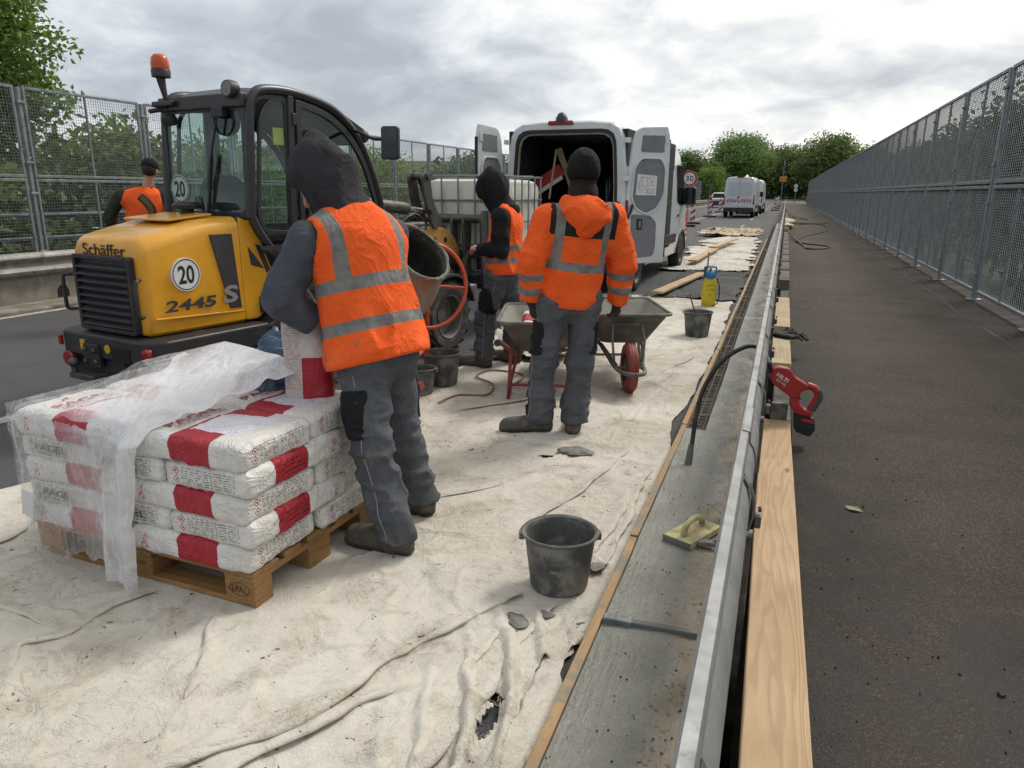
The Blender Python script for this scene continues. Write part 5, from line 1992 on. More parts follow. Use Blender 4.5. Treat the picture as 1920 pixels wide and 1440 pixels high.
m.prism(rpoly([(0.145, -0.245), (0.25, -0.262), (0.262, -0.33), (0.235, -0.372), (0.155, -0.345)], 0.01, 3), O + un * -0.036, ux, uz, un * 0.072)
m.build('battery', M_RUB, vb, bevel=0.008)
m = MB()
m.prism(rpoly([(0.175, -0.262), (0.245, -0.272), (0.25, -0.292), (0.18, -0.283)], 0.004, 2), O + un * 0.032, ux, uz, un * 0.008)
m.build('battery_latch', M_HRED, vb, bevel=0.003)
ang = math.radians(-33)
tu = (ux * math.cos(ang) + uz * math.sin(ang))
tw_ = (uz * math.cos(ang) - ux * math.sin(ang))
put_text('HILTI', 0.075, 0.022, plane_fn(O + ux * 0.055 + uz * -0.03 + un * 0.0335, tu, tw_), 'lettering', M_WHITE, vb)
put_text('NCV', 0.062, 0.014, plane_fn(O + ux * 0.050 + uz * -0.058 + un * 0.0335, tu, tw_), 'lettering', M_WHITE, vb)
for k in range(3):
    MB().box(tuple(O + ux * (0.135 + 0.013 * k) + uz * -0.145 + un * 0.0335), (0.02, 0.002, 0.004), Matrix((ux, un, uz)).transposed()).build('vent_slot', M_RUB, vb)
MB().bb(0.03, 0.12, 4.27, 4.30, 0.30, 0.40).build('rest_bracket', M_STRAP, vb, bevel=0.004)

# black work gloves on the timber
M_GLOVE = mat('black_work_glove', '1d1d1e', '2a2a2b', ns=14, rough=0.8, bump=0.5, bs=60, dirt='67645d', damt=0.35, ds=12)


def glove(label, loc, rz, s=1.0):
    root = thing('work_glove', label, 'glove', loc, rz, 'gloves on the timber')
    A = np.array

    def fn(p):
        d = rc(p, A([0, 0, 0.016]), A([0.07, 0, 0.018]), 0.034, 0.03, ((0, 0, 1), 0.42))
        d = smin(d, rc(p, A([-0.05, 0.0, 0.018]), A([0, 0, 0.016]), 0.034, 0.034, ((0, 0, 1), 0.45)), 0.02)
        for k, (y, L, up) in enumerate(((-0.03, 0.06, 0.01), (-0.010, 0.075, 0.024), (0.010, 0.07, 0.012), (0.029, 0.05, 0.02))):
            d = smin(d, rc(p, A([0.06, y, 0.014]), A([0.085 + L * 0.4, y * 1.25, 0.02 + up]), 0.0115, 0.011), 0.006)
            d = smin(d, rc(p, A([0.085 + L * 0.4, y * 1.25, 0.02 + up]), A([0.085 + L, y * 1.5, 0.013]), 0.011, 0.009), 0.006)
        d = smin(d, rc(p, A([0.0, 0.03, 0.016]), A([0.055, 0.062, 0.014]), 0.014, 0.011), 0.01)
        return d + 0.002 * vnoise(p, 60, 3)
    V, F = solid(fn, (-0.1, -0.08, -0.01), (0.18, 0.1, 0.07), 0.0045)
    V[:, 2] = np.maximum(V[:, 2], 0.0)
    mesh_obj('glove_body', V * s, F, M_GLOVE, root, smooth=180)
    return root


glove('black work glove draped on the timber beam nearest the rail', (0.03, 6.98, 0.301), 0.5, 1.25)
glove('second black work glove hanging over the right timber edge', (0.115, 6.88, 0.301), -0.5, 1.25)

# hoses further along the footway
def hose_obj(label, pts, r=0.018):
    o = MB().tube(spline(pts, 8), r, 8).build('rubber_hose', M_RUB, smooth=80)
    return tag(o, label, 'hose', 'black hoses on the footway')


zf = 0.15 + 0.018
hose_obj('black hose looping out from the wood block onto the footway', [(0.12, 26.8, 0.40), (0.25, 25.5, 0.25), (0.55, 22.0, zf), (0.62, 20.9, zf), (0.95, 20.9, zf), (1.20, 21.6, zf), (1.15, 22.2, zf), (0.42, 23.6, zf), (0.70, 27.0, zf), (1.45, 30.5, zf), (1.75, 34.0, zf), (1.60, 38.0, zf), (0.3, 38.2, zf)], 0.02)
hose_obj('long black hose crossing the footway behind the white chips', [(0.2, 36.0, 0.3), (0.8, 37.2, zf), (1.6, 38.8, zf), (2.0, 39.6, zf), (1.0, 39.0, zf), (0.2, 39.4, zf)], 0.02)
hose_obj('looped black hose standing off the footway near the far barrier', [(0.05, 56, 0.5), (0.5, 52, zf), (1.0, 47, zf), (1.2, 44.5, zf), (0.5, 47, zf), (0.4, 50.0, 0.25), (0.9, 52.0, 0.55), (1.7, 54, 0.75), (2.0, 53, 0.55), (1.7, 50, zf), (0.6, 49.5, zf), (0.1, 55, 0.4)], 0.022)
crumple('rag', 'pale rag lying on the far kerb blocks', 'rag', (0.12, 33.0, 0.30), (0.28, 1.2, 0.16), M_FLEECE2, 9, 0.3, 3)
crumple('rag', 'second pale rag nearer on the far kerb blocks', 'rag', (0.10, 29.6, 0.30), (0.24, 0.8, 0.12), M_FLEECE2, 12, 0.3, 3)
# leaf and crumbs on the footway
lf = MB()
lf.add([(0, -0.06, 0.004), (0.035, -0.01, 0.018), (0.028, 0.04, 0.01), (0, 0.07, 0.016), (-0.03, 0.035, 0.006), (-0.032, -0.015, 0.012)], [(0, 1, 2, 3), (0, 3, 4, 5)])
o = lf.build('fallen_leaf', mat('fallen_leaf_green', '6f7a56', '8c8f72', rough=0.7), fix=False)
o.location = (0.43, 3.44, 0.1535)
o.scale = (0.62, 0.62, 0.62)
o.rotation_euler = (0, 0, 1.2)
tag(o, 'single fallen leaf on the footway', 'leaf')
M_WETM = mat('wet_mortar', '7d7c74', '66655e', ns=14, rough=0.6, bump=0.8, bs=50, bd=0.01)
for lab, x, y, s in (('grey mortar clump on the fleece below the foreground bucket', -0.78, 2.22, 0.035), ('smaller mortar clump on the fleece edge near the joint strip', -0.70, 2.30, 0.022), ('flat grey mortar patch on the sheet between bucket and jacket worker', -1.06, 4.05, 0.07), ('mortar crumbs lump at the foot of the form board', -0.60, 2.72, 0.03)):
    crumple('mortar_clump', lab, 'mortar', (x, y, 0.03), (s * 1.5, s, s * 0.16), M_WETM, int(s * 1000), 0.35, 3, rz=x * 9)
cr = MB()
rr = random.Random(12)
for k in range(240):
    x, y = 0.17 + abs(rr.gauss(0, 0.42)), 1.2 + rr.random() ** 1.7 * 14
    if x > 2.4:
        continue
    s = rr.uniform(0.0012, 0.0045) * (2.2 if rr.random() < 0.05 else 1)
    cr.box((x, y, 0.151 + s * 0.4), (s * 2, s * 1.5, s), (rr.random(), rr.random(), rr.random() * 3))
for k in range(260):
    x, y = -0.46 + rr.random() * 0.38, 1.0 + rr.random() * 5
    if y > 4.5 and x < -0.34:
        continue
    s = rr.uniform(0.001, 0.0032)
    cr.box((x, y, 0.100 + s * 0.4), (s * 2, s * 1.6, s), (rr.random(), rr.random(), rr.random() * 3))
o = cr.build('debris_crumbs', mat('dark_crumbs', '24221f', '3f3c37', ns=30, rough=0.9))
tag(o, 'dark mortar and bark crumbs scattered on footway and kerb', 'debris', kind='stuff')

# ================================================================== yellow wheel loader
M_YEL = mat('loader_yellow', 'dc9f2a', 'd19522', ns=2.0, rough=0.32, bump=0.02, bs=30, dirt='a5874a', damt=0.32, ds=4.5, rv=0.06, Coat_Weight=0.3)
M_YEL2 = mat('worn_arm_yellow', 'b98a45', 'a67a3b', ns=5, rough=0.55, dirt='6d5a3a', damt=0.35, ds=5)
M_BLACKP = mat('black_plastic', '27282b', '1d1e20', ns=4, rough=0.5, bump=0.12, bs=160, dirt='4a4845', damt=0.3, ds=3)
M_FRAME = mat('black_cab_steel', '2a2b2e', '212225', ns=5, rough=0.38, dirt='494846', damt=0.2, ds=4)
M_TYRE = mat('tyre_rubber', '2a2927', '35332f', ns=9, rough=0.85, bump=0.35, bs=50, dirt='6b665d', damt=0.55, ds=7)
M_RIM = mat('grey_rim', '6e6d69', '5c5b57', ns=6, rough=0.5, metal=0.3, dirt='4b4843', damt=0.35, ds=8)
M_DECAL = mat('grey_decal', '3a3a3d', '333336', rough=0.45)
M_DECW = mat('white_decal', 'd3d5d6', 'c8cacb', rough=0.45)
M_DECB = mat('black_decal', '1d1c1b', '252423', rough=0.45)
M_DECS = mat('silver_decal', '97989a', '8c8d8f', rough=0.4, metal=0.2)
M_LAMPR = mat('red_lamp_glass', '8f1a1c', '701416', rough=0.2)
M_LAMPA = mat('amber_lamp_glass', 'c9571a', 'b34a12', rough=0.2)
M_HOSE = mat('hydraulic_steel', '5d5c58', '4a4946', ns=12, rough=0.45, metal=0.5, dirt='3b3733', damt=0.4, ds=9)


def glass_mat(name, tint, gl=0.25, base=0.0):
    t = NT(name)
    tr = t.n('ShaderNodeBsdfTransparent')
    tr.inputs[0].default_value = tint
    g = t.n('ShaderNodeBsdfGlossy')
    g.inputs['Roughness'].default_value = 0.02
    g.inputs['Color'].default_value = (0.9, 0.95, 0.95, 1)
    fr = t.n('ShaderNodeFresnel')
    fr.inputs[0].default_value = 1.52
    d = t.n('ShaderNodeBsdfDiffuse')
    d.inputs[0].default_value = (0.5, 0.52, 0.5, 1)
    m0 = t.n('ShaderNodeMixShader')
    t.set(m0.inputs[0], t.math('MULTIPLY', t.step(t.noise(3, 6, 0.7), 0.45, 0.75), base))
    t.t.links.new(tr.outputs[0], m0.inputs[1])
    t.t.links.new(d.outputs[0], m0.inputs[2])
    m1 = t.n('ShaderNodeMixShader')
    lw_ = t.n('ShaderNodeLayerWeight')
    t.set(m1.inputs[0], t.math('ADD', t.math('MULTIPLY', t.math('POWER', lw_.outputs['Facing'], 4.0), 0.5), 0.035))
    t.t.links.new(m0.outputs[0], m1.inputs[1])
    t.t.links.new(g.outputs[0], m1.inputs[2])
    t.t.links.new(m1.outputs[0], t.out.inputs[0])
    return t.m


M_GLASS = glass_mat('green_tinted_glass', (0.86, 0.925, 0.90, 1), base=0.05)
M_GLASSD = glass_mat('dark_glass', (0.10, 0.12, 0.12, 1))

ld = thing('wheel_loader', 'yellow and black compact wheel loader with glass cab parked on the road', 'wheel loader', (-4.224, 3.538, 0), math.radians(-9.5))


def hood():
    m = MB()
    rings = []
    for y, ins, in ((0.100, 0.045), (0.108, 0.022), (0.125, 0.008), (0.16, 0.0), (0.35, 0.0), (0.6, 0.0), (0.86, 0.0)):
        k = (y - 0.1) / 0.76
        hw = 0.372 + 0.035 * k - ins
        zt = 1.235 + 0.135 * min(1, k * 1.25) ** 0.8 - ins
        zb = 0.612 + ins * 0.4
        r = 0.105 - 0.03 * k
        ring = []
        for cx, a0 in ((hw - r, 0), (-hw + r, 90)):
            for i in range(7):
                a = math.radians(a0 + 90 * i / 6)
                ring.append((cx + r * math.cos(a), y, zt - r + r * math.sin(a)))
        for (x, z) in ((-hw, 0.95), (-hw, zb + 0.02), (-hw + 0.02, zb), (hw - 0.02, zb), (hw, zb + 0.02), (hw, 0.95)):
            ring.append((x, y, z))
        rings.append(ring)
    m.loft(rings)
    m.build('engine_hood', M_YEL, ld, smooth=40)
    # raised plate on top and shut line
    MB().box((-0.03, 0.62, 1.368), (0.50, 0.36, 0.018), (math.radians(5), 0, 0)).build('hood_cover', M_YEL, ld, bevel=0.01)
    MB().prism(rpoly([(0.865, 0.62), (1.0, 0.62), (1.17, 0.78), (1.16, 0.95), (1.00, 1.33), (0.865, 1.37)], 0.03), (0.36, 0, 0), (0, 1, 0), (0, 0, 1), (0.047, 0, 0)).build('side_panel', M_YEL, ld, bevel=0.012)
    MB().prism(rpoly([(0.865, 0.62), (1.0, 0.62), (1.17, 0.78), (1.16, 0.95), (1.00, 1.33), (0.865, 1.37)], 0.03), (-0.407, 0, 0), (0, 1, 0), (0, 0, 1), (0.047, 0, 0)).build('side_panel', M_YEL, ld, bevel=0.012)
    MB().bb(-0.40, 0.40, 0.862, 0.95, 0.62, 1.36).build('firewall', M_BLACKP, ld)
    # belt crease along the side
    m = MB()
    m.prism([(0.14, 0.722), (0.86, 0.690), (0.86, 0.702), (0.14, 0.734)], (0.385, 0, 0), (0, 1, 0), (0, 0, 1), (0.026, 0, 0))
    m.build('hood_crease', M_YEL, ld, bevel=0.005)


hood()
# cooling grille
MB().box((0, 0.099, 0.876), (0.62, 0.03, 0.51)).build('grille_frame', M_BLACKP, ld, bevel=0.012)
for i in range(9):
    z = 0.672 + i * 0.0485
    MB().box((0, 0.072, z), (0.555, 0.05, 0.010), (math.radians(38), 0, 0)).build('grille_slat', M_BLACKP, ld, bevel=0.003)
m = MB()
frame_prism(m, rrect(0.62, 0.51, 0.02), rrect(0.56, 0.455, 0.012), (0, 0.085, 0.876), (1, 0, 0), (0, 0, 1), (0, -0.03, 0))
m.build('grille_border', M_BLACKP, ld, bevel=0.004)
put_text('Schaffer', 0.47, 0.08, plane_fn((0.0, 0.0985, 1.166), (1, 0, 0), (0, 0, 1), 0.003), 'lettering', M_DECB, ld)
for sx in (-1, 1):
    x = sx * 0.385
    m = MB()
    m.tube(spline([(x * 0.95, 0.085, 0.99), (x * 1.04, 0.04, 0.985), (x * 1.04, 0.03, 0.94), (x * 1.04, 0.03, 0.80), (x * 1.04, 0.04, 0.755), (x * 0.95, 0.085, 0.75)], 3), 0.013, 8)
    m.build('grab_handle', M_BLACKP, ld, smooth=60)
# side decals
sp = lambda y, z, off=0.0: plane_fn((0.395 + off, y, z), (0, 1, 0), (0, 0, 1))
MB().prism([(0.615, 1.255), (0.80, 1.255), (0.835, 0.722), (0.735, 0.728)], (0.3935, 0, 0), (0, 1, 0), (0, 0, 1), (0.0165, 0, 0)).build('side_decal', M_DECAL, ld, bevel=0.002)
disc = lambda r, n=40: [(r * math.cos(a), r * math.sin(a)) for a in np.linspace(0, 2 * PI, n + 1)[:-1]]
DR = 0.112
MB().prism(disc(DR), (0.380, 0.405, 1.0), (0, 1, 0), (0, 0, 1), (0.020, 0, 0)).build('speed_disc', M_DECW, ld)
m = MB()
frame_prism(m, disc(DR * 0.93), disc(DR * 0.87), (0.4003, 0.405, 1.0), (0, 1, 0), (0, 0, 1), (0.001, 0, 0))
m.build('speed_disc_ring', M_DECB, ld)
put_text('20', 0.125, 0.125, plane_fn((0.4015, 0.405, 1.0), (0, 1, 0), (0, 0, 1)), 'lettering', M_DECB, ld)
sh = lambda a, b: Vector((0.3995 + 0.008, 0.42 + a + b * 0.28, 0.80 + b))
put_text('2445', 0.40, 0.078, sh, 'lettering', M_DECAL, ld)
shS = lambda a, b: Vector((0.4145, 0.745 + a + b * 0.15, 0.832 + b))
put_text('S', 0.125, 0.125, shS, 'lettering', M_DECS, ld)
MB().prism([(0.93, 1.16), (0.95, 1.02), (1.07, 0.985)], (0.4065, 0, 0), (0, 1, 0), (0, 0, 1), (0.003, 0, 0)).build('triangle_decal', M_DECAL, ld)
MB().prism([(1.0, 1.17), (1.045, 1.16), (1.13, 0.97), (1.09, 0.95)], (0.4065, 0, 0), (0, 1, 0), (0, 0, 1), (0.003, 0, 0)).build('stripe_decal', M_DECAL, ld)
put_text('M9', 0.2, 0.045, lambda a, b: Vector((0.02 + a, 0.26 + b, 1.318 + 0.16 * b + 0.003)), 'faded_lettering', M_DECW, ld)
put_text('HSG', 0.07, 0.03, lambda a, b: Vector((-0.2 + a, 0.19 + b, 1.295 + 0.2 * b + 0.006)), 'faded_lettering', M_DECW, ld)
# rear counterweight
cw = [(-0.50, 0.06), (-0.46, 0.0), (0.46, 0.0), (0.55, 0.10), (0.55, 0.96), (-0.55, 0.96), (-0.55, 0.12)]
m = MB()
m.prism(rpoly(cw, 0.03, 3), (0, 0, 0.44), (1, 0, 0), (0, 1, 0), (0, 0, 0.165))
m.build('counterweight', M_BLACKP, ld, bevel=0.02, seg=3)
m = MB()
m.bb(-0.52, -0.16, 0.05, 0.35, 0.30, 0.44)
m.bb(-0.16, 0.16, 0.03, 0.35, 0.26, 0.44)
m.bb(0.16, 0.54, 0.12, 0.96, 0.22, 0.44)
m.bb(-0.54, -0.16, 0.35, 0.96, 0.25, 0.44)
m.build('chassis_rear', M_BLACKP, ld, bevel=0.015)
MB().prism([(0.10, 0.22), (0.62, 0.20), (0.90, 0.23), (0.955, 0.44), (0.10, 0.44)], (0.541, 0, 0), (0, 1, 0), (0, 0, 1), (0.008, 0, 0)).build('side_skirt', M_BLACKP, ld, bevel=0.004)
MB().prism([(0.95, 0.58), (1.02, 0.60), (1.30, 1.0), (1.42, 1.2), (1.40, 0.5), (1.15, 0.25), (0.96, 0.25)], (0.30, 0, 0), (0, 1, 0), (0, 0, 1), (0.23, 0, 0)).build('rear_fender', M_BLACKP, ld, bevel=0.015)
for x, z, r in ((-0.415, 0.405, 0.058), (0.47, 0.53, 0.036)):
    m = MB()
    m.lathe([(r, 0), (r, 0.02), (r * 0.85, 0.035), (0, 0.042)], 24, (x, 0.02, z), (0, -1, 0))
    m.build('tail_lamp', M_LAMPR, ld, smooth=50)
MB().box((-0.485, 0.0, 0.53), (0.035, 0.02, 0.07)).build('reflector', M_LAMPR, ld, bevel=0.004)
MB().box((-0.11, -0.004, 0.46), (0.17, 0.03, 0.16)).build('hitch_plate', M_BLACKP, ld, bevel=0.006)
for x, z in ((-0.17, 0.50), (-0.06, 0.50), (-0.17, 0.42), (-0.05, 0.425)):
    MB().lathe([(0.017, 0), (0.017, 0.012), (0.009, 0.02), (0, 0.02)], 6, (x, -0.02, z), (0, -1, 0)).build('bolt', M_HOSE, ld)
MB().lathe([(0.03, 0), (0.03, 0.006), (0, 0.006)], 20, (0.06, -0.001, 0.52), (0, -1, 0)).build('round_sticker', mat('yellow_sticker', 'c9a21e', 'b8931a', rough=0.5), ld)
MB().box((-0.215, -0.003, 0.525), (0.05, 0.012, 0.07)).build('warning_sticker', mat('yellow_sticker', 'c9a21e', 'b8931a', rough=0.5), ld)
MB().tube([(-0.26, -0.06, 0.33), (-0.26, -0.06, 0.375)], 0.02, 12).lathe([(0, -0.035), (0.025, -0.026), (0.036, 0), (0.025, 0.026), (0, 0.035)], 16, (-0.26, -0.06, 0.405)).build('tow_ball', M_HOSE, ld, smooth=60)
m = MB()
m.bb(-0.30, -0.03, -0.08, 0.06, 0.295, 0.335)
m.lathe([(0.05, 0), (0.05, 0.05), (0, 0.05)], 16, (-0.03, -0.06, 0.26))
m.build('hitch_bracket', M_HOSE, ld, bevel=0.006)
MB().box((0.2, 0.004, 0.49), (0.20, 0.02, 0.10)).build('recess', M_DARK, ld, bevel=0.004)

# cab -------------------------------------------------------------
HX = 0.455
rear_x, fr_x = HX, HX - 0.03
prof = [(0.945, 1.36), (0.975, 1.75), (1.005, 2.10), (1.045, 2.20), (1.12, 2.245), (1.30, 2.262), (1.50, 2.252), (1.70, 2.22), (1.85, 2.175), (2.00, 2.09), (2.12, 1.985), (2.22, 1.84), (2.30, 1.68), (2.36, 1.53), (2.395, 1.40), (2.42, 1.20), (2.42, 1.0)]
for sx in (-1, 1):
    m = MB()
    m.tube(spline([(sx * HX, y, z) for y, z in prof], 3), 0.036, 8)
    m.build('cab_pillar', M_FRAME, ld, smooth=60)
    m = MB()
    m.tube(spline([(sx * HX, 0.95, 1.37), (sx * HX, 1.00, 1.27), (sx * HX, 1.10, 1.14), (sx * HX, 1.21, 1.0), (sx * HX, 1.33, 0.80), (sx * HX, 1.42, 0.62)], 3), 0.034, 8)
    m.build('cab_lower_rail', M_FRAME, ld, smooth=60)
    # B pillar
    m = MB()
    m.bar((sx * HX, 1.335, 1.22), (sx * HX, 1.385, 2.235), 0.05, 0.06, up=(0, 1, 0))
    m.build('door_post', M_FRAME, ld, bevel=0.01)
    # quarter window
    qo = rpoly([(1.00, 1.36), (1.06, 1.24), (1.33, 1.22), (1.36, 2.215), (1.22, 2.215), (1.085, 2.10)], [0.05, 0.05, 0.02, 0.03, 0.08, 0.10], 4)
    qi = rpoly([(1.03, 1.37), (1.08, 1.275), (1.30, 1.255), (1.328, 2.185), (1.235, 2.185), (1.11, 2.085)], [0.05, 0.05, 0.02, 0.03, 0.08, 0.10], 4)
    m = MB()
    frame_prism(m, qo, qi, (sx * (HX - 0.012), 0, 0), (0, 1, 0), (0, 0, 1), (0.022, 0, 0))
    m.build('window_frame', M_FRAME, ld, bevel=0.003)
    MB().prism(qi, (sx * HX, 0, 0), (0, 1, 0), (0, 0, 1), (0.004, 0, 0)).build('side_glass', M_GLASS, ld)
    # door with its window
    do = rpoly([(1.40, 0.85), (2.33, 0.85), (2.365, 1.38), (2.22, 1.77), (2.06, 1.99), (1.80, 2.15), (1.43, 2.215)], [0.04, 0.05, 0.10, 0.2, 0.2, 0.2, 0.03], 4)
    di = rpoly([(1.455, 1.27), (2.28, 1.27), (2.31, 1.41), (2.175, 1.75), (2.02, 1.95), (1.78, 2.105), (1.485, 2.16)], [0.04, 0.05, 0.10, 0.2, 0.2, 0.2, 0.03], 4)
    m = MB()
    frame_prism(m, do, di, (sx * (HX + 0.01) - 0.014, 0, 0), (0, 1, 0), (0, 0, 1), (0.028, 0, 0))
    dr = m.build('door', M_FRAME, ld, bevel=0.004)
    MB().prism(di, (sx * (HX + 0.008), 0, 0), (0, 1, 0), (0, 0, 1), (0.004, 0, 0)).build('door_glass', M_GLASS, dr)
    for z in (2.07, 1.05):
        MB().box((sx * (HX + 0.02), 1.405, z), (0.03, 0.05, 0.085)).build('hinge', M_FRAME, dr, bevel=0.005)
# roof and rear
m = MB()
rings = []
for (y, z) in prof[3:11]:
    ring = [(-HX, y, z), (-HX * 0.6, y, z + 0.025), (0, y, z + 0.03), (HX * 0.6, y, z + 0.025), (HX, y, z), (HX, y - 0.0, z - 0.06), (-HX, y, z - 0.06)]
    rings.append(ring)
m.loft(rings)
m.build('cab_roof', M_FRAME, ld, smooth=40)
m = MB()
m.box((0, 0.965, 2.165), (0.90, 0.05, 0.10))
m.build('rear_header', M_FRAME, ld, bevel=0.012)
m = MB()
frame_prism(m, rrect(0.90, 0.80, 0.05), rrect(0.82, 0.70, 0.05), (0, 0.95, 1.75), (1, 0, 0), (0, 0.035, 0.999), (0, 0.02, 0))
m.build('rear_window_frame', M_FRAME, ld, bevel=0.005)
MB().prism(rrect(0.83, 0.71, 0.05), (0, 0.958, 1.75), (1, 0, 0), (0, 0.035, 0.999), (0, 0.004, 0)).build('rear_glass', M_GLASS, ld)
# front screen
ys_ = [(2.06, 2.05), (2.20, 1.86), (2.30, 1.66), (2.37, 1.45), (2.40, 1.15)]
m = MB()
for (a, b_), (c, d_) in zip(ys_, ys_[1:]):
    m.add([(-HX + 0.03, a, b_), (HX - 0.03, a, b_), (HX - 0.03, c, d_), (-HX + 0.03, c, d_)], [(0, 1, 2, 3)])
m.build('windscreen', M_GLASS, ld, smooth=60, fix=False)
MB().bb(-HX, HX, 2.32, 2.44, 0.75, 1.16).build('cab_front', M_BLACKP, ld, bevel=0.02)
MB().bb(-HX + 0.02, HX - 0.02, 1.0, 2.40, 0.66, 0.78).build('cab_floor', M_BLACKP, ld)
# seat and controls
seat = MB()
seat.prism(rpoly([(-0.24, 0), (0.24, 0), (0.26, 0.30), (0.20, 0.56), (0.10, 0.62), (-0.10, 0.62), (-0.20, 0.56), (-0.26, 0.30)], 0.08, 4), (0.03, 1.08, 1.05), (1, 0, 0), (0, -0.12, 0.99), (0, 0.12, 0))
seat.bb(-0.22, 0.28, 1.12, 1.60, 0.95, 1.08)
seat.build('driver_seat', mat('seat_fabric', '232427', '2d2e31', ns=10, rough=0.8, bump=0.3, bs=80), ld, bevel=0.03, seg=3)
m = MB()
m.tube([(0.0, 2.28, 1.05), (0.0, 2.02, 1.42)], 0.025, 8)
m.tube([(0.17 * math.cos(a), 2.02 + 0.14 * math.sin(a) * 0.7, 1.42 + 0.10 * math.sin(a)) for a in np.linspace(0, 2 * PI, 25)[:-1]], 0.014, 6, closed=True)
m.build('steering_wheel', M_BLACKP, ld, smooth=60)
MB().bb(-0.12, 0.12, 2.18, 2.33, 1.16, 1.40).build('dash', M_BLACKP, ld, bevel=0.03)
MB().box((0.30, 1.32, 1.20), (0.10, 0.45, 0.10)).build('armrest', M_BLACKP, ld, bevel=0.03)
MB().cyl((0.32, 1.48, 1.2), (0.33, 1.50, 1.42), 0.018, 8, 0.026).build('joystick', M_BLACKP, ld, smooth=60)
MB().bb(-0.16, -0.02, 2.26, 2.31, 1.25, 2.08).build('screen_pillar', M_FRAME, ld)
MB().prism(rpoly([(-0.05, -0.06), (0.05, -0.06), (0.05, 0.06), (-0.05, 0.06)], 0.004), (HX - 0.01, 1.265, 1.94), (0, 1, 0), (0, 0, 1), (0.003, 0, 0)).build('yellow_paper', mat('yellow_note', 'b9b23c', 'aaa433', rough=0.7), ld)
# disc on the rear window
MB().prism([(a * 1, b_) for a, b_ in disc(0.105)], (-0.30, 0.944, 1.56), (1, 0, 0), (0, 0, 1), (0, 0.003, 0)).build('speed_disc', mat('disc_dim', 'a9bdb5', 'a0b4ac', rough=0.4), ld)
m = MB()
frame_prism(m, disc(0.098), disc(0.091), (-0.30, 0.9438, 1.56), (1, 0, 0), (0, 0, 1), (0, -0.001, 0))
m.build('speed_disc_ring', M_DECB, ld)
put_text('20', 0.12, 0.12, plane_fn((-0.30, 0.9415, 1.56), (1, 0, 0), (0, 0, 1)), 'lettering', M_DECB, ld)
# rear wiper
wp = MB()
wp.tube([(0.21, 0.93, 2.07), (0.11, 0.915, 1.75), (0.05, 0.93, 1.48)], 0.009, 6)
wp.bar((0.12, 0.925, 1.80), (0.02, 0.93, 1.38), 0.018, 0.022)
wp.bar((0.10, 0.925, 1.72), (0.05, 0.93, 1.55), 0.022, 0.03)
wp.build('rear_wiper', M_BLACKP, ld, smooth=50)
MB().lathe([(0.10, 0), (0.105, 0.03), (0.09, 0.08), (0, 0.09)], 16, (0.235, 0.955, 2.03), (0, 1, 0)).build('wiper_motor', M_BLACKP, ld, smooth=50)
MB().box((0.22, 0.94, 2.09), (0.12, 0.05, 0.07)).build('wiper_bracket', M_BLACKP, ld, bevel=0.008)
# work lamp, beacon, exhaust
wlm = MB()
wlm.lathe([(0, -0.03), (0.055, -0.028), (0.062, 0), (0.058, 0.045), (0.03, 0.06), (0, 0.06)], 20, (0.36, 0.93, 2.235), (0, 1, 0))
wlm.build('work_lamp', M_BLACKP, ld, smooth=40)
MB().lathe([(0, -0.034), (0.047, -0.032), (0.05, -0.027)], 16, (0.36, 0.93, 2.235), (0, 1, 0)).build('work_lamp_glass', mat('lamp_lens', '8d8c84', '6b6a63', rough=0.25, metal=0.3), ld, smooth=40)
bc = MB()
bc.tube([(-0.36, 0.95, 2.14), (-0.365, 0.95, 2.24), (-0.375, 0.95, 2.28), (-0.385, 0.95, 2.36)], [0.018, 0.018, 0.022, 0.026], 10)
bc.lathe([(0.03, 0), (0.066, 0.004), (0.069, 0.05), (0.062, 0.06), (0, 0.06)], 24, (-0.385, 0.95, 2.355))
bc.build('beacon_base', M_BLACKP, ld, smooth=50)
bl = MB()
bl.lathe([(0.064, 0), (0.066, 0.03), (0.060, 0.075), (0.04, 0.10), (0.0, 0.108)], 24, (-0.385, 0.95, 2.416))
bl.build('beacon_dome', M_LAMPA, ld, smooth=60)
MB().tube(spline([(-0.44, 0.93, 2.44), (-0.40, 0.93, 2.32), (-0.36, 0.93, 2.22), (-0.345, 0.93, 2.12)], 4), 0.006, 6).build('beacon_cable', M_BLACKP, ld, smooth=60)
MB().bb(-0.47, -0.24, 0.90, 1.02, 2.15, 2.19).build('beacon_bracket', M_FRAME, ld, bevel=0.01)
MB().cyl((-0.56, 0.95, 2.13), (-0.40, 0.95, 2.14), 0.018, 8).build('mirror_stub', M_BLACKP, ld, smooth=60)
MB().lathe([(0.05, 0), (0.06, 0.03), (0.05, 0.07), (0, 0.09)], 14, (-0.33, 0.95, 2.02), (0, -0.3, 1)).build('camera_housing', M_BLACKP, ld, smooth=50)
ex = MB()
ex.tube(spline([(-0.36, 0.73, 1.33), (-0.36, 0.73, 1.40), (-0.385, 0.72, 1.45), (-0.43, 0.70, 1.50)], 4), 0.032, 12, cap=False)
ex.build('exhaust_pipe', mat('burnt_pipe', '5d4a34', '3e3226', ns=9, rough=0.45, metal=0.6), ld, smooth=60)
ac = MB()
ac.lathe([(0.045, 0), (0.045, 0.05), (0.10, 0.055), (0.105, 0.08), (0.08, 0.105), (0, 0.108)], 24, (-0.02, 0.78, 1.365))
ac.build('air_intake', M_BLACKP, ld, smooth=40)
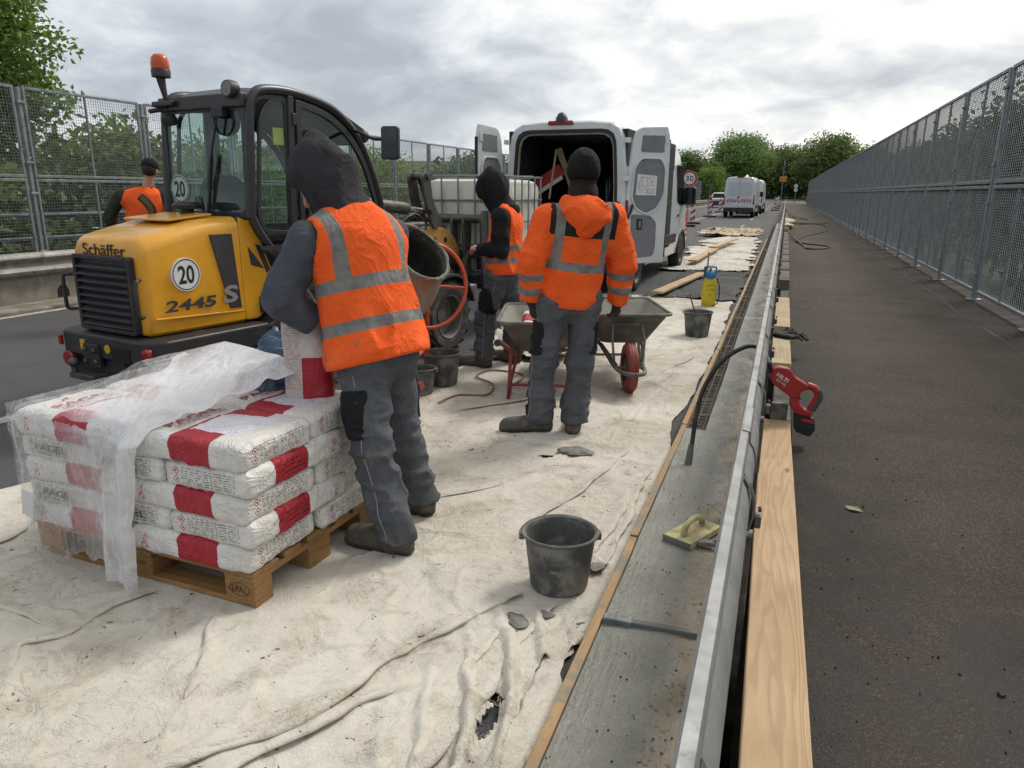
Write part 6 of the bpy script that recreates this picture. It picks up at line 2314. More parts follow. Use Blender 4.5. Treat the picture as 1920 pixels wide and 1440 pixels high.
# mirror on its arm
mr = MB()
mr.tube(spline([(HX, 2.05, 2.04), (0.56, 2.03, 2.02), (0.72, 2.0, 1.965), (0.84, 1.985, 1.955)], 4), 0.013, 8)
mr.build('mirror_arm', M_BLACKP, ld, smooth=60)
m = MB()
m.prism(rrect(0.145, 0.255, 0.025), (0.915, 1.975, 1.925), (0.93, 0.36, 0), (0, 0.03, 1), (-0.02, 0.055, 0))
mo = m.build('mirror_housing', M_BLACKP, ld, bevel=0.012)
MB().prism(rrect(0.125, 0.23, 0.02), (0.915, 1.972, 1.925), (0.93, 0.36, 0), (0, 0.03, 1), (0.001, -0.003, 0)).build('mirror_glass', mat('mirror_glass', '3a3d40', '303336', rough=0.06, metal=0.9), mo)
MB().prism(rpoly([(1.95, 2.16), (2.22, 2.05), (2.24, 1.97), (2.15, 1.98)], 0.02), (HX - 0.01, 0, 0), (0, 1, 0), (0, 0, 1), (0.02, 0, 0)).build('lamp_bracket', M_FRAME, ld, bevel=0.005)
MB().lathe([(0, 0), (0.05, 0.0), (0.055, 0.05), (0.03, 0.08), (0, 0.08)], 14, (HX, 2.22, 2.0), (0, -1, 0)).build('front_lamp', M_BLACKP, ld, smooth=40)
MB().cyl((HX + 0.0, 1.03, 1.13), (HX + 0.05, 1.06, 1.13), 0.03, 12).bar((HX + 0.03, 1.05, 1.13), (HX + 0.03, 1.18, 1.14), 0.02, 0.04).build('door_stop', M_BLACKP, ld, smooth=40)
MB().lathe([(0.02, 0), (0.02, 0.006), (0, 0.006)], 12, (0.41, 1.12, 1.20), (1, 0, 0)).build('panel_bolt', M_DARK, ld)


def loader_wheel(x, y, sx, parent, r=0.355, w=0.28):
    t_ = MB()
    prof_ = [(r * 0.60, -w * 0.42), (r * 0.72, -w * 0.5), (r * 0.90, -w * 0.5), (r * 0.97, -w * 0.42), (r, -w * 0.3), (r, w * 0.3), (r * 0.97, w * 0.42), (r * 0.90, w * 0.5), (r * 0.72, w * 0.5), (r * 0.60, w * 0.42)]
    t_.lathe(prof_, 40, (x, y, r), (1, 0, 0))
    for k in range(20):
        a = 2 * PI * k / 20
        for s in (-1, 1):
            a2 = a + (0.08 if s > 0 else -0.08)
            c = Vector((x + s * w * 0.24, y + math.cos(a2) * r * 1.005, r + math.sin(a2) * r * 1.005))
            t_.box(c, (w * 0.46, 0.06, 0.014), Matrix.Rotation(a2 - PI / 2, 3, 'X') @ Matrix.Rotation(s * 0.5, 3, 'Z'))
    o = t_.build('tyre', M_TYRE, parent, smooth=40)
    q = MB()
    q.lathe([(r * 0.62, w * 0.47), (r * 0.58, w * 0.44), (r * 0.55, w * 0.30), (r * 0.53, w * 0.05), (r * 0.40, -w * 0.02), (r * 0.22, 0), (r * 0.2, w * 0.1), (0, w * 0.1)], 32, (x, y, r), (sx, 0, 0))
    q.build('rim', M_RIM, o, smooth=40)
    return o


for sx in (-1, 1):
    loader_wheel(sx * 0.56, 3.12, sx, ld)
    loader_wheel(sx * 0.50, 1.42, sx, ld, 0.35, 0.26)
# front chassis, fenders, arms
m = MB()
m.bb(-0.30, 0.30, 2.35, 3.45, 0.28, 0.62)
m.bb(-0.22, 0.22, 2.5, 3.2, 0.62, 0.95)
m.bb(-0.28, 0.28, 1.5, 2.45, 0.30, 0.66)
m.build('front_chassis', M_BLACKP, ld, bevel=0.02)
MB().cyl((-0.5, 3.12, 0.355), (0.5, 3.12, 0.355), 0.07, 12).build('front_axle', M_BLACKP, ld, smooth=50)
for sx in (-1, 1):
    fd = MB()
    ring_o = [(3.12 + 0.44 * math.cos(a), 0.36 + 0.42 * math.sin(a)) for a in np.linspace(0.25, 2.6, 12)]
    ring_i = [(3.12 + 0.41 * math.cos(a), 0.36 + 0.39 * math.sin(a)) for a in np.linspace(0.25, 2.6, 12)]
    poly = ring_o + ring_i[::-1]
    fd.prism(poly, (sx * 0.57 - 0.15, 0, 0), (0, 1, 0), (0, 0, 1), (0.30, 0, 0))
    fd.build('fender', M_BLACKP, ld, bevel=0.006)
bm_ = MB()
bm_.prism(rpoly([(2.25, 0.95), (2.95, 1.26), (3.35, 1.21), (3.75, 1.18), (3.92, 1.09), (4.13, 0.83), (4.09, 0.77), (3.75, 0.93), (3.2, 0.97), (2.5, 0.80)], 0.05), (0.10, 0, 0), (0, 1, 0), (0, 0, 1), (0.10, 0, 0))
bm_.build('lift_arm', M_YEL2, ld, bevel=0.012)
MB().prism(rpoly([(2.25, 0.88), (3.2, 1.06), (3.75, 1.0), (4.09, 0.76), (4.05, 0.70), (3.7, 0.84), (3.2, 0.88), (2.5, 0.74)], 0.04), (0.095, 0, 0), (0, 1, 0), (0, 0, 1), (0.11, 0, 0)).build('arm_underside', M_BLACKP, ld, bevel=0.01)
for y, z in ((3.56, 1.06), (3.76, 1.05)):
    MB().lathe([(0.03, 0), (0.03, 0.002), (0, 0.002)], 16, (0.2005, y, z), (1, 0, 0)).build('arm_hole', M_DARK, ld)
MB().lathe([(0.035, 0), (0.035, 0.002), (0, 0.002)], 16, (0.2005, 3.40, 1.07), (1, 0, 0)).build('arm_sticker', mat('pale_sticker', 'b7a978', 'a5986a', rough=0.6), ld)
for x0 in (0.03, 0.20):
    m = MB()
    m.prism(rpoly([(3.33, 1.70), (3.40, 1.75), (3.47, 1.72), (3.50, 1.50), (3.66, 1.20), (3.52, 1.17), (3.42, 1.36), (3.36, 1.52)], 0.03), (x0, 0, 0), (0, 1, 0), (0, 0, 1), (0.03, 0, 0))
    m.build('tilt_link', M_HOSE, ld, bevel=0.006)
m = MB()
m.prism(rpoly([(3.44, 1.68), (3.50, 1.66), (3.70, 1.35), (3.90, 1.10), (3.84, 1.04), (3.62, 1.30)], 0.03), (0.08, 0, 0), (0, 1, 0), (0, 0, 1), (0.07, 0, 0))
m.build('tilt_rod', M_HOSE, ld, bevel=0.008)
MB().cyl((0.0, 3.42, 1.70), (0.26, 3.42, 1.70), 0.035, 12).cyl((0.0, 3.46, 1.36), (0.26, 3.46, 1.36), 0.03, 12).build('link_pins', M_HOSE, ld, smooth=50)
MB().cyl((0.13, 2.55, 1.44), (0.13, 3.18, 1.39), 0.06, 14).build('tilt_cylinder', M_HOSE, ld, smooth=50)
MB().cyl((0.13, 3.1, 1.395), (0.13, 3.46, 1.36), 0.028, 12).build('cylinder_rod', mat('chrome_rod', 'a5a5a2', '8d8d8a', rough=0.25, metal=0.8), ld, smooth=50)
MB().prism(rrect(0.26, 0.14, 0.04), (0.30, 2.95, 1.20), (0, 1, 0), (0, 0, 1), (0.16, 0, 0)).build('headlamp', M_BLACKP, ld, bevel=0.03, seg=3)
MB().box((0.46, 3.0, 1.19), (0.012, 0.07, 0.07)).build('headlamp_lens', mat('lamp_lens', '8d8c84', '6b6a63', rough=0.25, metal=0.3), ld, bevel=0.006)
for k in range(4):
    MB().tube(spline([(0.05 + 0.04 * k, 2.6, 0.95), (0.06 + 0.05 * k, 3.2, 1.28 + 0.02 * k), (0.05 + 0.04 * k, 3.6, 1.0), (0.04 + 0.05 * k, 3.95, 0.95)], 5), 0.014, 6).build('hydraulic_hose', M_RUB, ld, smooth=60)
# fork carriage
m = MB()
m.cyl((-0.45, 4.02, 1.27), (0.50, 4.02, 1.27), 0.045, 12)
m.build('carriage_tube', M_HOSE, ld, smooth=50)
for x in (-0.42, -0.14, 0.12, 0.27, 0.50):
    big_ = x in (-0.42, 0.50)
    m = MB()
    m.prism(rpoly([(3.96, 1.25), (4.00, 1.36 if big_ else 1.30), (4.09, 1.36 if big_ else 1.30), (4.12, 1.2), (4.10, 0.55), (4.02, 0.55), (3.98, 0.8)], 0.03), (x, 0, 0), (0, 1, 0), (0, 0, 1), (0.035, 0, 0))
    m.build('carriage_plate', M_HOSE, ld, bevel=0.006)
MB().bb(-0.50, 0.55, 4.04, 4.10, 0.84, 0.92).build('carriage_rail', M_BLACKP, ld, bevel=0.008)
MB().bb(-0.50, 0.55, 4.04, 4.10, 0.56, 0.64).build('carriage_rail', M_BLACKP, ld, bevel=0.008)
for x in (-0.30, 0.38):
    m = MB()
    m.prism([(4.10, 0.50), (4.10, 1.0), (4.145, 1.0), (4.15, 0.56), (5.2, 0.515), (5.2, 0.50)], (x, 0, 0), (0, 1, 0), (0, 0, 1), (0.1, 0, 0))
    m.build('fork', M_BLACKP, ld, bevel=0.006)
MB().prism(rpoly([(4.0, 0.90), (4.05, 0.95), (4.06, 0.75), (4.0, 0.62), (3.92, 0.66), (3.93, 0.76)], 0.03), (0.27, 0, 0), (0, 1, 0), (0, 0, 1), (0.06, 0, 0)).build('lock_lever', M_HOSE, ld, bevel=0.006)

# ---- water tank in its cage on the forks
ib = thing('water_tank', 'white plastic water tank in a galvanised tube cage on the forks', 'tank', (-3.33, 8.12, 0.565), math.radians(-6))
t = NT('tank_plastic')
c = t.mix(t.step(t.noise(3, 5, 0.6), 0.35, 0.65), rgb('c9c8bd'), rgb('b9b8a9'))
zz = t.sep(t.coord())[2]
c = t.mix(t.step(zz, 0.42, 0.34), c, rgb('a9b0a2'))
M_TANK = t.fin(c, 0.4, 0, t.bump(t.noise(6, 3, 0.5), 0.2, 0.02), Subsurface_Weight=0.0)
rings = []
for z, ins in ((0.13, 0.05), (0.15, 0.02), (0.22, 0.0), (0.44, -0.006), (0.62, 0.012), (0.66, 0.012), (0.86, -0.006), (1.04, 0.0), (1.10, 0.03), (1.125, 0.09)):
    rings.append([(a, b_, z) for a, b_ in rrect(0.95 - ins * 2, 1.13 - ins * 2, 0.10, 5)])
m = MB()
m.loft(rings)
m.build('tank_body', M_TANK, ib, smooth=40)
MB().lathe([(0.11, 0), (0.11, 0.05), (0, 0.05)], 20, (0, 0, 1.12)).build('filler_cap', M_BLACKP, ib, smooth=40)
M_TUBE = mat('cage_tube', '8b8f92', '777b7e', ns=9, rough=0.4, metal=0.6)
for z in (0.14, 0.42, 0.66, 0.90, 1.155):
    m = MB()
    m.tube([(a, b_, z) for a, b_ in rrect(0.985, 1.175, 0.04, 2)], 0.011, 6, closed=True)
    m.build('cage_ring', M_TUBE, ib, smooth=60)
for x in (-0.38, -0.21, 0.0, 0.21, 0.38):
    for sy in (-1, 1):
        MB().cyl((x, sy * 0.597, 0.10), (x, sy * 0.597, 1.16), 0.010, 6).build('cage_bar', M_TUBE, ib, smooth=60)
for y in (-0.50, -0.36, -0.2, -0.02, 0.16, 0.33, 0.50):
    for sx in (-1, 1):
        MB().cyl((sx * 0.502, y, 0.10), (sx * 0.502, y, 1.16), 0.010, 6).build('cage_bar', M_TUBE, ib, smooth=60)
for y in (-0.3, 0.3):
    MB().cyl((-0.49, y, 1.165), (0.49, y, 1.165), 0.012, 6).build('top_bar', M_TUBE, ib, smooth=60)
MB().bb(-0.5, 0.5, -0.6, 0.6, 0.085, 0.12).build('base_plate', M_TUBE, ib, bevel=0.005)
for x in (-0.44, 0.0, 0.44):
    MB().bb(x - 0.05, x + 0.05, -0.6, 0.6, 0.0, 0.084).build('runner', M_OLDWOODY, ib, bevel=0.005)

# ================================================================== vans, car
M_WHITEP = mat('white_van_paint', 'c9cccf', 'bfc3c6', ns=1.5, rough=0.25, dirt='8e8c86', damt=0.22, ds=2.2, rv=0.05, Coat_Weight=0.4)
M_GREYCARD = mat('grey_door_card', '73767b', '696c71', ns=4, rough=0.55, bump=0.15, bs=120)
M_SEAL = mat('rubber_seal', '17181a', '202123', rough=0.6)
M_VANIN = mat('dark_van_lining', '1c1c1e', '26262a', ns=3, rough=0.8)
M_PAPER = mat('paper_sheet', 'd5d5d3', 'c6c6c4', ns=60, rough=0.7)


def van_sec(hw, top, zb, n=9, k=1.0):
    """half outline from bottom to roof centre, mirrored: a list of (x, z)"""
    h = top - zb
    P = [(hw * 0.955, zb), (hw * 0.985, zb + h * 0.10), (hw, zb + h * 0.26), (hw * 0.992, zb + h * 0.42), (hw * 0.965, zb + h * 0.62), (hw * 0.925, zb + h * 0.82), (hw * 0.90, zb + h * 0.90), (hw * 0.84, zb + h * 0.955), (hw * 0.72, zb + h * 0.985), (hw * 0.4, top - 0.002), (0, top)]
    return [(-x, z) for x, z in P] + [(x, z) for x, z in P[::-1][1:]]


VSEC = [(0.0, 0.955, 2.545, 0.42), (0.02, 0.965, 2.565, 0.40), (0.10, 0.98, 2.585, 0.38), (1.5, 0.985, 2.605, 0.36), (4.0, 0.985, 2.605, 0.36), (4.55, 0.98, 2.585, 0.36), (4.9, 0.97, 2.50, 0.36), (5.3, 0.95, 2.26, 0.36), (5.75, 0.94, 1.82, 0.36), (6.0, 0.92, 1.42, 0.36), (6.35, 0.88, 1.22, 0.36), (6.6, 0.80, 1.05, 0.38), (6.68, 0.70, 0.85, 0.42)]


def van_wheel(x, y, sx, parent, r=0.345, w=0.235):
    t_ = MB()
    t_.lathe([(r * 0.62, -w * 0.45), (r * 0.78, -w * 0.5), (r * 0.94, -w * 0.46), (r, -w * 0.36), (r, w * 0.36), (r * 0.94, w * 0.46), (r * 0.78, w * 0.5), (r * 0.62, w * 0.45)], 36, (x, y, r), (1, 0, 0))
    for g in (-0.22, 0.0, 0.22):
        t_.lathe([(r + 0.001, w * (g - 0.06)), (r + 0.006, w * (g - 0.05)), (r + 0.006, w * (g + 0.05)), (r + 0.001, w * (g + 0.06))], 36, (x, y, r), (1, 0, 0))
    o = t_.build('tyre', mat('road_tyre', '1c1c1d', '262627', ns=9, rough=0.85, bump=0.3, bs=80, dirt='4d4a46', damt=0.3), parent, smooth=40)
    q = MB()
    q.lathe([(r * 0.64, w * 0.46), (r * 0.60, w * 0.42), (r * 0.56, w * 0.2), (r * 0.45, w * 0.12), (r * 0.2, w * 0.3), (0, w * 0.3)], 28, (x, y, r), (sx, 0, 0))
    q.build('rim', M_RIM, o, smooth=40)
    return o


def van_side_trim(root, sides, win=True):
    for sx in sides:
        s = 'right' if sx > 0 else 'left'
        for (y0, y1) in ((1.45, 4.25), ):
            MB().bb(min(sx * 0.975, sx * 1.002), max(sx * 0.975, sx * 1.002), y0, y1, 0.60, 0.78).build('side_moulding', M_BLACKP, root, bevel=0.008)
        MB().bb(min(sx * 0.975, sx * 1.002), max(sx * 0.975, sx * 1.002), 0.15, 0.55, 0.60, 0.78).build('side_moulding', M_BLACKP, root, bevel=0.008)
        for yc in (0.98, 5.15):
            arch = MB()
            o_ = [(yc + 0.47 * math.cos(a), 0.36 + 0.46 * math.sin(a)) for a in np.linspace(0.0, PI, 15)]
            i_ = [(yc + 0.41 * math.cos(a), 0.36 + 0.40 * math.sin(a)) for a in np.linspace(0.0, PI, 15)]
            arch.prism(o_ + i_[::-1], (sx * 0.955 - 0.03, 0, 0), (0, 1, 0), (0, 0, 1), (0.06, 0, 0))
            arch.build('wheel_arch', M_BLACKP, root, bevel=0.006)
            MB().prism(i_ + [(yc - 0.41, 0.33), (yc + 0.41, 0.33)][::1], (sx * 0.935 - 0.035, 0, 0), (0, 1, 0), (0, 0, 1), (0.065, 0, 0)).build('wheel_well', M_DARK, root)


def mirror_van(root, sx):
    m = MB()
    m.prism(rrect(0.24, 0.36, 0.06), (sx * 1.10, 5.0, 1.50), (sx, 0.0, 0), (0, 0, 1), (0, 0.13, 0))
    m.bar((sx * 0.93, 5.12, 1.36), (sx * 1.05, 5.08, 1.36), 0.06, 0.05)
    o = m.build('wing_mirror', M_BLACKP, root, bevel=0.02)
    MB().prism(rrect(0.20, 0.32, 0.05), (sx * 1.10, 4.996, 1.50), (sx, 0, 0), (0, 0, 1), (0, 0.002, 0)).build('mirror_glass', mat('mirror_glass', '3a3d40', '303336', rough=0.06, metal=0.9), o)


def open_van():
    root = thing('panel_van', 'white panel van with open rear doors beside the water tank', 'van', (-3.17, 10.9, 0), math.radians(-2))
    # outer shell and inner lining
    rings = [[(x, y, z) for x, z in van_sec(hw, top, zb)] for y, hw, top, zb in VSEC]
    m = MB()
    m.loft(rings, closed=False, cap=False)
    n = len(rings[0])
    m.add(rings[-1], [tuple(range(n))])
    m.build('body_shell', M_WHITEP, root, smooth=50, fix=False)
    opening = rpoly([(-0.80, 0.62), (-0.80, 1.6), (-0.745, 2.42), (0.745, 2.42), (0.80, 1.6), (0.80, 0.62)], [0.05, 0.3, 0.20, 0.20, 0.3, 0.05], 5)
    # rear frame: ring between body outline and opening, by matching angles
    outl = van_sec(0.955, 2.545, 0.42)
    outl = outl + [(0.6, 0.42), (0.0, 0.42), (-0.6, 0.42)]
    cx, cz = 0.0, 1.5

    def resample(poly, k=72):
        P = [Vector(p) for p in poly]
        res = []
        for i in range(k):
            a = 2 * PI * i / k
            d = Vector((math.cos(a), math.sin(a)))
            best = None
            for j in range(len(P)):
                p, q = P[j] - Vector((cx, cz)), P[(j + 1) % len(P)] - Vector((cx, cz))
                e = q - p
                den = d.x * e.y - d.y * e.x
                if abs(den) < 1e-9:
                    continue
                t_ = (p.x * e.y - p.y * e.x) / den
                s_ = (p.x * d.y - p.y * d.x) / den
                if t_ > 0 and -1e-6 <= s_ <= 1 + 1e-6 and (best is None or t_ > best):
                    best = t_
            res.append((cx + d.x * best, cz + d.y * best))
        return res
    ro, ri = resample(outl), resample(opening)
    m = MB()
    frame_prism(m, ro, ri, (0, 0.0, 0), (1, 0, 0), (0, 0, 1), (0, 0.05, 0))
    m.build('rear_frame', M_WHITEP, root, smooth=40)
    sc = lambda P, k: [((x - cx) * k + cx, (z - cz) * k + cz) for x, z in P]
    m = MB()
    frame_prism(m, sc(ri, 1.035), sc(ri, 0.985), (0, -0.012, 0), (1, 0, 0), (0, 0, 1), (0, 0.03, 0))
    m.build('door_seal', M_SEAL, root, smooth=40)
    m = MB()
    frame_prism(m, sc(ri, 0.984), sc(ri, 0.955), (0, 0.03, 0), (1, 0, 0), (0, 0, 1), (0, 0.04, 0))
    m.build('inner_edge', mat('cream_inner_edge', '9a9384', '8a8375', rough=0.5), root, smooth=40)
    # lining
    m = MB()
    m.bb(-0.93, -0.80, 0.09, 4.0, 0.62, 2.45)
    m.bb(0.80, 0.93, 0.09, 4.0, 0.62, 2.45)
    m.bb(-0.80, 0.80, 0.09, 4.0, 2.43, 2.50)
    m.bb(-0.93, 0.93, 3.95, 4.0, 0.62, 2.45)
    m.build('cargo_lining', M_VANIN, root)
    MB().bb(-0.93, 0.93, 0.03, 4.0, 0.55, 0.62).build('cargo_floor', mat('cargo_floor_grey', '3c3b39', '4a4845', rough=0.8), root)
    for z in (2.425,):
        for y in (0.5, 1.1, 1.7, 2.3):
            MB().bb(-0.74, 0.74, y, y + 0.08, 2.40, 2.43).build('roof_bow', mat('roof_bow_grey', '55544f', '494843', rough=0.6), root)
    # bumper, lamps, brake light, camera
    m = MB()
    m.prism(rpoly([(-0.96, 0.18), (-0.93, -0.03), (0.93, -0.03), (0.96, 0.18)], 0.06), (0, 0, 0.36), (1, 0, 0), (0, 1, 0), (0, 0, 0.20))
    m.build('rear_bumper', M_BLACKP, root, bevel=0.03)
    for sx in (-1, 1):
        m = MB()
        m.prism(rpoly([(0.0, 0.88), (0.10, 0.86), (0.12, 1.42), (0.03, 1.46)], 0.03), (sx * 0.955 - 0.06, -0.012, 0), (0, 1, 0), (0, 0, 1), (0.095, 0, 0))
        m.build('tail_lamp', M_LAMPR, root, bevel=0.01)
    MB().prism(rpoly([(-0.20, -0.03), (0.20, -0.03), (0.19, 0.03), (-0.19, 0.03)], 0.02), (-0.07, -0.03, 2.545), (1, 0, 0), (0, 0, 1), (0, 0.12, 0)).build('brake_light', M_LAMPR, root, bevel=0.012)
    MB().lathe([(0, 0.14), (0.05, 0.12), (0.085, 0.06), (0.10, 0.0)], 18, (-0.07, 0.04, 2.56)).build('rear_camera', M_BLACKP, root, smooth=60)
    van_side_trim(root, (1, -1))
    for x, y, s in ((0.86, 0.98, 1), (0.86, 5.15, 1), (-0.86, 0.98, -1), (-0.86, 5.15, -1)):
        van_wheel(x, y, s, root)
    mirror_van(root, 1)
    mirror_van(root, -1)
    # front door window, sliding door gap
    for sx in (1,):
        MB().prism(rpoly([(4.30, 1.32), (5.30, 1.30), (5.05, 1.72), (4.78, 2.08), (4.32, 2.10)], 0.06), (sx * 0.925, 0, 0), (0, 1, 0), (0, 0, 1), (0.045, 0, 0)).build('door_window', M_GLASSD, root, bevel=0.004)
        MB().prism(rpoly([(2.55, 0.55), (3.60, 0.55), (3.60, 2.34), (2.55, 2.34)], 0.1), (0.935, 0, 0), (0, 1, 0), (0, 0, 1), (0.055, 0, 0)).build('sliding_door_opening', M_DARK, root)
        m = MB()
        rg = []
        for y in (1.50, 1.53, 2.72, 2.75):
            e = 0.015 if y in (1.50, 2.75) else 0
            rg.append([(0.03 + 1.0 - e, y, 0.50 + e), (0.03 + 1.005 - e, y, 1.0), (0.03 + 0.985 - e, y, 1.6), (0.03 + 0.935 - e, y, 2.28 - e), (0.935, y, 2.28 - e), (0.985, y, 1.6), (1.0, y, 1.0), (0.98, y, 0.50 + e)])
        m.loft(rg)
        sl = m.build('sliding_door', M_WHITEP, root, smooth=30)
        MB().box((1.045, 2.62, 1.1), (0.02, 0.05, 0.14)).build('door_handle', M_BLACKP, sl, bevel=0.008)
        MB().prism(rpoly([(1.66, 1.25), (2.60, 1.25), (2.60, 2.0), (1.66, 2.0)], 0.08), (1.0, 0, 0), (0, 1, 0), (-0.075, 0, 1), (0.005, 0, 0)).build('panel_pressing', M_WHITEP, sl, bevel=0.004)
        MB().bb(0.97, 0.995, 1.4, 3.6, 1.33, 1.37).build('door_rail', M_SEAL, root)
        MB().box((1.0, 4.4, 1.12), (0.02, 0.12, 0.05)).build('door_handle', M_BLACKP, root, bevel=0.006)
        for k in range(5):
            MB().prism([(5.62, 0.62 + 0.12 * k), (5.72, 0.62 + 0.12 * k), (5.86, 0.70 + 0.12 * k), (5.76, 0.70 + 0.12 * k)], (0.94, 0, 0), (0, 1, 0), (0, 0, 1), (0.02, 0, 0)).build('warning_stripe', mat('red_reflective', 'b3202c', 'a01a26', rough=0.4), root)

    # rear doors
    def door(hx, dirv, sgn, thick_in, name_paper):
        u = Vector((dirv[0], dirv[1], 0)).normalized()
        nin = Vector((u.y, -u.x, 0)) * sgn           # inner face normal
        o_ = Vector((hx, -0.02, 0))
        W_ = 0.79
        out = rpoly([(0.03, 0.52), (W_ - 0.02, 0.52), (W_, 1.4), (W_, 2.30), (W_ - 0.06, 2.50), (0.22, 2.47), (0.13, 2.30), (0.05, 1.5)], [0.05, 0.04, 0.05, 0.1, 0.03, 0.10, 0.2, 0.1], 4)
        m = MB()
        m.prism(out, o_ - nin * 0.06, u, (0, 0, 1), nin * 0.06)
        d = m.build('rear_door', M_WHITEP, root, bevel=0.012, seg=2)
        P = lambda pts, r: rpoly(pts, r, 4)
        up = P([(0.26, 2.13), (0.68, 2.13), (0.67, 2.37), (0.28, 2.36)], 0.04)
        midc = P([(0.22, 1.34), (0.40, 1.26), (0.58, 1.34), (0.69, 1.52), (0.70, 1.90), (0.62, 2.03), (0.28, 2.03), (0.17, 1.90), (0.14, 1.48)], 0.06)
        low = P([(0.13, 0.60), (0.56, 0.62), (0.60, 0.72), (0.60, 1.12), (0.50, 1.22), (0.14, 1.25)], 0.05)
        for poly in (up, midc, low):
            MB().prism(poly, o_ + nin * 0.0005, u, (0, 0, 1), nin * 0.006).build('door_card', M_GREYCARD, d, bevel=0.002)
        # pressed rim around the middle card
        big_ = [(0.42 + (a - 0.42) * 1.10, 1.64 + (b - 1.64) * 1.08) for a, b in midc]
        m = MB()
        frame_prism(m, big_, [(0.42 + (a - 0.42) * 1.01, 1.64 + (b - 1.64) * 1.01) for a, b in midc], o_ + nin * 0.0004, u, (0, 0, 1), nin * 0.022)
        m.build('pressed_rim', M_WHITEP, d, bevel=0.008)
        for (a, b) in ((0.29, 2.35), (0.48, 2.36), (0.66, 2.35), (0.67, 2.15), (0.27, 2.15), (0.30, 2.01), (0.6, 2.0), (0.69, 1.6), (0.25, 1.36), (0.55, 1.34), (0.15, 1.2), (0.15, 0.9), (0.16, 0.64), (0.53, 0.66), (0.59, 0.9), (0.47, 1.2)):
            MB().lathe([(0.009, 0), (0.009, 0.003), (0, 0.003)], 8, tuple(o_ + u * a + Vector((0, 0, b)) + nin * 0.0066), tuple(nin)).build('clip', M_SEAL, d)
        MB().prism(P([(0.24, 1.02), (0.34, 1.02), (0.34, 1.18), (0.24, 1.18)], 0.02), o_ + nin * 0.0066, u, (0, 0, 1), nin * 0.004).build('latch_recess', M_SEAL, d)
        MB().prism([(0.27, 1.05), (0.31, 1.05), (0.31, 1.15), (0.27, 1.15)], o_ + nin * 0.011, u, (0, 0, 1), nin * 0.01).build('latch_handle', M_GREYCARD, d, bevel=0.003)
        MB().prism(P([(0.68, 2.26), (0.755, 2.26), (0.755, 2.40), (0.68, 2.40)], 0.01), o_ + nin * 0.0005, u, (0, 0, 1), nin * 0.012).build('lock_box', M_WHITEP, d, bevel=0.003)
        if name_paper:
            pm = MB().prism([(0.20, 1.52), (0.56, 1.52), (0.57, 1.80), (0.22, 1.82)], o_ + nin * 0.008, u, (0, 0, 1), nin * 0.002)
            pp = pm.build('paper_notice', M_PAPER, d)
            q = MB()
            rr_ = random.Random(5)
            for k in range(13):
                z = 1.545 + k * 0.019
                x0 = 0.24
                while x0 < 0.53:
                    L = rr_.uniform(0.01, 0.05)
                    if rr_.random() < 0.7 and not (0.30 < x0 < 0.40 and k > 4):
                        q.prism([(x0, z), (min(x0 + L, 0.54), z), (min(x0 + L, 0.54), z + 0.006), (x0, z + 0.006)], o_ + nin * 0.0104, u, (0, 0, 1), nin * 0.0006)
                    x0 += L + 0.012
            frame_prism(q, [(0.30, 1.64), (0.40, 1.64), (0.40, 1.78), (0.30, 1.78)], [(0.305, 1.645), (0.395, 1.645), (0.395, 1.775), (0.305, 1.775)], o_ + nin * 0.0104, u, (0, 0, 1), nin * 0.0006)
            pr_ = q.build('printed_lines', M_DECAL, pp)
            pr_['kind'] = 'stuff'
        # edge seal
        MB().prism([(W_ - 0.012, 0.6), (W_ + 0.010, 0.6), (W_ + 0.010, 2.32), (W_ - 0.012, 2.32)], o_ - nin * 0.055, u, (0, 0, 1), nin * 0.045).build('edge_seal', M_SEAL, d)
        for z in (0.75, 1.72, 2.25):
            MB().prism([(-0.05, z), (0.07, z), (0.07, z + 0.07), (-0.05, z + 0.07)], o_ + nin * 0.001, u, (0, 0, 1), nin * 0.02).build('hinge', M_WHITEP, d, bevel=0.005)
        return d
    th = math.radians(228)
    door(0.935, (-math.cos(th), -math.sin(th)), 1, 1, True)
    th = math.radians(98)
    door(-0.935, (math.cos(th), -math.sin(th)), -1, 1, True)
    MB().tube(spline([(0.86, -0.02, 1.42), (0.80, -0.10, 1.22), (0.86, -0.16, 1.10), (0.98, -0.12, 1.12), (1.03, 0.0, 1.26), (1.05, 0.06, 1.38)], 5), 0.022, 8).build('cable_sleeve', M_SEAL, root, smooth=60)
    return root


open_van()
# things inside the van
VO, VR = Vector((-3.17, 10.9, 0)), -math.radians(2)


def vanp(x, y, z):
    c, s = math.cos(VR), math.sin(VR)
    return (VO.x + x * c - y * s, VO.y + x * s + y * c, z)


wb_ = thing('warning_board', 'red and white striped warning board leaning inside the van', 'warning board', vanp(-0.52, 0.75, 1.62), VR)
MB().box((0, 0, 0.14), (0.55, 0.03, 0.20), (0, math.radians(-32), 0)).build('board', mat('red_reflective', 'b3202c', 'a01a26', rough=0.4), wb_, bevel=0.004)
MB().box((0.02, -0.002, 0.03), (0.53, 0.032, 0.06), (0, math.radians(-32), 0)).build('white_strip', M_DECW, wb_, bevel=0.004)
o = MB().cyl((0, 0, 0), (0.10, 0, 0.75), 0.018, 8).build('broom_handle', M_TIMBER2, smooth=60)
o.location = vanp(-0.42, 0.55, 1.45)
tag(o, 'wooden broom handle standing inside the van', 'stick')
o = MB().box((0, 0, 0), (0.10, 0.03, 0.62), (0, math.radians(-22), 0)).build('wood_batten', M_TIMBER2, bevel=0.003)
o.location = vanp(-0.28, 0.9, 1.95)
tag(o, 'short pale wood batten leaning in the open van', 'batten')
ch = thing('hose_coil', 'coil of thick black hose hanging on the right inside the van', 'hose', vanp(0.56, 0.7, 1.35), VR)
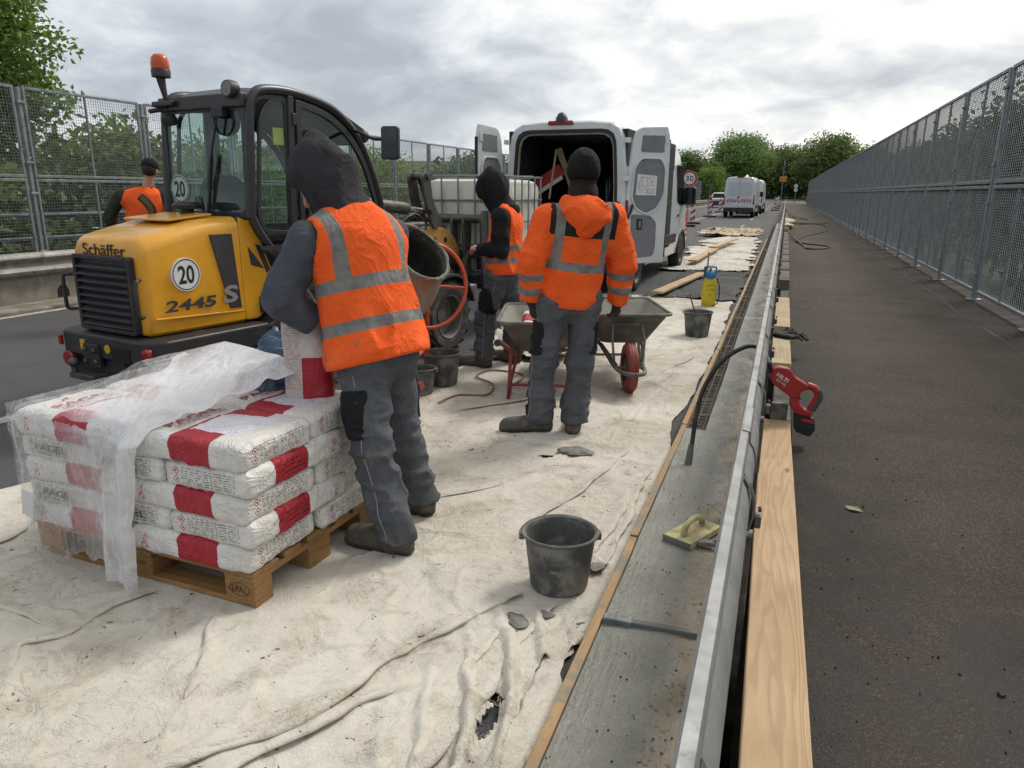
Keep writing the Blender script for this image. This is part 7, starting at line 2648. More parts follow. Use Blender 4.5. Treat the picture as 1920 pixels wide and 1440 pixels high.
for k in range(6):
    m = MB()
    rr_ = 0.36 + 0.02 * math.sin(k * 2.1)
    m.tube([(0.02 * k - 0.05 + 0.02 * math.cos(a * 2 + k), 0.10 * math.cos(a) * 1.5 + 0.035 * k, rr_ * math.sin(a) * 1.1) for a in np.linspace(0, 2 * PI, 33)[:-1]], 0.026, 8, closed=True)
    m.build('hose_loop', mat('shiny_hose', '222224', '2c2c2e', rough=0.4), ch, smooth=70)
oc = thing('hose_reel', 'orange cable reel standing in the van behind the hooded worker', 'cable reel', vanp(-0.25, 0.9, 0.62), VR)
m = MB()
m.tube([(0.0, 0.36 * math.cos(a), 0.45 + 0.40 * math.sin(a)) for a in np.linspace(0, 2 * PI, 33)[:-1]], 0.05, 8, closed=True)
m.build('rim', mat('dull_orange', '8a4a1e', '73400f', rough=0.6), oc, smooth=70)
MB().bb(-0.04, 0.04, -0.3, 0.3, 0.0, 0.06).build('foot', M_BLACKP, oc, bevel=0.01)
bx_ = thing('tool_box', 'dark red tool box on the van floor', 'tool box', vanp(0.1, 1.3, 0.62), VR)
MB().bb(-0.3, 0.3, -0.2, 0.2, 0, 0.38).build('box_body', mat('dark_red_box', '5a1c1a', '481615', rough=0.6), bx_, bevel=0.02)
MB().tube([(-0.12, 0, 0.38), (-0.12, 0, 0.46), (0.12, 0, 0.46), (0.12, 0, 0.38)], 0.014, 8).build('handle', M_BLACKP, bx_, smooth=60)


def closed_van(label, loc, rz):
    root = thing('panel_van', label, 'van', loc, rz, 'distant white vans')
    rings = [[(x, y, z) for x, z in van_sec(hw, top, zb)] for y, hw, top, zb in VSEC]
    m = MB()
    m.loft(rings, closed=False, cap=False)
    n = len(rings[0])
    m.add(rings[-1], [tuple(range(n))])
    m.add(rings[0], [tuple(range(n))[::-1]])
    m.build('body_shell', M_WHITEP, root, smooth=50, fix=False)
    for sx in (-1, 1):
        poly = rpoly([(0.03, 1.40), (0.66, 1.40), (0.72, 1.55), (0.70, 2.15), (0.60, 2.25), (0.03, 2.25)], 0.06)
        MB().prism(poly, (0, -0.012, 0), (sx, 0, 0), (0, 0, 1), (0, 0.02, 0)).build('door_pressing', mat('white_door_panel', 'b9bec4', 'aeb3b9', rough=0.25), root, bevel=0.006)
        m = MB()
        m.prism(rpoly([(0.86, 0.85), (0.965, 0.85), (0.955, 1.45), (0.90, 1.45)], 0.02), (0, -0.012, 0), (sx, 0, 0), (0, 0, 1), (0, 0.10, 0))
        m.build('tail_lamp', M_LAMPR, root, bevel=0.01)
        for k in range(5):
            x0 = 0.04 + 0.17 * k
            MB().prism([(x0, 0.99), (x0 + 0.085, 0.99), (x0 - 0.05, 1.19), (x0 - 0.135, 1.19)] if x0 - 0.135 > -0.02 else [(0.0, 1.03), (x0, 0.99), (x0 + 0.085, 0.99), (0.0, 1.12)], (0, -0.0125, 0), (sx, 0, 0), (0, 0, 1), (0, 0.01, 0)).build('warning_stripe', mat('red_reflective', 'b3202c', 'a01a26', rough=0.4), root)
        MB().bb(min(sx * 0.97, sx * 1.0), max(sx * 0.97, sx * 1.0), 1.45, 4.6, 0.6, 0.8).build('side_moulding', M_BLACKP, root)
        mirror_van(root, sx)
    MB().bb(-0.006, 0.006, -0.006, 0.01, 0.6, 2.4).build('door_gap', M_SEAL, root)
    MB().bb(-0.28, 0.24, -0.012, 0.0, 0.79, 0.90).build('number_plate', M_DECW, root)
    MB().lathe([(0.06, 0), (0.06, 0.012), (0, 0.012)], 20, (-0.05, 0.0, 1.30), (0, -1, 0)).build('badge', M_DECAL, root)
    m = MB()
    m.prism(rpoly([(-0.96, 0.18), (-0.93, -0.05), (0.93, -0.05), (0.96, 0.18)], 0.06), (0, 0, 0.38), (1, 0, 0), (0, 1, 0), (0, 0, 0.28))
    m.build('rear_bumper', M_BLACKP, root, bevel=0.03)
    MB().bb(-0.2, 0.2, -0.03, 0.08, 2.53, 2.59).build('brake_light', M_SEAL, root, bevel=0.01)
    b_ = MB().lathe([(0.07, 0), (0.075, 0.06), (0.05, 0.12), (0, 0.13)], 14, (0.35, 0.5, 2.58))
    b_.build('roof_beacon', M_LAMPGLOW, root, smooth=60)
    for x, y, s in ((0.86, 0.98, 1), (0.86, 5.15, 1), (-0.86, 0.98, -1), (-0.86, 5.15, -1)):
        van_wheel(x, y, s, root)
    return root


t = NT('lit_amber_lamp')
M_LAMPGLOW = t.fin(rgb('d98a2c'), 0.3, 0, None, Emission_Color=(1.0, 0.55, 0.15, 1), Emission_Strength=1.2)
t = NT('lit_headlamp')
M_HEAD = t.fin(rgb('e8e6da'), 0.2, 0, None, Emission_Color=(1.0, 0.97, 0.85, 1), Emission_Strength=3.0)
closed_van('distant white van with red and white striped rear doors', (-2.90, 50.6, 0), math.radians(-1.2))
closed_van('second white van half hidden in front of the striped van', (-2.72, 60.5, 0), math.radians(-1.2))


def car(label, loc, rz):
    root = thing('car', label, 'car', loc, rz)
    M_SIL = mat('silver_car_paint', 'aeb2b4', '9fa3a5', rough=0.25, metal=0.3)
    secs = [(0.0, 0.72, 0.90, 0.35), (0.1, 0.80, 0.98, 0.28), (1.0, 0.88, 1.05, 0.25), (1.6, 0.90, 1.40, 0.25), (2.1, 0.90, 1.62, 0.25), (3.6, 0.90, 1.62, 0.25), (4.2, 0.88, 1.25, 0.28), (4.4, 0.78, 0.95, 0.35)]
    rings = []
    for y, hw, top, zb in secs:
        cb = min(top, 1.0)
        P = [(hw * 0.92, zb), (hw, zb + 0.2), (hw, cb * 0.85), (hw * 0.97, cb), (hw * (0.97 if top < 1.1 else 0.80), top - 0.06 if top > 1.1 else cb), (hw * 0.7, top), (0, top + 0.02)]
        rings.append([(x, y, z) for x, z in [(-a, b_) for a, b_ in P] + P[::-1][1:]])
    m = MB()
    m.loft(rings)
    m.build('body_shell', M_SIL, root, smooth=40)
    MB().prism([(-0.70, 1.06), (0.70, 1.06), (0.60, 1.52), (-0.60, 1.52)], (0, 0.98, 0), (1, 0, 0), (0, 0.0, 1), (0, 0.02, 0)).build('windscreen', M_GLASSD, root)
    m = MB()
    m.add([(-0.74, 1.02, 1.07), (0.74, 1.02, 1.07), (0.62, 1.95, 1.56), (-0.62, 1.95, 1.56)], [(0, 1, 2, 3)])
    for sx in (-1, 1):
        MB().lathe([(0.10, 0), (0.09, 0.03), (0, 0.04)], 16, (sx * 0.62, 0.06, 0.80), (0, -1, 0)).build('headlight', M_HEAD, root, smooth=50)
        for y in (0.85, 3.5):
            van_wheel(sx * 0.80, y, sx, root, 0.34, 0.2)
    MB().box((0, 0.04, 0.62), (1.2, 0.12, 0.22)).build('front_grille', M_BLACKP, root, bevel=0.03)
    MB().box((0, 0.02, 0.42), (1.5, 0.2, 0.16)).build('front_bumper', M_BLACKP, root, bevel=0.03)
    return root


car('oncoming silver car with headlights on beyond the striped beacons', (-6.95, 84, 0), 0.03)

# ================================================================== signs and beacons
M_SRED = mat('sign_red', 'a8222c', '981c26', rough=0.4)
M_SWHITE = mat('sign_white', 'd0d0cf', 'c4c4c3', rough=0.45)


def beacon(label, loc, mirror=1, lamp=True, group='red and white traffic beacons', rz=0.0):
    root = thing('traffic_beacon', label, 'beacon', loc, rz, group)
    MB().bb(-0.125, 0.125, -0.02, 0.02, 0.12, 1.12).build('panel', M_SWHITE, root, bevel=0.006)
    for k in range(3):
        z0 = 0.16 + k * 0.34
        a = [(-0.118, z0 + 0.02), (0.118, z0 + 0.22), (0.118, z0 + 0.0), (0.0, z0 - 0.04), (-0.118, z0 - 0.04)]
        poly = [(-0.12, z0 + 0.10), (0.12, z0 + 0.30), (0.12, min(z0 + 0.13, 1.1)), (-0.12, z0 - 0.02)]
        poly = [(x * mirror, min(max(z, 0.13), 1.11)) for x, z in poly]
        MB().prism(poly, (0, -0.0225, 0), (1, 0, 0), (0, 0, 1), (0, 0.002, 0)).build('red_stripe', M_SRED, root)
    MB().prism(rpoly([(-0.40, -0.2), (0.40, -0.2), (0.40, 0.2), (-0.40, 0.2)], 0.05), (0, 0, 0), (1, 0, 0), (0, 1, 0), (0, 0, 0.11)).build('rubber_foot', M_BLACKP, root, bevel=0.02)
    if lamp:
        MB().bb(-0.07, 0.07, -0.05, 0.05, 1.12, 1.18).build('lamp_housing', M_BLACKP, root, bevel=0.01)
        MB().lathe([(0.10, 0), (0.115, 0.05), (0.11, 0.13), (0.08, 0.19), (0, 0.21)], 18, (0, 0, 1.18)).build('lamp', M_LAMPA, root, smooth=60)
    return root


beacon('nearest amber lamp traffic beacon right of the near van mirror', (-4.47, 39.3, 0))
beacon('second amber lamp traffic beacon behind the nearest one', (-4.75, 51.4, 0))
beacon('third traffic beacon next to the distant striped van', (-5.10, 64.0, 0), lamp=False)
for k, (y, lab) in enumerate(((74, 'nearest beacon on the kerb side far up the lane'), (84, 'second beacon on the kerb side far up the lane'), (95, 'third beacon on the kerb side far up the lane'), (106, 'farthest beacon on the kerb side of the lane'))):
    beacon(lab, (-0.95 - 0.02 * k, y, road_z(y)), -1, False, 'kerb side beacons far away')
    b = None
sg = thing('speed_sign', 'round 30 speed limit sign with red border beside the near van', 'sign', (-4.36, 36.0, 0))
MB().cyl((0, 0.03, 0), (0, 0.03, 2.5), 0.03, 10).build('post', M_FENCE, sg, smooth=60)
MB().prism(disc(0.36), (0, 0, 2.21), (1, 0, 0), (0, 0, 1), (0, 0.012, 0)).build('sign_plate', M_SWHITE, sg)
m = MB()
frame_prism(m, disc(0.35), disc(0.265), (0, -0.003, 2.21), (1, 0, 0), (0, 0, 1), (0, 0.002, 0))
m.build('red_ring', M_SRED, sg)
put_text('30', 0.36, 0.25, plane_fn((0, -0.004, 2.21), (1, 0, 0), (0, 0, 1)), 'numerals', M_DECB, sg)
MB().bb(-0.4, 0.4, -0.2, 0.26, 0, 0.12).build('foot', M_BLACKP, sg, bevel=0.02)
sg = thing('road_sign', 'sign seen edge on between the two amber lamp beacons', 'sign', (-4.53, 48, 0))
MB().cyl((0, 0, 0), (0, 0, 2.1), 0.03, 8).build('post', M_FENCE, sg, smooth=60)
MB().bb(-0.09, 0.09, -0.02, 0.30, 1.46, 2.05).build('sign_plate', M_BLACKP, sg, bevel=0.01)
sg = thing('direction_sign', 'yellow direction sign on a thin post at the end of the road', 'sign', (-0.72, 108, road_z(108)))
MB().cyl((0, 0.03, 0), (0, 0.03, 6.0), 0.05, 8).build('post', M_FENCE, sg, smooth=60)
MB().bb(-0.43, 0.43, -0.02, 0.02, 3.1, 3.75).build('sign_plate', mat('sign_yellow', 'c98f1c', 'b98216', rough=0.5), sg, bevel=0.02)
for k in range(2):
    MB().bb(-0.30, 0.28, -0.025, -0.021, 3.30 + 0.2 * k, 3.36 + 0.2 * k).build('text_line', M_DECB, sg)
sg = thing('small_signs', 'pair of small white signs on a post by the fence end', 'sign', (1.1, 116, road_z(116)))
MB().cyl((0, 0.03, 0), (0, 0.03, 2.9), 0.04, 8).build('post', M_FENCE, sg, smooth=60)
for z in (2.0, 2.55):
    MB().prism(disc(0.26, 20), (0, 0, z), (1, 0, 0), (0, 0, 1), (0, 0.015, 0)).build('sign_plate', M_SWHITE, sg)

# ================================================================== mixer
M_ORP = mat('mixer_orange', 'b8532f', 'a24527', ns=6, rough=0.55, dirt='8b8378', damt=0.55, ds=7)
M_ORC = mat('mixer_orange_clean', 'c2512b', 'b34825', ns=6, rough=0.45, dirt='8f7c6d', damt=0.2, ds=9)
M_DRUMIN = mat('mortar_caked_inside', '4c4b46', '3a3935', ns=7, rough=0.9, bump=0.9, bs=26, bd=0.02, dirt='77756d', damt=0.4, ds=9)
mx = thing('concrete_mixer', 'orange concrete mixer with mortar caked drum behind the front worker', 'concrete mixer', (-2.50, 4.45, 0.012), 0)
# drum axis: mouth tilted up towards the camera side
ax = Vector((0.62, -0.18, 0.60)).normalized()
c0 = Vector((-0.31, 0.30, 0.73))
dm = MB()
prof_ = [(0.10, -0.02), (0.20, 0.0), (0.285, 0.07), (0.31, 0.16), (0.315, 0.30), (0.29, 0.40), (0.245, 0.52), (0.235, 0.56), (0.25, 0.575), (0.255, 0.59), (0.245, 0.60), (0.232, 0.595)]
dm.lathe(prof_, 40, tuple(c0), tuple(ax), cap=False)
dm.build('drum', mat('mixer_drum_orange', '9c5a41', '8b6a55', ns=3.5, rough=0.7, dirt='8a877e', damt=0.75, ds=4.5, bump=0.5, bs=30), mx, smooth=50)
dm = MB()
dm.lathe([(0.232, 0.594), (0.225, 0.56), (0.235, 0.52), (0.28, 0.40), (0.30, 0.30), (0.29, 0.16), (0.2, 0.03), (0.0, 0.02)], 40, tuple(c0), tuple(ax))
dm.build('drum_inside', M_DRUMIN, mx, smooth=60)
rim = MB()
uu = ax.orthogonal().normalized()
vv = ax.cross(uu)
rim.tube([c0 + ax * 0.592 + (uu * math.cos(a) + vv * math.sin(a)) * (0.246 + 0.003 * math.sin(9 * a)) for a in np.linspace(0, 2 * PI, 49)[:-1]], [0.013 + 0.0035 * math.sin(5 * a + 1) + 0.002 * math.sin(13 * a) for a in np.linspace(0, 2 * PI, 49)[:-1]], 8, closed=True)
rim.build('rim', mat('mortar_rim', '78766c', '605e56', ns=12, rough=0.85, bump=0.8, bs=40, bd=0.01), mx, smooth=70)
# tilting hand wheel at the far side
wc = Vector((-0.06, 0.66, 0.83))
wn_ = Vector((0.80, -0.58, 0.10)).normalized()
wu = Vector((0, 0, 1))
wu = (wu - wn_ * wu.dot(wn_)).normalized()
wv = wn_.cross(wu)
w = MB()
w.tube([wc + (wu * math.cos(a) + wv * math.sin(a)) * 0.33 for a in np.linspace(0, 2 * PI, 49)[:-1]], 0.017, 10, closed=True)
w.build('tilt_wheel', M_ORC, mx, smooth=70)
for a in (0.4, 2.5, 4.6):
    MB().tube([wc, wc + (wu * math.cos(a) + wv * math.sin(a)) * 0.325], 0.013, 8).build('wheel_spoke', M_ORC, mx, smooth=70)
fr = MB()
fr.tube([(0.10, 0.02, 0.03), (0.10, 0.06, 0.40), (0.06, 0.25, 0.66)], 0.022, 8)
fr.tube([(-0.45, 0.45, 0.03), (-0.42, 0.45, 0.40), (-0.30, 0.42, 0.70)], 0.022, 8)
fr.tube([(-0.12, 0.72, 0.03), (-0.10, 0.68, 0.40), (-0.06, 0.62, 0.72)], 0.022, 8)
fr.tube([(0.10, 0.06, 0.36), (-0.42, 0.45, 0.36)], 0.018, 8)
fr.tube([(0.10, 0.06, 0.36), (-0.10, 0.68, 0.36)], 0.018, 8)
fr.build('stand', M_ORC, mx, smooth=60)
MB().prism(rpoly([(-0.06, -0.02), (0.07, -0.02), (0.07, 0.05), (-0.06, 0.03)], 0.015), (0.10, -0.03, 0.0), (0, 1, 0), (0, 0, 1), (0.06, 0, 0)).build('foot_plate', mat('muddy_foot', '7b6b5e', '675a4e', rough=0.8), mx, bevel=0.008)
MB().box((-0.36, 0.40, 0.62), (0.24, 0.22, 0.28)).build('motor_cover', M_ORC, mx, bevel=0.03)
MB().cyl((0.12, 0.02, 0.20), (0.20, -0.01, 0.21), 0.028, 10).build('pedal', mat('faded_red', 'a8493b', '953f33', rough=0.6), mx, smooth=50)
cb = MB().tube(spline([(-2.30, 4.70, 0.03), (-2.25, 4.95, 0.028), (-2.05, 5.05, 0.028), (-2.12, 5.35, 0.03), (-2.35, 5.55, 0.03), (-2.30, 5.80, 0.03), (-2.0, 5.75, 0.03), (-1.95, 5.45, 0.03)], 8), 0.007, 6).build('power_cable', mat('orange_cable', '9a6a4e', '7f5943', rough=0.6), smooth=70)
tag(cb, 'thin orange brown cable lying on the sheet by the mixer', 'cable')
cb = MB().tube(spline([(-1.75, 5.60, 0.03), (-1.95, 5.9, 0.03), (-1.85, 6.15, 0.035), (-2.15, 6.2, 0.035)], 8), 0.008, 6).build('power_cable', M_RUB, smooth=70)
tag(cb, 'thin dark cable on the sheet under the walking worker', 'cable')

# ================================================================== wheelbarrows
M_TRAY = mat('mortar_grey_tray', '6e6b64', '5b5851', ns=5, rough=0.7, metal=0.15, dirt='8d8a82', damt=0.55, ds=6, bump=0.4, bs=40)
M_TRAYIN = mat('mortar_tray_inside', '76746c', '8a887f', ns=6, rough=0.8, bump=0.5, bs=40)
M_BRED = mat('barrow_red', '8c3a30', '742e26', ns=7, rough=0.55, dirt='77695f', damt=0.35, ds=8)


def wheelbarrow(label, loc, rz, frame_m, tyre_m, sack_in=False):
    """x forward (wheel), y left, z up"""
    root = thing('wheelbarrow', label, 'wheelbarrow', loc, rz, 'wheelbarrows')

    def ring(x0, x1, y, z):
        r = 0.07
        pts = []
        for cx, cy, a0 in ((x1 - r, y - r, 0), (x0 + r, y - r, 90), (x0 + r, -y + r, 180), (x1 - r, -y + r, 270)):
            for i in range(4):
                a = math.radians(a0 + 30 * i)
                pts.append((cx + r * math.cos(a), cy + r * math.sin(a), z))
        return pts
    R0, R1, R2, R3 = ring(-0.12, 0.36, 0.17, 0.335), ring(-0.16, 0.40, 0.19, 0.345), ring(-0.36, 0.56, 0.335, 0.60), ring(-0.375, 0.58, 0.35, 0.603)
    m = MB()
    m.loft([R0, R1, R2, R3], cap=False)
    n = len(R0)
    m.add(R0, [tuple(range(n))[::-1]])
    m.build('tray', M_TRAY, root, smooth=40)
    I0, I1 = ring(-0.115, 0.355, 0.165, 0.345), ring(-0.355, 0.555, 0.33, 0.597)
    m = MB()
    m.loft([I1, I0], cap=False)
    m.add(I0, [tuple(range(n))])
    m.build('tray_inside', M_TRAYIN, root, smooth=40)
    m = MB()
    m.tube(R3, 0.013, 8, closed=True)
    m.build('tray_rim', M_TRAY, root, smooth=60)
    for s in (-1, 1):
        f = MB()
        f.tube(spline([(-0.98, s * 0.28, 0.58), (-0.85, s * 0.28, 0.555), (-0.35, s * 0.24, 0.40), (0.0, s * 0.20, 0.32), (0.35, s * 0.17, 0.30), (0.60, s * 0.12, 0.21), (0.80, s * 0.10, 0.20), (0.92, s * 0.06, 0.205), (0.95, 0.0, 0.205)], 4), 0.017, 8)
        f.build('side_tube', frame_m, root, smooth=60)
        MB().cyl((-1.02, s * 0.28, 0.586), (-0.88, s * 0.28, 0.561), 0.023, 10).build('grip', M_RUB, root, smooth=50)
        g = MB()
        g.tube(spline([(-0.02, s * 0.20, 0.32), (-0.14, s * 0.25, 0.12), (-0.17, s * 0.26, 0.016), (-0.30, s * 0.26, 0.016), (-0.36, s * 0.25, 0.12), (-0.34, s * 0.24, 0.39)], 4), 0.014, 8)
        g.build('leg', frame_m, root, smooth=60)
        h = MB()
        h.tube([(0.62, s * 0.11, 0.21), (0.60, s * 0.13, 0.40), (0.52, s * 0.12, 0.52)], 0.010, 8)
        h.build('tray_brace', frame_m, root, smooth=60)
        MB().bar((0.30, s * 0.17, 0.30), (0.66, s * 0.10, 0.20), 0.012, 0.05).build('fork', frame_m, root)
    MB().tube([(0.52, -0.12, 0.52), (0.52, 0.12, 0.52)], 0.010, 8).build('cross_brace', frame_m, root, smooth=60)
    MB().tube([(-0.25, -0.25, 0.10), (-0.25, 0.25, 0.10)], 0.012, 8).build('leg_brace', frame_m, root, smooth=60)
    r, wd = 0.20, 0.095
    t_ = MB()
    t_.lathe([(r * 0.55, -wd * 0.40), (r * 0.75, -wd * 0.5), (r * 0.92, -wd * 0.42), (r, -wd * 0.15), (r, wd * 0.15), (r * 0.92, wd * 0.42), (r * 0.75, wd * 0.5), (r * 0.55, wd * 0.40)], 32, (0.68, 0, r), (0, 1, 0))
    for g_ in (-0.2, 0.2):
        t_.lathe([(r * 0.985, wd * (g_ - 0.07)), (r * 1.01, wd * (g_ - 0.05)), (r * 1.01, wd * (g_ + 0.05)), (r * 0.985, wd * (g_ + 0.07))], 32, (0.68, 0, r), (0, 1, 0))
    ty = t_.build('wheel', tyre_m, root, smooth=40)
    MB().lathe([(r * 0.56, -0.03), (r * 0.5, 0.0), (r * 0.18, 0.0), (r * 0.18, 0.045), (0, 0.045)], 20, (0.68, 0, r), (0, 1, 0)).lathe([(r * 0.56, -0.03), (r * 0.5, 0.0), (r * 0.18, 0.0), (r * 0.18, 0.045), (0, 0.045)], 20, (0.68, 0, r), (0, -1, 0)).build('rim', frame_m, ty, smooth=40)
    MB().cyl((0.68, -0.11, r), (0.68, 0.11, r), 0.012, 8).build('axle', frame_m, root, smooth=50)
    return root


wheelbarrow('mortar grey wheelbarrow with red tyre in front of the jacket worker', (-1.30, 6.215, 0.015), math.radians(-68), M_TRAY, M_BRED)
w2 = wheelbarrow('grey tray wheelbarrow with red frame between the two far workers', (-1.70, 5.40, 0.015), math.radians(106), M_BRED, M_TYRE)
sk = bpy.data.objects.new('cement_sack', sack_mesh(0.575, 0.395, 0.108, 3))
COL.objects.link(sk)
sk.location = (-1.71, 5.48, 0.50)
sk.rotation_euler = (0.15, -0.12, math.radians(107))
tag(sk, 'white sack with red band lying in the red framed wheelbarrow', 'sack')

# ================================================================== pressure sprayer
ps = thing('pressure_sprayer', 'yellow pressure sprayer with blue top standing on the sheet', 'sprayer', (-0.90, 10.5, 0.02), 0.15)
M_SPY = mat('sprayer_yellow', 'c9b722', 'b8a61e', ns=5, rough=0.45, dirt='8f8a5a', damt=0.3, ds=8)
M_SPB = mat('sprayer_blue', '2f6ea6', '27609a', ns=5, rough=0.45, dirt='5f7f95', damt=0.3, ds=8)
rings = []
for z, k in ((0.0, 0.90), (0.02, 1.0), (0.30, 1.0), (0.36, 0.95), (0.40, 0.82)):
    rings.append([(a * k, b * k, z) for a, b in rrect(0.19, 0.17, 0.06, 4)])
MB().loft(rings).build('tank', M_SPY, ps, smooth=40)
MB().lathe([(0.082, 0.385), (0.085, 0.42), (0.078, 0.46), (0.05, 0.485), (0, 0.49)], 24).build('cap', M_SPB, ps, smooth=50)
m = MB()
m.tube(spline([(-0.075, 0, 0.44), (-0.08, 0, 0.52), (-0.06, 0, 0.545), (0.06, 0, 0.545), (0.08, 0, 0.52), (0.075, 0, 0.44)], 3), 0.012, 8)
m.build('handle', M_SPB, ps, smooth=60)
MB().cyl((0, 0, 0.47), (0, 0, 0.53), 0.018, 8).build('pump_rod', M_STRAP, ps, smooth=50)
MB().tube(spline([(0.09, -0.02, 0.40), (0.13, -0.04, 0.30), (0.14, -0.03, 0.15), (0.12, -0.02, 0.05), (0.06, -0.08, 0.02), (0.10, 0.02, 0.02)], 5), 0.008, 6).build('hose', M_RUB, ps, smooth=60)
MB().tube(spline([(-0.06, -0.06, 0.56), (-0.08, -0.09, 0.45), (-0.09, -0.08, 0.38)], 4), 0.008, 6).build('lance_hose', M_RUB, ps, smooth=60)
MB().cyl((-0.04, 0.06, 0.46), (-0.02, 0.30, 0.72), 0.012, 8).build('lance', M_STRAP, ps, smooth=50)
for k, (z, wd) in enumerate(((0.30, 0.10), (0.24, 0.12), (0.17, 0.05))):
    MB().box((0.01, -0.0865, z), (wd, 0.003, 0.012)).build('print_line', mat('sprayer_print', '6f8a55', '5c7747', rough=0.5), ps)

# ================================================================== people
def solid_sparse(fn, lo, hi, h, bs=6, margin=1.6):
    """surface nets, evaluated only in blocks near the surface"""
    lo, hi = np.asarray(lo, float), np.asarray(hi, float)
    nb = np.ceil((hi - lo) / (h * bs)).astype(int)
    n = nb * bs + 1
    cg = np.stack(np.meshgrid(*[lo[i] + h * bs * (np.arange(nb[i]) + 0.5) for i in range(3)], indexing='ij'), -1)
    Fc = fn(cg.reshape(-1, 3).astype(np.float32)).reshape(nb)
    act = np.abs(Fc) < h * bs * margin
    F = np.kron(np.where(Fc < 0, -1.0, 1.0), np.ones((bs, bs, bs)))
    F = np.pad(F, ((0, 1), (0, 1), (0, 1)), mode='edge')
    idx = np.argwhere(act)
    off = np.stack(np.meshgrid(*[np.arange(bs + 1)] * 3, indexing='ij'), -1).reshape(-1, 3)
    for c in range(0, len(idx), 400):
        I = idx[c:c + 400][:, None, :] * bs + off[None]
        I = I.reshape(-1, 3)
        F[I[:, 0], I[:, 1], I[:, 2]] = fn((lo + I * h).astype(np.float32))
    F[0], F[-1], F[:, 0], F[:, -1], F[:, :, 0], F[:, :, -1] = 1, 1, 1, 1, 1, 1
    return surfnets(F, lo, h)


A3 = lambda *a: np.array(a, float)


def unit(v):
    return v / np.linalg.norm(v)


def ridge(p, sc, seed, w=0.16, st=(1, 1, 1)):
    n = fbm(p * np.array(st), sc, 2, seed)
    return np.exp(-(n / w) ** 2)


def hand_sdf(p, w, d, nrm, thumb, curl=0.5, fat=0.0):
    """palm, four unequal bent fingers and a thumb leaving the side of the palm"""
    d, nrm = unit(d), unit(nrm)
    s = np.cross(nrm, d) * thumb
    palm = w + d * 0.045
    g = rc(p, w - d * 0.02, w + d * 0.02, 0.027 + fat, 0.030 + fat, (nrm, 0.72))
    g = smin(g, rc(p, w + d * 0.02, w + d * 0.085, 0.033 + fat, 0.038 + fat, (nrm, 0.40)), 0.015)
    for k, (o, L) in enumerate(((0.030, 0.070), (0.010, 0.078), (-0.011, 0.072), (-0.030, 0.056))):
        b = w + d * (0.092 - 0.006 * abs(k - 1)) + s * o
        a1, a2, a3 = curl * 0.9, curl * 2.0, curl * 2.9
        c1 = b + (d * math.cos(a1) + nrm * math.sin(a1)) * L * 0.45
        c2 = c1 + (d * math.cos(a2) + nrm * math.sin(a2)) * L * 0.32
        c3 = c2 + (d * math.cos(a3) + nrm * math.sin(a3)) * L * 0.26
        f = np.minimum(rc(p, b, c1, 0.0105 + fat, 0.0095 + fat), np.minimum(rc(p, c1, c2, 0.0095 + fat, 0.0088 + fat), rc(p, c2, c3, 0.0088 + fat, 0.0075 + fat)))
        g = smin(g, f, 0.006)
    t0 = w + d * 0.025 + s * 0.028
    t1 = t0 + d * 0.03 + s * 0.025 + nrm * 0.012
    t2 = t1 + d * 0.030 + s * 0.002 + nrm * 0.020
    g = smin(g, np.minimum(rc(p, t0, t1, 0.013 + fat, 0.011 + fat), rc(p, t1, t2, 0.011 + fat, 0.009 + fat)), 0.008)
    return g


def head_sdf(p, c, up, fw, k=1.0):
    up, fw = unit(up), None if fw is None else fw
    fw = unit(fw - up * (fw @ up))
    rt = np.cross(fw, up)
    R_ = np.stack([rt, fw, up], 1)
    g = ell(p, c + up * 0.025 - fw * 0.012, (0.076 * k, 0.098 * k, 0.098 * k), R_)
    g = smin(g, rc(p, c + up * -0.02 + fw * 0.03, c + up * -0.085 + fw * 0.058, 0.062 * k, 0.032 * k), 0.03)
    g = smin(g, rc(p, c + up * 0.025 + fw * 0.088, c + up * -0.022 + fw * 0.106, 0.010, 0.015), 0.012)      # nose
    g = smin(g, rc(p, c + up * -0.055 + fw * 0.082 - rt * 0.02, c + up * -0.055 + fw * 0.082 + rt * 0.02, 0.010, 0.010), 0.01)  # lips
    for sx in (-1, 1):
        g = np.maximum(g, -(ell(p, c + up * 0.022 + fw * 0.098 + rt * sx * 0.033, (0.018, 0.018, 0.012), R_)))   # eye sockets
        g = smin(g, ell(p, c + up * 0.020 + fw * 0.078 + rt * sx * 0.033, (0.013, 0.013, 0.010), R_), 0.003)
        g = smin(g, ell(p, c + up * 0.0 - fw * 0.012 + rt * sx * 0.08, (0.010, 0.024, 0.032), R_), 0.006)
    return g


M_SKIN = mat('skin', 'b98a70', 'a67660', ns=8, rough=0.55)
M_HAIR = mat('dark_hair', '2b231c', '1f1914', ns=30, rough=0.7)


def cloth_mat(name, c1, c2, dust=None, damt=0.3, bs=220, rough=0.9, sc=9.0):
    t = NT(name)
    n = t.noise(4.5, 6, 0.62, 0.4)
    c = t.mix(t.step(n, 0.33, 0.67), rgb(c1), rgb(c2))
    if dust:
        c = t.mix(t.math('MULTIPLY', t.step(t.noise(sc, 7, 0.7, 0.6), 0.55, 0.74), damt), c, rgb(dust))
    weave = t.noise(bs, 2, 0.5)
    wr = t.noise(22, 4, 0.6, 0.8)
    return t.fin(c, rough, 0, t.bump(t.math('ADD', t.math('MULTIPLY', weave, 0.15), t.math('ADD', t.math('MULTIPLY', wr, 0.8), t.step(t.math('ABSOLUTE', t.math('SUBTRACT', t.noise(7, 3, 0.5, 1.5), 0.5)), 0.08, 0.0))), 0.28, 0.012), Specular_IOR_Level=0.25)


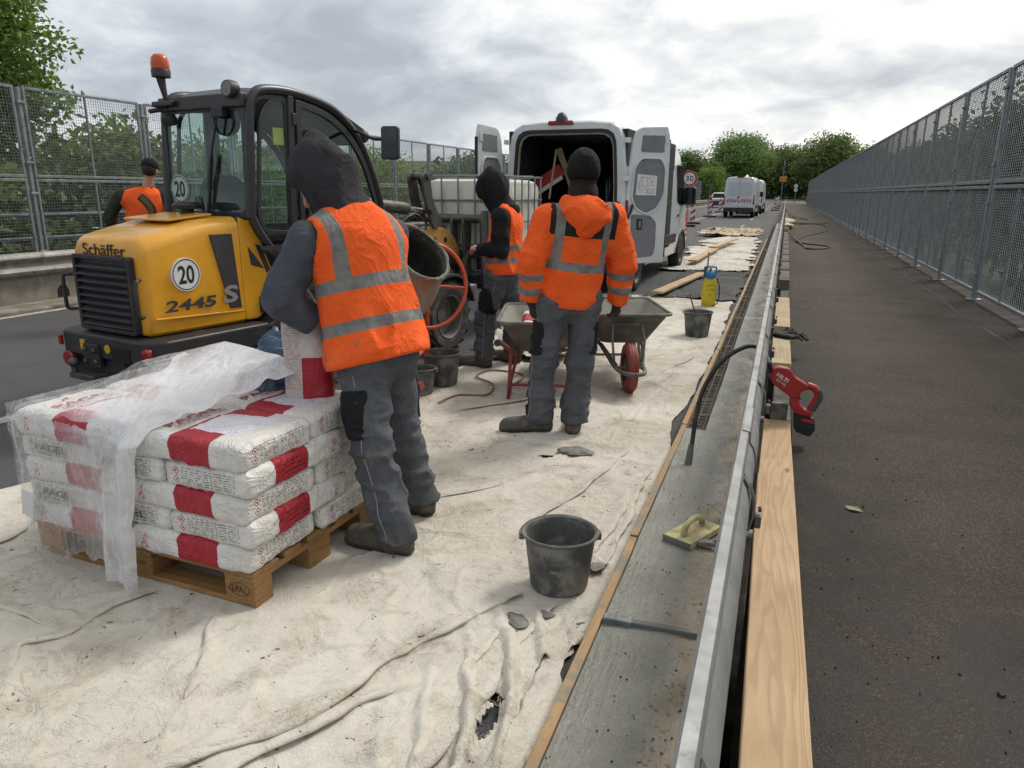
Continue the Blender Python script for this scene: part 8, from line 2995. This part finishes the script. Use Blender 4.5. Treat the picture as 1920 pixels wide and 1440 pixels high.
M_TROU = cloth_mat('grey_work_trousers', '5c5f64', '4e5156', '85837d', 0.5)
M_TROUB = cloth_mat('black_trouser_pocket', '1c1d1f', '252628', '55534f', 0.35)
M_JGREY = cloth_mat('slate_jacket', '50555d', '444951', '7d7e80', 0.3)
M_HOODG = cloth_mat('charcoal_hood', '38363a', '2e2c30', '4e4b4e', 0.2)
M_BLACKC = cloth_mat('black_hoodie', '161617', '1e1e20', '3a3938', 0.25)
M_OLIVE = cloth_mat('olive_sleeve', '3b3d30', '2f3127', None)
M_BOOT = mat('work_boot_leather', '57534a', '454239', ns=10, rough=0.75, bump=0.4, bs=60, dirt='7a756a', damt=0.5, ds=9)
M_SOLE = mat('boot_sole', '2c2a27', '3a3733', ns=14, rough=0.85, dirt='77726a', damt=0.4, ds=12)
ORANGE1, ORANGE2 = 'f4652a', 'ea5a20'


def vest_mat(name, kind):
    t = NT(name)
    u, v, f, arm = t.attr('bu'), t.attr('bv'), t.attr('bf'), t.attr('arm')
    au = t.math('ABSOLUTE', u)
    n = t.noise(5, 5, 0.6, 0.4)
    c = t.mix(t.step(n, 0.3, 0.7), rgb(ORANGE1), rgb(ORANGE2))
    grey = t.mix(t.step(t.noise(14, 5, 0.65), 0.35, 0.7), rgb('84827e'), rgb('6b6966'))
    if kind == 'w1':
        st = t.math('MAXIMUM', t.band(v, 0.075, 0.125), t.band(v, 0.245, 0.300))
        vert = t.math('MULTIPLY', t.band(au, 0.125, 0.178), t.math('GREATER_THAN', v, 0.245))
        st = t.math('MAXIMUM', st, vert)
        stain = t.math('MULTIPLY', t.step(t.noise(11, 6, 0.7, 0.8), 0.52, 0.66), t.math('MULTIPLY', t.step(u, -0.10, -0.19), t.step(v, 0.10, 0.0)))
        c = t.mix(st, c, grey)
        c = t.mix(t.math('MULTIPLY', stain, 0.75), c, rgb('6d6a52'))
    elif kind == 'w3':
        st = t.math('MAXIMUM', t.band(v, 0.045, 0.090), t.band(v, 0.150, 0.195))
        c = t.mix(st, c, grey)
    elif kind == 'w2':
        tors = t.math('LESS_THAN', arm, 0.0)
        yoke = t.math('MULTIPLY', t.math('MULTIPLY', tors, t.math('LESS_THAN', au, 0.215)), t.math('GREATER_THAN', v, 0.375))
        sl = t.math('MULTIPLY', t.band(arm, 0.0, 0.115), t.math('GREATER_THAN', f, -0.02))
        dark = rgb('232325')
        c = t.mix(yoke, c, dark)
        st = t.math('MULTIPLY', t.math('MULTIPLY', tors, t.math('LESS_THAN', au, 0.225)), t.math('MAXIMUM', t.band(v, 0.165, 0.220), t.math('MULTIPLY', t.band(au, 0.125, 0.180), t.math('GREATER_THAN', v, 0.165))))
        ar = t.math('MAXIMUM', t.band(arm, 0.335, 0.385), t.band(arm, 0.430, 0.480))
        c = t.mix(t.math('MAXIMUM', st, ar), c, grey)
    du = t.math('MULTIPLY', t.step(t.noise(9, 7, 0.7, 0.5), 0.60, 0.78), 0.22)
    c = t.mix(du, c, rgb('8b5a3a'))
    wr = t.noise(18, 4, 0.6, 0.8)
    wv = t.noise(260, 2, 0.5)
    return t.fin(c, 0.85, 0, t.bump(t.math('ADD', t.math('ADD', wr, t.math('MULTIPLY', wv, 0.15)), t.step(t.math('ABSOLUTE', t.math('SUBTRACT', t.noise(6, 3, 0.5, 1.5), 0.5)), 0.08, 0.0)), 0.3, 0.012), Specular_IOR_Level=0.25)


M_V1, M_V2, M_V3 = vest_mat('orange_vest_wide', 'w1'), vest_mat('orange_jacket', 'w2'), vest_mat('orange_vest_plain', 'w3')


def person(label, J, outfit, seed=0):
    J = {k: A3(*v) for k, v in J.items()}
    org = (J['ankL'] + J['ankR']) / 2
    org[2] = J.get('ground', A3(0, 0, 0.012))[2]
    DK = ('headf', 'headu', 'hdL', 'hdR', 'hnL', 'hnR')
    J = {k: (v if k in DK else v - org) for k, v in J.items() if k != 'ground'}
    root = thing('person', label, 'person', tuple(org))
    L_ = unit(J['shR'] - J['shL'])
    Sp = unit(J['neck'] - J['pelvis'])
    Fw = unit(np.cross(Sp, L_))
    Fw = -Fw if Fw @ (J['toeL'] - J['ankL']) < -1e9 else Fw
    # Sp x L: with x right and z up this points forward
    L2 = unit(np.cross(Fw, Sp))
    hl = unit(J['hipR'] - J['hipL'])
    pf = unit(np.cross(A3(0, 0, 1), hl))
    hup = unit(J['headu'])
    hfw = unit(J['headf'] - hup * (J['headf'] @ hup))
    bk, fine = outfit.get('bulk', 1.0), outfit.get('res', 1.0)
    lo = np.min(list(v for k, v in J.items() if k not in ('headf', 'headu', 'hdL', 'hdR', 'hnL', 'hnR')), 0) - 0.28
    hi = np.max(list(v for k, v in J.items() if k not in ('headf', 'headu', 'hdL', 'hdR', 'hnL', 'hnR')), 0) + 0.30
    lo[2] = max(lo[2], -0.02)

    def legs(p, a, b, c):
        g = 9
        for s in 'LR':
            q = smin(rc(p, J['hip' + s], J['knee' + s], a, b), rc(p, J['knee' + s], J['ank' + s], b, c), 0.03)
            g = q if isinstance(g, int) else smin(g, q, 0.025)
        return g

    def torso(p, o=0.0):
        mid = J['pelvis'] * 0.45 + J['chest'] * 0.55
        g = rc(p, J['pelvis'] - A3(0, 0, 0.02), mid, 0.162 * bk + o, 0.168 * bk + o, (Fw, 0.70))
        g = smin(g, rc(p, mid, J['chest'] + Sp * 0.05, 0.168 * bk + o, 0.185 * bk + o, (Fw, 0.70)), 0.05)
        g = smin(g, rc(p, J['shL'] - Sp * 0.02 + L2 * 0.05, J['shR'] - Sp * 0.02 - L2 * 0.05, 0.075 + o, 0.075 + o), 0.06)
        g = smin(g, rc(p, J['neck'] - Sp * 0.05, J['neck'] + Sp * 0.0, 0.085 + o, 0.062 + o), 0.05)
        return g

    def arms(p, a, b, c):
        g = None
        for s in 'LR':
            q = smin(rc(p, J['sh' + s], J['el' + s], a, b), rc(p, J['el' + s], J['wr' + s], b, c), 0.02)
            g = q if g is None else np.minimum(g, q)
        return g

    def body(p):
        g = smin(torso(p, -0.055), legs(p, 0.072, 0.055, 0.042), 0.04)
        g = smin(g, arms(p, 0.048, 0.040, 0.027), 0.02)
        g = smin(g, rc(p, J['neck'] - Sp * 0.02, J['head'] - hup * 0.03, 0.056, 0.052), 0.02)
        g = smin(g, head_sdf(p, J['head'], hup, hfw), 0.015)
        for s in 'LR':
            g = smin(g, hand_sdf(p, J['wr' + s], J['hd' + s], J['hn' + s], 1 if s == 'L' else -1, outfit.get('curl', 0.5)), 0.008)
            g = smin(g, rc(p, J['ank' + s] + A3(0, 0, -0.04), J['toe' + s] + A3(0, 0, 0.012), 0.036, 0.026), 0.02)
        return g
    V, F = solid_sparse(body, lo, hi, 0.0085 * fine)
    mesh_obj('body', V, F, M_SKIN, root, smooth=180)

    def cloth(name, fn, m, h=0.0115, parent=root, lo_=None, hi_=None, attrs=False):
        V, F = solid_sparse(fn, lo if lo_ is None else lo_, hi if hi_ is None else hi_, h * fine)
        o = mesh_obj(name, V, F, m, parent, smooth=180)
        if attrs:
            q = V - J['pelvis']
            ta, aa = torso(V, 0.02), arms(V, 0.07, 0.062, 0.05)
            armc = np.full(len(V), -1.0)
            for s in 'LR':
                a, b, c = J['sh' + s], J['el' + s], J['wr' + s]
                L1 = np.linalg.norm(b - a)
                L3 = np.linalg.norm(c - b)
                t1 = np.clip(((V - a) @ (b - a)) / L1 ** 2, 0, 1)
                t2 = np.clip(((V - b) @ (c - b)) / L3 ** 2, 0, 1.3)
                d1 = np.linalg.norm(V - a - t1[:, None] * (b - a), axis=1)
                d2 = np.linalg.norm(V - b - t2[:, None] * (c - b), axis=1)
                k = (np.minimum(d1, d2) < 0.105) & (aa < ta + 0.004)
                val = np.where(d1 < d2, t1 * L1, L1 + t2 * L3)
                sgn_ = -1 if s == 'L' else 1
                k &= (val < 0.2) | ((V - J['pelvis']) @ L2 * sgn_ > 0.205)
                armc[k] = val[k]
            for nm, val in (('bu', q @ L2), ('bv', q @ Sp), ('bf', q @ Fw), ('arm', armc)):
                at = o.data.attributes.new(nm, 'FLOAT', 'POINT')
                at.data.foreach_set('value', val.astype(np.float32))
        return o

    # --- trousers
    def trousers(p):
        g = legs(p, 0.104, 0.086, 0.078)
        g = smin(g, rc(p, J['hipL'] + A3(0, 0, 0.03), J['hipR'] + A3(0, 0, 0.03), 0.112, 0.112), 0.06)
        g = smin(g, rc(p, J['pelvis'], J['pelvis'] + Sp * 0.10, 0.160 * bk, 0.152 * bk, (pf, 0.75)), 0.05)
        for s in 'LR':
            k, a = J['knee' + s], J['ank' + s]
            g = smin(g, rc(p, k * 0.4 + a * 0.6, a + A3(0, 0, 0.015) - pf * 0.012, 0.076, 0.086), 0.03)
        dk = np.minimum(np.linalg.norm(p - J['kneeL'], axis=-1), np.linalg.norm(p - J['kneeR'], axis=-1))
        da = np.minimum(np.linalg.norm(p - J['ankL'] - A3(0, 0, 0.08), axis=-1), np.linalg.norm(p - J['ankR'] - A3(0, 0, 0.08), axis=-1))
        dh = np.linalg.norm(p - J['pelvis'] + A3(0, 0, 0.10), axis=-1)
        am = 0.007 + 0.015 * np.exp(-(dk / 0.18) ** 2) + 0.020 * np.exp(-(da / 0.15) ** 2) + 0.010 * np.exp(-(dh / 0.2) ** 2)
        g = g - am * (ridge(p, 7, seed + 2, 0.24, (1, 1, 2.0)) - 0.35) - 0.006 * fbm(p, 8, 3, seed + 5)
        g = np.maximum(g, (p - J['pelvis']) @ Sp - 0.12)
        low = np.minimum(J['ankL'][2], J['ankR'][2]) - 0.012
        return np.maximum(g, low - p[..., 2])
    tr_ = cloth('trousers', trousers, M_TROU, 0.0115)
    # reflective piping down the outer seam
    for s, sg in (('L', -1), ('R', 1)):
        pts = []
        for a, b in ((J['hip' + s], J['knee' + s]), (J['knee' + s], J['ank' + s])):
            for t_ in np.linspace(0.12, 0.95, 9):
                c0_ = a + (b - a) * t_
                dr = unit(hl * sg - pf * 0.35)
                ray_ = c0_ + dr * np.linspace(0.02, 0.2, 90)[:, None]
                g_ = trousers(ray_)
                w_ = np.argmax(g_ > 0)
                pts.append(tuple(ray_[w_] + dr * 0.001))
        MB().tube(spline(pts, 2), 0.0028, 5).build('seam_piping', mat('piping_grey', '8f9092', '808183', rough=0.5), tr_, smooth=70)
    # cargo pockets and knee patches
    for s, sg in (('L', -1), ('R', 1)):
        c_ = J['hip' + s] * 0.42 + J['knee' + s] * 0.58 + hl * sg * 0.085 + pf * outfit.get('pk', 0.0)
        ud = unit(J['hip' + s] - J['knee' + s])

        def pocket(p, c_=c_, ud=ud):
            q = p - c_
            return np.maximum.reduce([trousers(p) - 0.011, np.abs(q @ ud) - 0.105, np.abs(q @ pf) - 0.075, np.abs(q @ hl) - 0.09])
        cloth('thigh_pocket', pocket, M_TROUB, 0.0085, tr_, c_ - 0.2, c_ + 0.2)
        if outfit.get('kneep'):
            c2 = J['knee' + s] * 0.35 + J['ank' + s] * 0.65 + hl * sg * 0.05 + pf * 0.04

            def patch(p, c2=c2):
                q = p - c2
                return np.maximum.reduce([trousers(p) - 0.004, np.abs(q[..., 2]) - 0.13, np.abs(q @ (pf + hl * sg * 0.6)) - 0.026])
            cloth('shin_patch', patch, M_TROUB, 0.0085, tr_, c2 - 0.25, c2 + 0.25)

    # --- boots
    for s in 'LR':
        a, t_ = J['ank' + s], J['toe' + s]
        fd = unit((t_ - a) * A3(1, 1, 0))
        sd = A3(fd[1], -fd[0], 0)
        heel = a * A3(1, 1, 0) - fd * 0.035

        def bootf(p, o=0.0):
            g = rc(p, heel + A3(0, 0, 0.052), t_ * A3(1, 1, 0) + A3(0, 0, 0.040), 0.053 + o, 0.052 + o, (sd, 0.90))
            g = smin(g, rc(p, a + A3(0, 0, -0.02), a + A3(0, 0, 0.075), 0.054 + o, 0.056 + o), 0.03)
            g = smin(g, rc(p, a + fd * 0.05 + A3(0, 0, -0.025), t_ * A3(1, 1, 0) - fd * 0.03 + A3(0, 0, 0.05), 0.046 + o, 0.046 + o), 0.03)
            return g

        def boot(p):
            return np.maximum(bootf(p) - 0.003 * fbm(p, 22, 2, seed), np.maximum(0.012 - p[..., 2], p[..., 2] - a[2] - 0.11))

        def sole(p):
            return np.maximum(np.maximum(bootf(p, 0.006), 0.001 - p[..., 2]), p[..., 2] - 0.030)
        b0, b1 = np.minimum(heel, t_) - 0.12, np.maximum(a, t_) + 0.14
        b0[2] = -0.02
        bo = cloth('boot', boot, M_BOOT, 0.0075, root, b0, b1)
        cloth('sole', sole, M_SOLE, 0.0065, bo, b0, b1)

    # --- jacket / hoodie
    def jacket(p, hem=-0.02, a=(0.078, 0.066, 0.052)):
        g = torso(p, 0.006)
        g = smin(g, rc(p, J['pelvis'] + Sp * 0.02, J['pelvis'] + Sp * 0.1, 0.182 * bk, 0.172 * bk, (Fw, 0.82)), 0.04)
        ar = arms(p, *a)
        de = np.minimum(np.linalg.norm(p - J['elL'], axis=-1), np.linalg.norm(p - J['elR'], axis=-1))
        dw = np.minimum(np.linalg.norm(p - J['wrL'], axis=-1), np.linalg.norm(p - J['wrR'], axis=-1))
        ar = ar - (0.006 + 0.016 * np.exp(-(de / 0.13) ** 2) + 0.010 * np.exp(-(dw / 0.1) ** 2)) * (ridge(p, 8, seed + 12, 0.24) - 0.3)
        g = smin(g, ar, 0.018)
        g = g - 0.011 * (ridge(p, 5, seed + 15, 0.24, (1, 1, 0.6)) - 0.3) - 0.004 * fbm(p, 8, 3, seed + 16)
        g = np.maximum(g, hem - (p - J['pelvis']) @ Sp)
        for s in 'LR':
            d = unit(J['wr' + s] - J['el' + s])
            near = np.linalg.norm(p - J['wr' + s], axis=-1)
            g = np.where((near < 0.11) & (((p - J['wr' + s]) @ d) > 0.008), np.maximum(g, (p - J['wr' + s]) @ d - 0.008), g)
        return np.maximum(g, (p - J['neck']) @ Sp - outfit.get('collar', 0.045))

    k_ = outfit['kind']

    def hood_up(p):
        c = J['head']
        rt = np.cross(hfw, hup)
        R_ = np.stack([rt, hfw, hup], 1)
        g = ell(p, c + hup * 0.035 - hfw * 0.03, (0.116, 0.142, 0.148) if k_ != 'w1' else (0.110, 0.140, 0.150), R_)
        g = smin(g, rc(p, c - hfw * 0.03 + hup * 0.08, c - hfw * 0.075 + hup * 0.185, 0.07, 0.018), 0.06)
        g = smin(g, rc(p, c - hup * 0.05 - hfw * 0.02, J['neck'] - Sp * 0.03 - Fw * 0.02, 0.100, 0.125), 0.06)
        face = ell(p, c + hfw * 0.13 - hup * 0.015, (0.082, 0.115, 0.112), R_)
        g = g - 0.016 * (ridge(p, 6, seed + 20, 0.25, (1.3, 1.3, 0.7)) - 0.3)
        return np.maximum(np.maximum(g, -face), -((p - J['neck']) @ Sp) - 0.09)

    def vest(p, o=0.022, hem=0.0):
        g = torso(p, o)
        g = smin(g, rc(p, J['pelvis'] + Sp * 0.0, J['pelvis'] + Sp * 0.12, 0.220 * bk, 0.200 * bk, (Fw, 0.80)), 0.05)
        dn = (p - J['pelvis']) @ Sp
        fold = ridge(p * np.array([1, 1, 0.5]), 6, seed + 25, 0.22)
        g = g - (0.007 + 0.018 * np.clip(0.28 - dn, 0, 0.3) / 0.3) * (fold - 0.3) - 0.006 * fbm(p, 6, 3, seed + 26)
        g = np.maximum(g, hem - dn)
        for s, sg in (('L', -1), ('R', 1)):
            a = J['sh' + s] + L2 * sg * 0.030
            g = np.maximum(g, -(rc(p, a, J['el' + s] + L2 * sg * 0.05, 0.094, 0.11)))
            g = np.maximum(g, (p - J['sh' + s]) @ (L2 * sg) - 0.045)
        nk = J['neck'] + Sp * 0.04 + Fw * 0.05
        return np.maximum(g, -(np.linalg.norm(p - nk, axis=-1) - 0.112))

    k = outfit['kind']
    if k == 'w1':
        cloth('jacket', lambda p: jacket(p, -0.10), M_JGREY)
        cloth('hood', hood_up, M_HOODG)
        cloth('collar', lambda p: np.maximum(rc(p, J['neck'] - Sp * 0.06, J['neck'] + Sp * 0.012 - Fw * 0.01, 0.128, 0.112), np.maximum(-((p - J['neck']) @ Sp) - 0.07, (p - J['neck']) @ Sp - 0.02)), M_JGREY)
        cloth('vest', lambda p: vest(p, 0.031, -0.06), M_V1, attrs=True)
    elif k == 'w3':
        cloth('hoodie', lambda p: jacket(p, -0.05), M_BLACKC)
        cloth('hood', hood_up, M_BLACKC)
        cloth('vest', lambda p: vest(p, 0.018, -0.05), M_V3, attrs=True)
    elif k == 'w4':
        cloth('jacket', lambda p: jacket(p, -0.05), M_OLIVE)
        cloth('vest', lambda p: vest(p, 0.020, -0.05), M_V3, attrs=True)
        R_ = np.stack([np.cross(hfw, hup), hfw, hup], 1)
        cloth('hair', lambda p: np.maximum(ell(p, J['head'] + hup * 0.02 - hfw * 0.02, (0.082, 0.100, 0.098), R_), (p - J['head']) @ hfw - 0.03), M_HAIR)

        def cap(p):
            g = ell(p, J['head'] + hup * 0.045 - hfw * 0.01, (0.092, 0.112, 0.098), R_)
            g = np.maximum(g, -((p - J['head']) @ hup) + 0.015)
            pk = ell(p, J['head'] + hup * 0.035 + hfw * 0.13, (0.075, 0.085, 0.010), R_)
            return smin(g, pk, 0.01)
        cloth('cap', cap, M_BLACKC)
    elif k == 'w2':
        outfit['collar'] = 0.03
        cloth('jacket', lambda p: jacket(p, -0.055, (0.084, 0.074, 0.058)) - 0.013, M_V2, attrs=True)

        def hood_down(p):
            R_ = np.stack([L2, Fw, Sp], 1)
            c = J['neck'] - Fw * 0.095 - Sp * 0.035
            g = ell(p, c, (0.150, 0.075, 0.105), R_)
            g = smin(g, rc(p, c - Sp * 0.02 - Fw * 0.02, c - Sp * 0.10 - Fw * 0.015, 0.075, 0.045), 0.05)
            g = smin(g, rc(p, J['neck'] - L2 * 0.09 + Fw * 0.0, J['neck'] + L2 * 0.09 + Fw * 0.0, 0.06, 0.06), 0.05)
            g = g - 0.010 * (ridge(p, 8, seed + 40, 0.2, (1, 1, 1)) - 0.3)
            return np.maximum(g, -(np.linalg.norm(p - J['head'] + hup * 0.03, axis=-1) - 0.118))
        cloth('jacket_hood', hood_down, cloth_mat('orange_hood', ORANGE1, ORANGE2, '8b5a3a', 0.15))
        cloth('neck_warmer', lambda p: np.maximum(rc(p, J['neck'] - Sp * 0.02, J['head'] - hup * 0.055, 0.100, 0.082) - 0.008 * ridge(p, 10, seed + 44, 0.25, (0.6, 0.6, 2.2)), (p - J['head']) @ hup + 0.02), cloth_mat('brown_neck_warmer', '2e2522', '241d1b'))
        R_ = np.stack([np.cross(hfw, hup), hfw, hup], 1)

        def beanie(p):
            g = ell(p, J['head'] + hup * 0.045 - hfw * 0.015, (0.096, 0.114, 0.112), R_) - 0.003 * ridge(p, 14, seed + 50, 0.25)
            band = np.maximum(ell(p, J['head'] + hup * 0.025 - hfw * 0.012, (0.102, 0.119, 0.10), R_), (p - J['head']) @ hup - 0.045)
            g = np.minimum(g, band)
            return np.maximum(g, -((p - J['head']) @ hup) - 0.04)
        cloth('beanie', beanie, M_BLACKC, 0.008)
        for s in 'LR':
            def gl(p, s=s):
                g = hand_sdf(p, J['wr' + s], J['hd' + s], J['hn' + s], 1 if s == 'L' else -1, outfit.get('curl', 0.5), 0.003)
                dd = unit(J['hd' + s])
                return smin(g, rc(p, J['wr' + s] - dd * 0.06, J['wr' + s] + dd * 0.01, 0.043, 0.036), 0.01)
            cloth('glove', gl, M_GLOVE, 0.006, root, J['wr' + s] - 0.22, J['wr' + s] + 0.22)
    return root


person('worker bending over the sacks in orange vest with grey hood up', dict(
    ankL=(-1.47, 2.56, 0.10), toeL=(-1.685, 2.575, 0.04), kneeL=(-1.575, 2.565, 0.48), hipL=(-1.635, 2.62, 0.86), ankR=(-1.56, 2.96, 0.10), toeR=(-1.79, 3.0, 0.04), kneeR=(-1.62, 2.90, 0.48), hipR=(-1.59, 2.80, 0.86),
    pelvis=(-1.62, 2.71, 0.90), chest=(-1.70, 2.735, 1.26), neck=(-1.775, 2.755, 1.45), head=(-1.865, 2.735, 1.575), shL=(-1.835, 2.555, 1.355), shR=(-1.655, 2.93, 1.365), elL=(-1.935, 2.49, 1.12), wrL=(-1.865, 2.60, 1.02), elR=(-1.75, 3.03, 1.10), wrR=(-1.90, 2.80, 1.04),
    headf=(-0.80, -0.12, -0.60), headu=(-0.55, -0.05, 0.83), hdL=(-0.5, 0.6, -0.3), hnL=(-0.3, 0.2, -0.9), hdR=(-0.3, -0.9, -0.1), hnR=(-0.4, 0.1, -0.9)), dict(kind='w1', curl=0.6, pk=0.02, bulk=1.07), 3)
person('worker in orange jacket with black beanie standing behind the wheelbarrow handles', dict(
    ankL=(-1.40, 4.39, 0.10), toeL=(-1.605, 4.31, 0.04), kneeL=(-1.375, 4.37, 0.50), hipL=(-1.325, 4.40, 0.88), ankR=(-1.19, 4.45, 0.10), toeR=(-1.235, 4.66, 0.04), kneeR=(-1.165, 4.47, 0.49), hipR=(-1.155, 4.50, 0.88),
    pelvis=(-1.24, 4.45, 0.93), chest=(-1.20, 4.455, 1.27), neck=(-1.165, 4.44, 1.475), head=(-1.18, 4.47, 1.66), shL=(-1.355, 4.36, 1.40), shR=(-1.015, 4.58, 1.40), elL=(-1.435, 4.28, 1.14), wrL=(-1.455, 4.35, 0.89), elR=(-0.945, 4.63, 1.13), wrR=(-0.985, 4.69, 0.88),
    headf=(-0.45, 0.85, -0.25), headu=(-0.08, 0.18, 0.97), hdL=(0.05, 0.25, -0.95), hnL=(0.5, 0.6, 0.2), hdR=(-0.05, 0.2, -0.95), hnR=(-0.8, 0.5, 0.1)), dict(kind='w2', curl=0.55, pk=0.0, kneep=True), 11)
person('worker in orange vest with black hood up facing left beside the loader', dict(
    ankL=(-2.44, 5.93, 0.10), toeL=(-2.66, 5.965, 0.04), kneeL=(-2.42, 5.93, 0.48), hipL=(-2.27, 5.88, 0.87), ankR=(-2.26, 6.22, 0.10), toeR=(-2.45, 6.28, 0.04), kneeR=(-2.25, 6.14, 0.48), hipR=(-2.26, 6.05, 0.87),
    pelvis=(-2.25, 5.965, 0.92), chest=(-2.235, 5.965, 1.22), neck=(-2.275, 5.965, 1.415), head=(-2.385, 5.96, 1.545), shL=(-2.225, 5.785, 1.345), shR=(-2.26, 6.145, 1.35), elL=(-2.205, 5.73, 1.08), wrL=(-2.43, 5.84, 1.08), elR=(-2.30, 6.21, 1.08), wrR=(-2.46, 6.01, 1.07),
    headf=(-0.86, -0.05, -0.50), headu=(-0.45, 0.0, 0.88), hdL=(-0.85, 0.45, 0.05), hnL=(0.1, 0.5, -0.85), hdR=(-0.75, -0.6, 0.05), hnR=(0.1, -0.5, -0.85)), dict(kind='w3', curl=0.6, pk=0.02), 23)
person('worker in orange vest and black cap behind the loader hood', dict(
    ankL=(-7.12, 6.50, 0.10), toeL=(-7.22, 6.72, 0.04), kneeL=(-7.10, 6.52, 0.50), hipL=(-7.02, 6.55, 0.90), ankR=(-6.78, 6.66, 0.10), toeR=(-6.88, 6.88, 0.04), kneeR=(-6.80, 6.66, 0.50), hipR=(-6.86, 6.63, 0.90),
    pelvis=(-6.94, 6.59, 0.95), chest=(-6.92, 6.60, 1.32), neck=(-6.88, 6.62, 1.545), head=(-6.84, 6.66, 1.76), shL=(-7.09, 6.44, 1.475), shR=(-6.78, 6.75, 1.475), elL=(-7.26, 6.40, 1.23), wrL=(-7.32, 6.58, 1.06), elR=(-6.68, 6.86, 1.20), wrR=(-6.80, 7.0, 1.0),
    headf=(-0.45, 0.85, -0.2), headu=(0.05, 0.2, 0.97), hdL=(-0.1, 0.6, -0.7), hnL=(0.7, 0.5, 0.1), hdR=(-0.1, 0.6, -0.7), hnR=(-0.7, 0.5, 0.1)), dict(kind='w4', curl=0.5, res=1.7), 31)
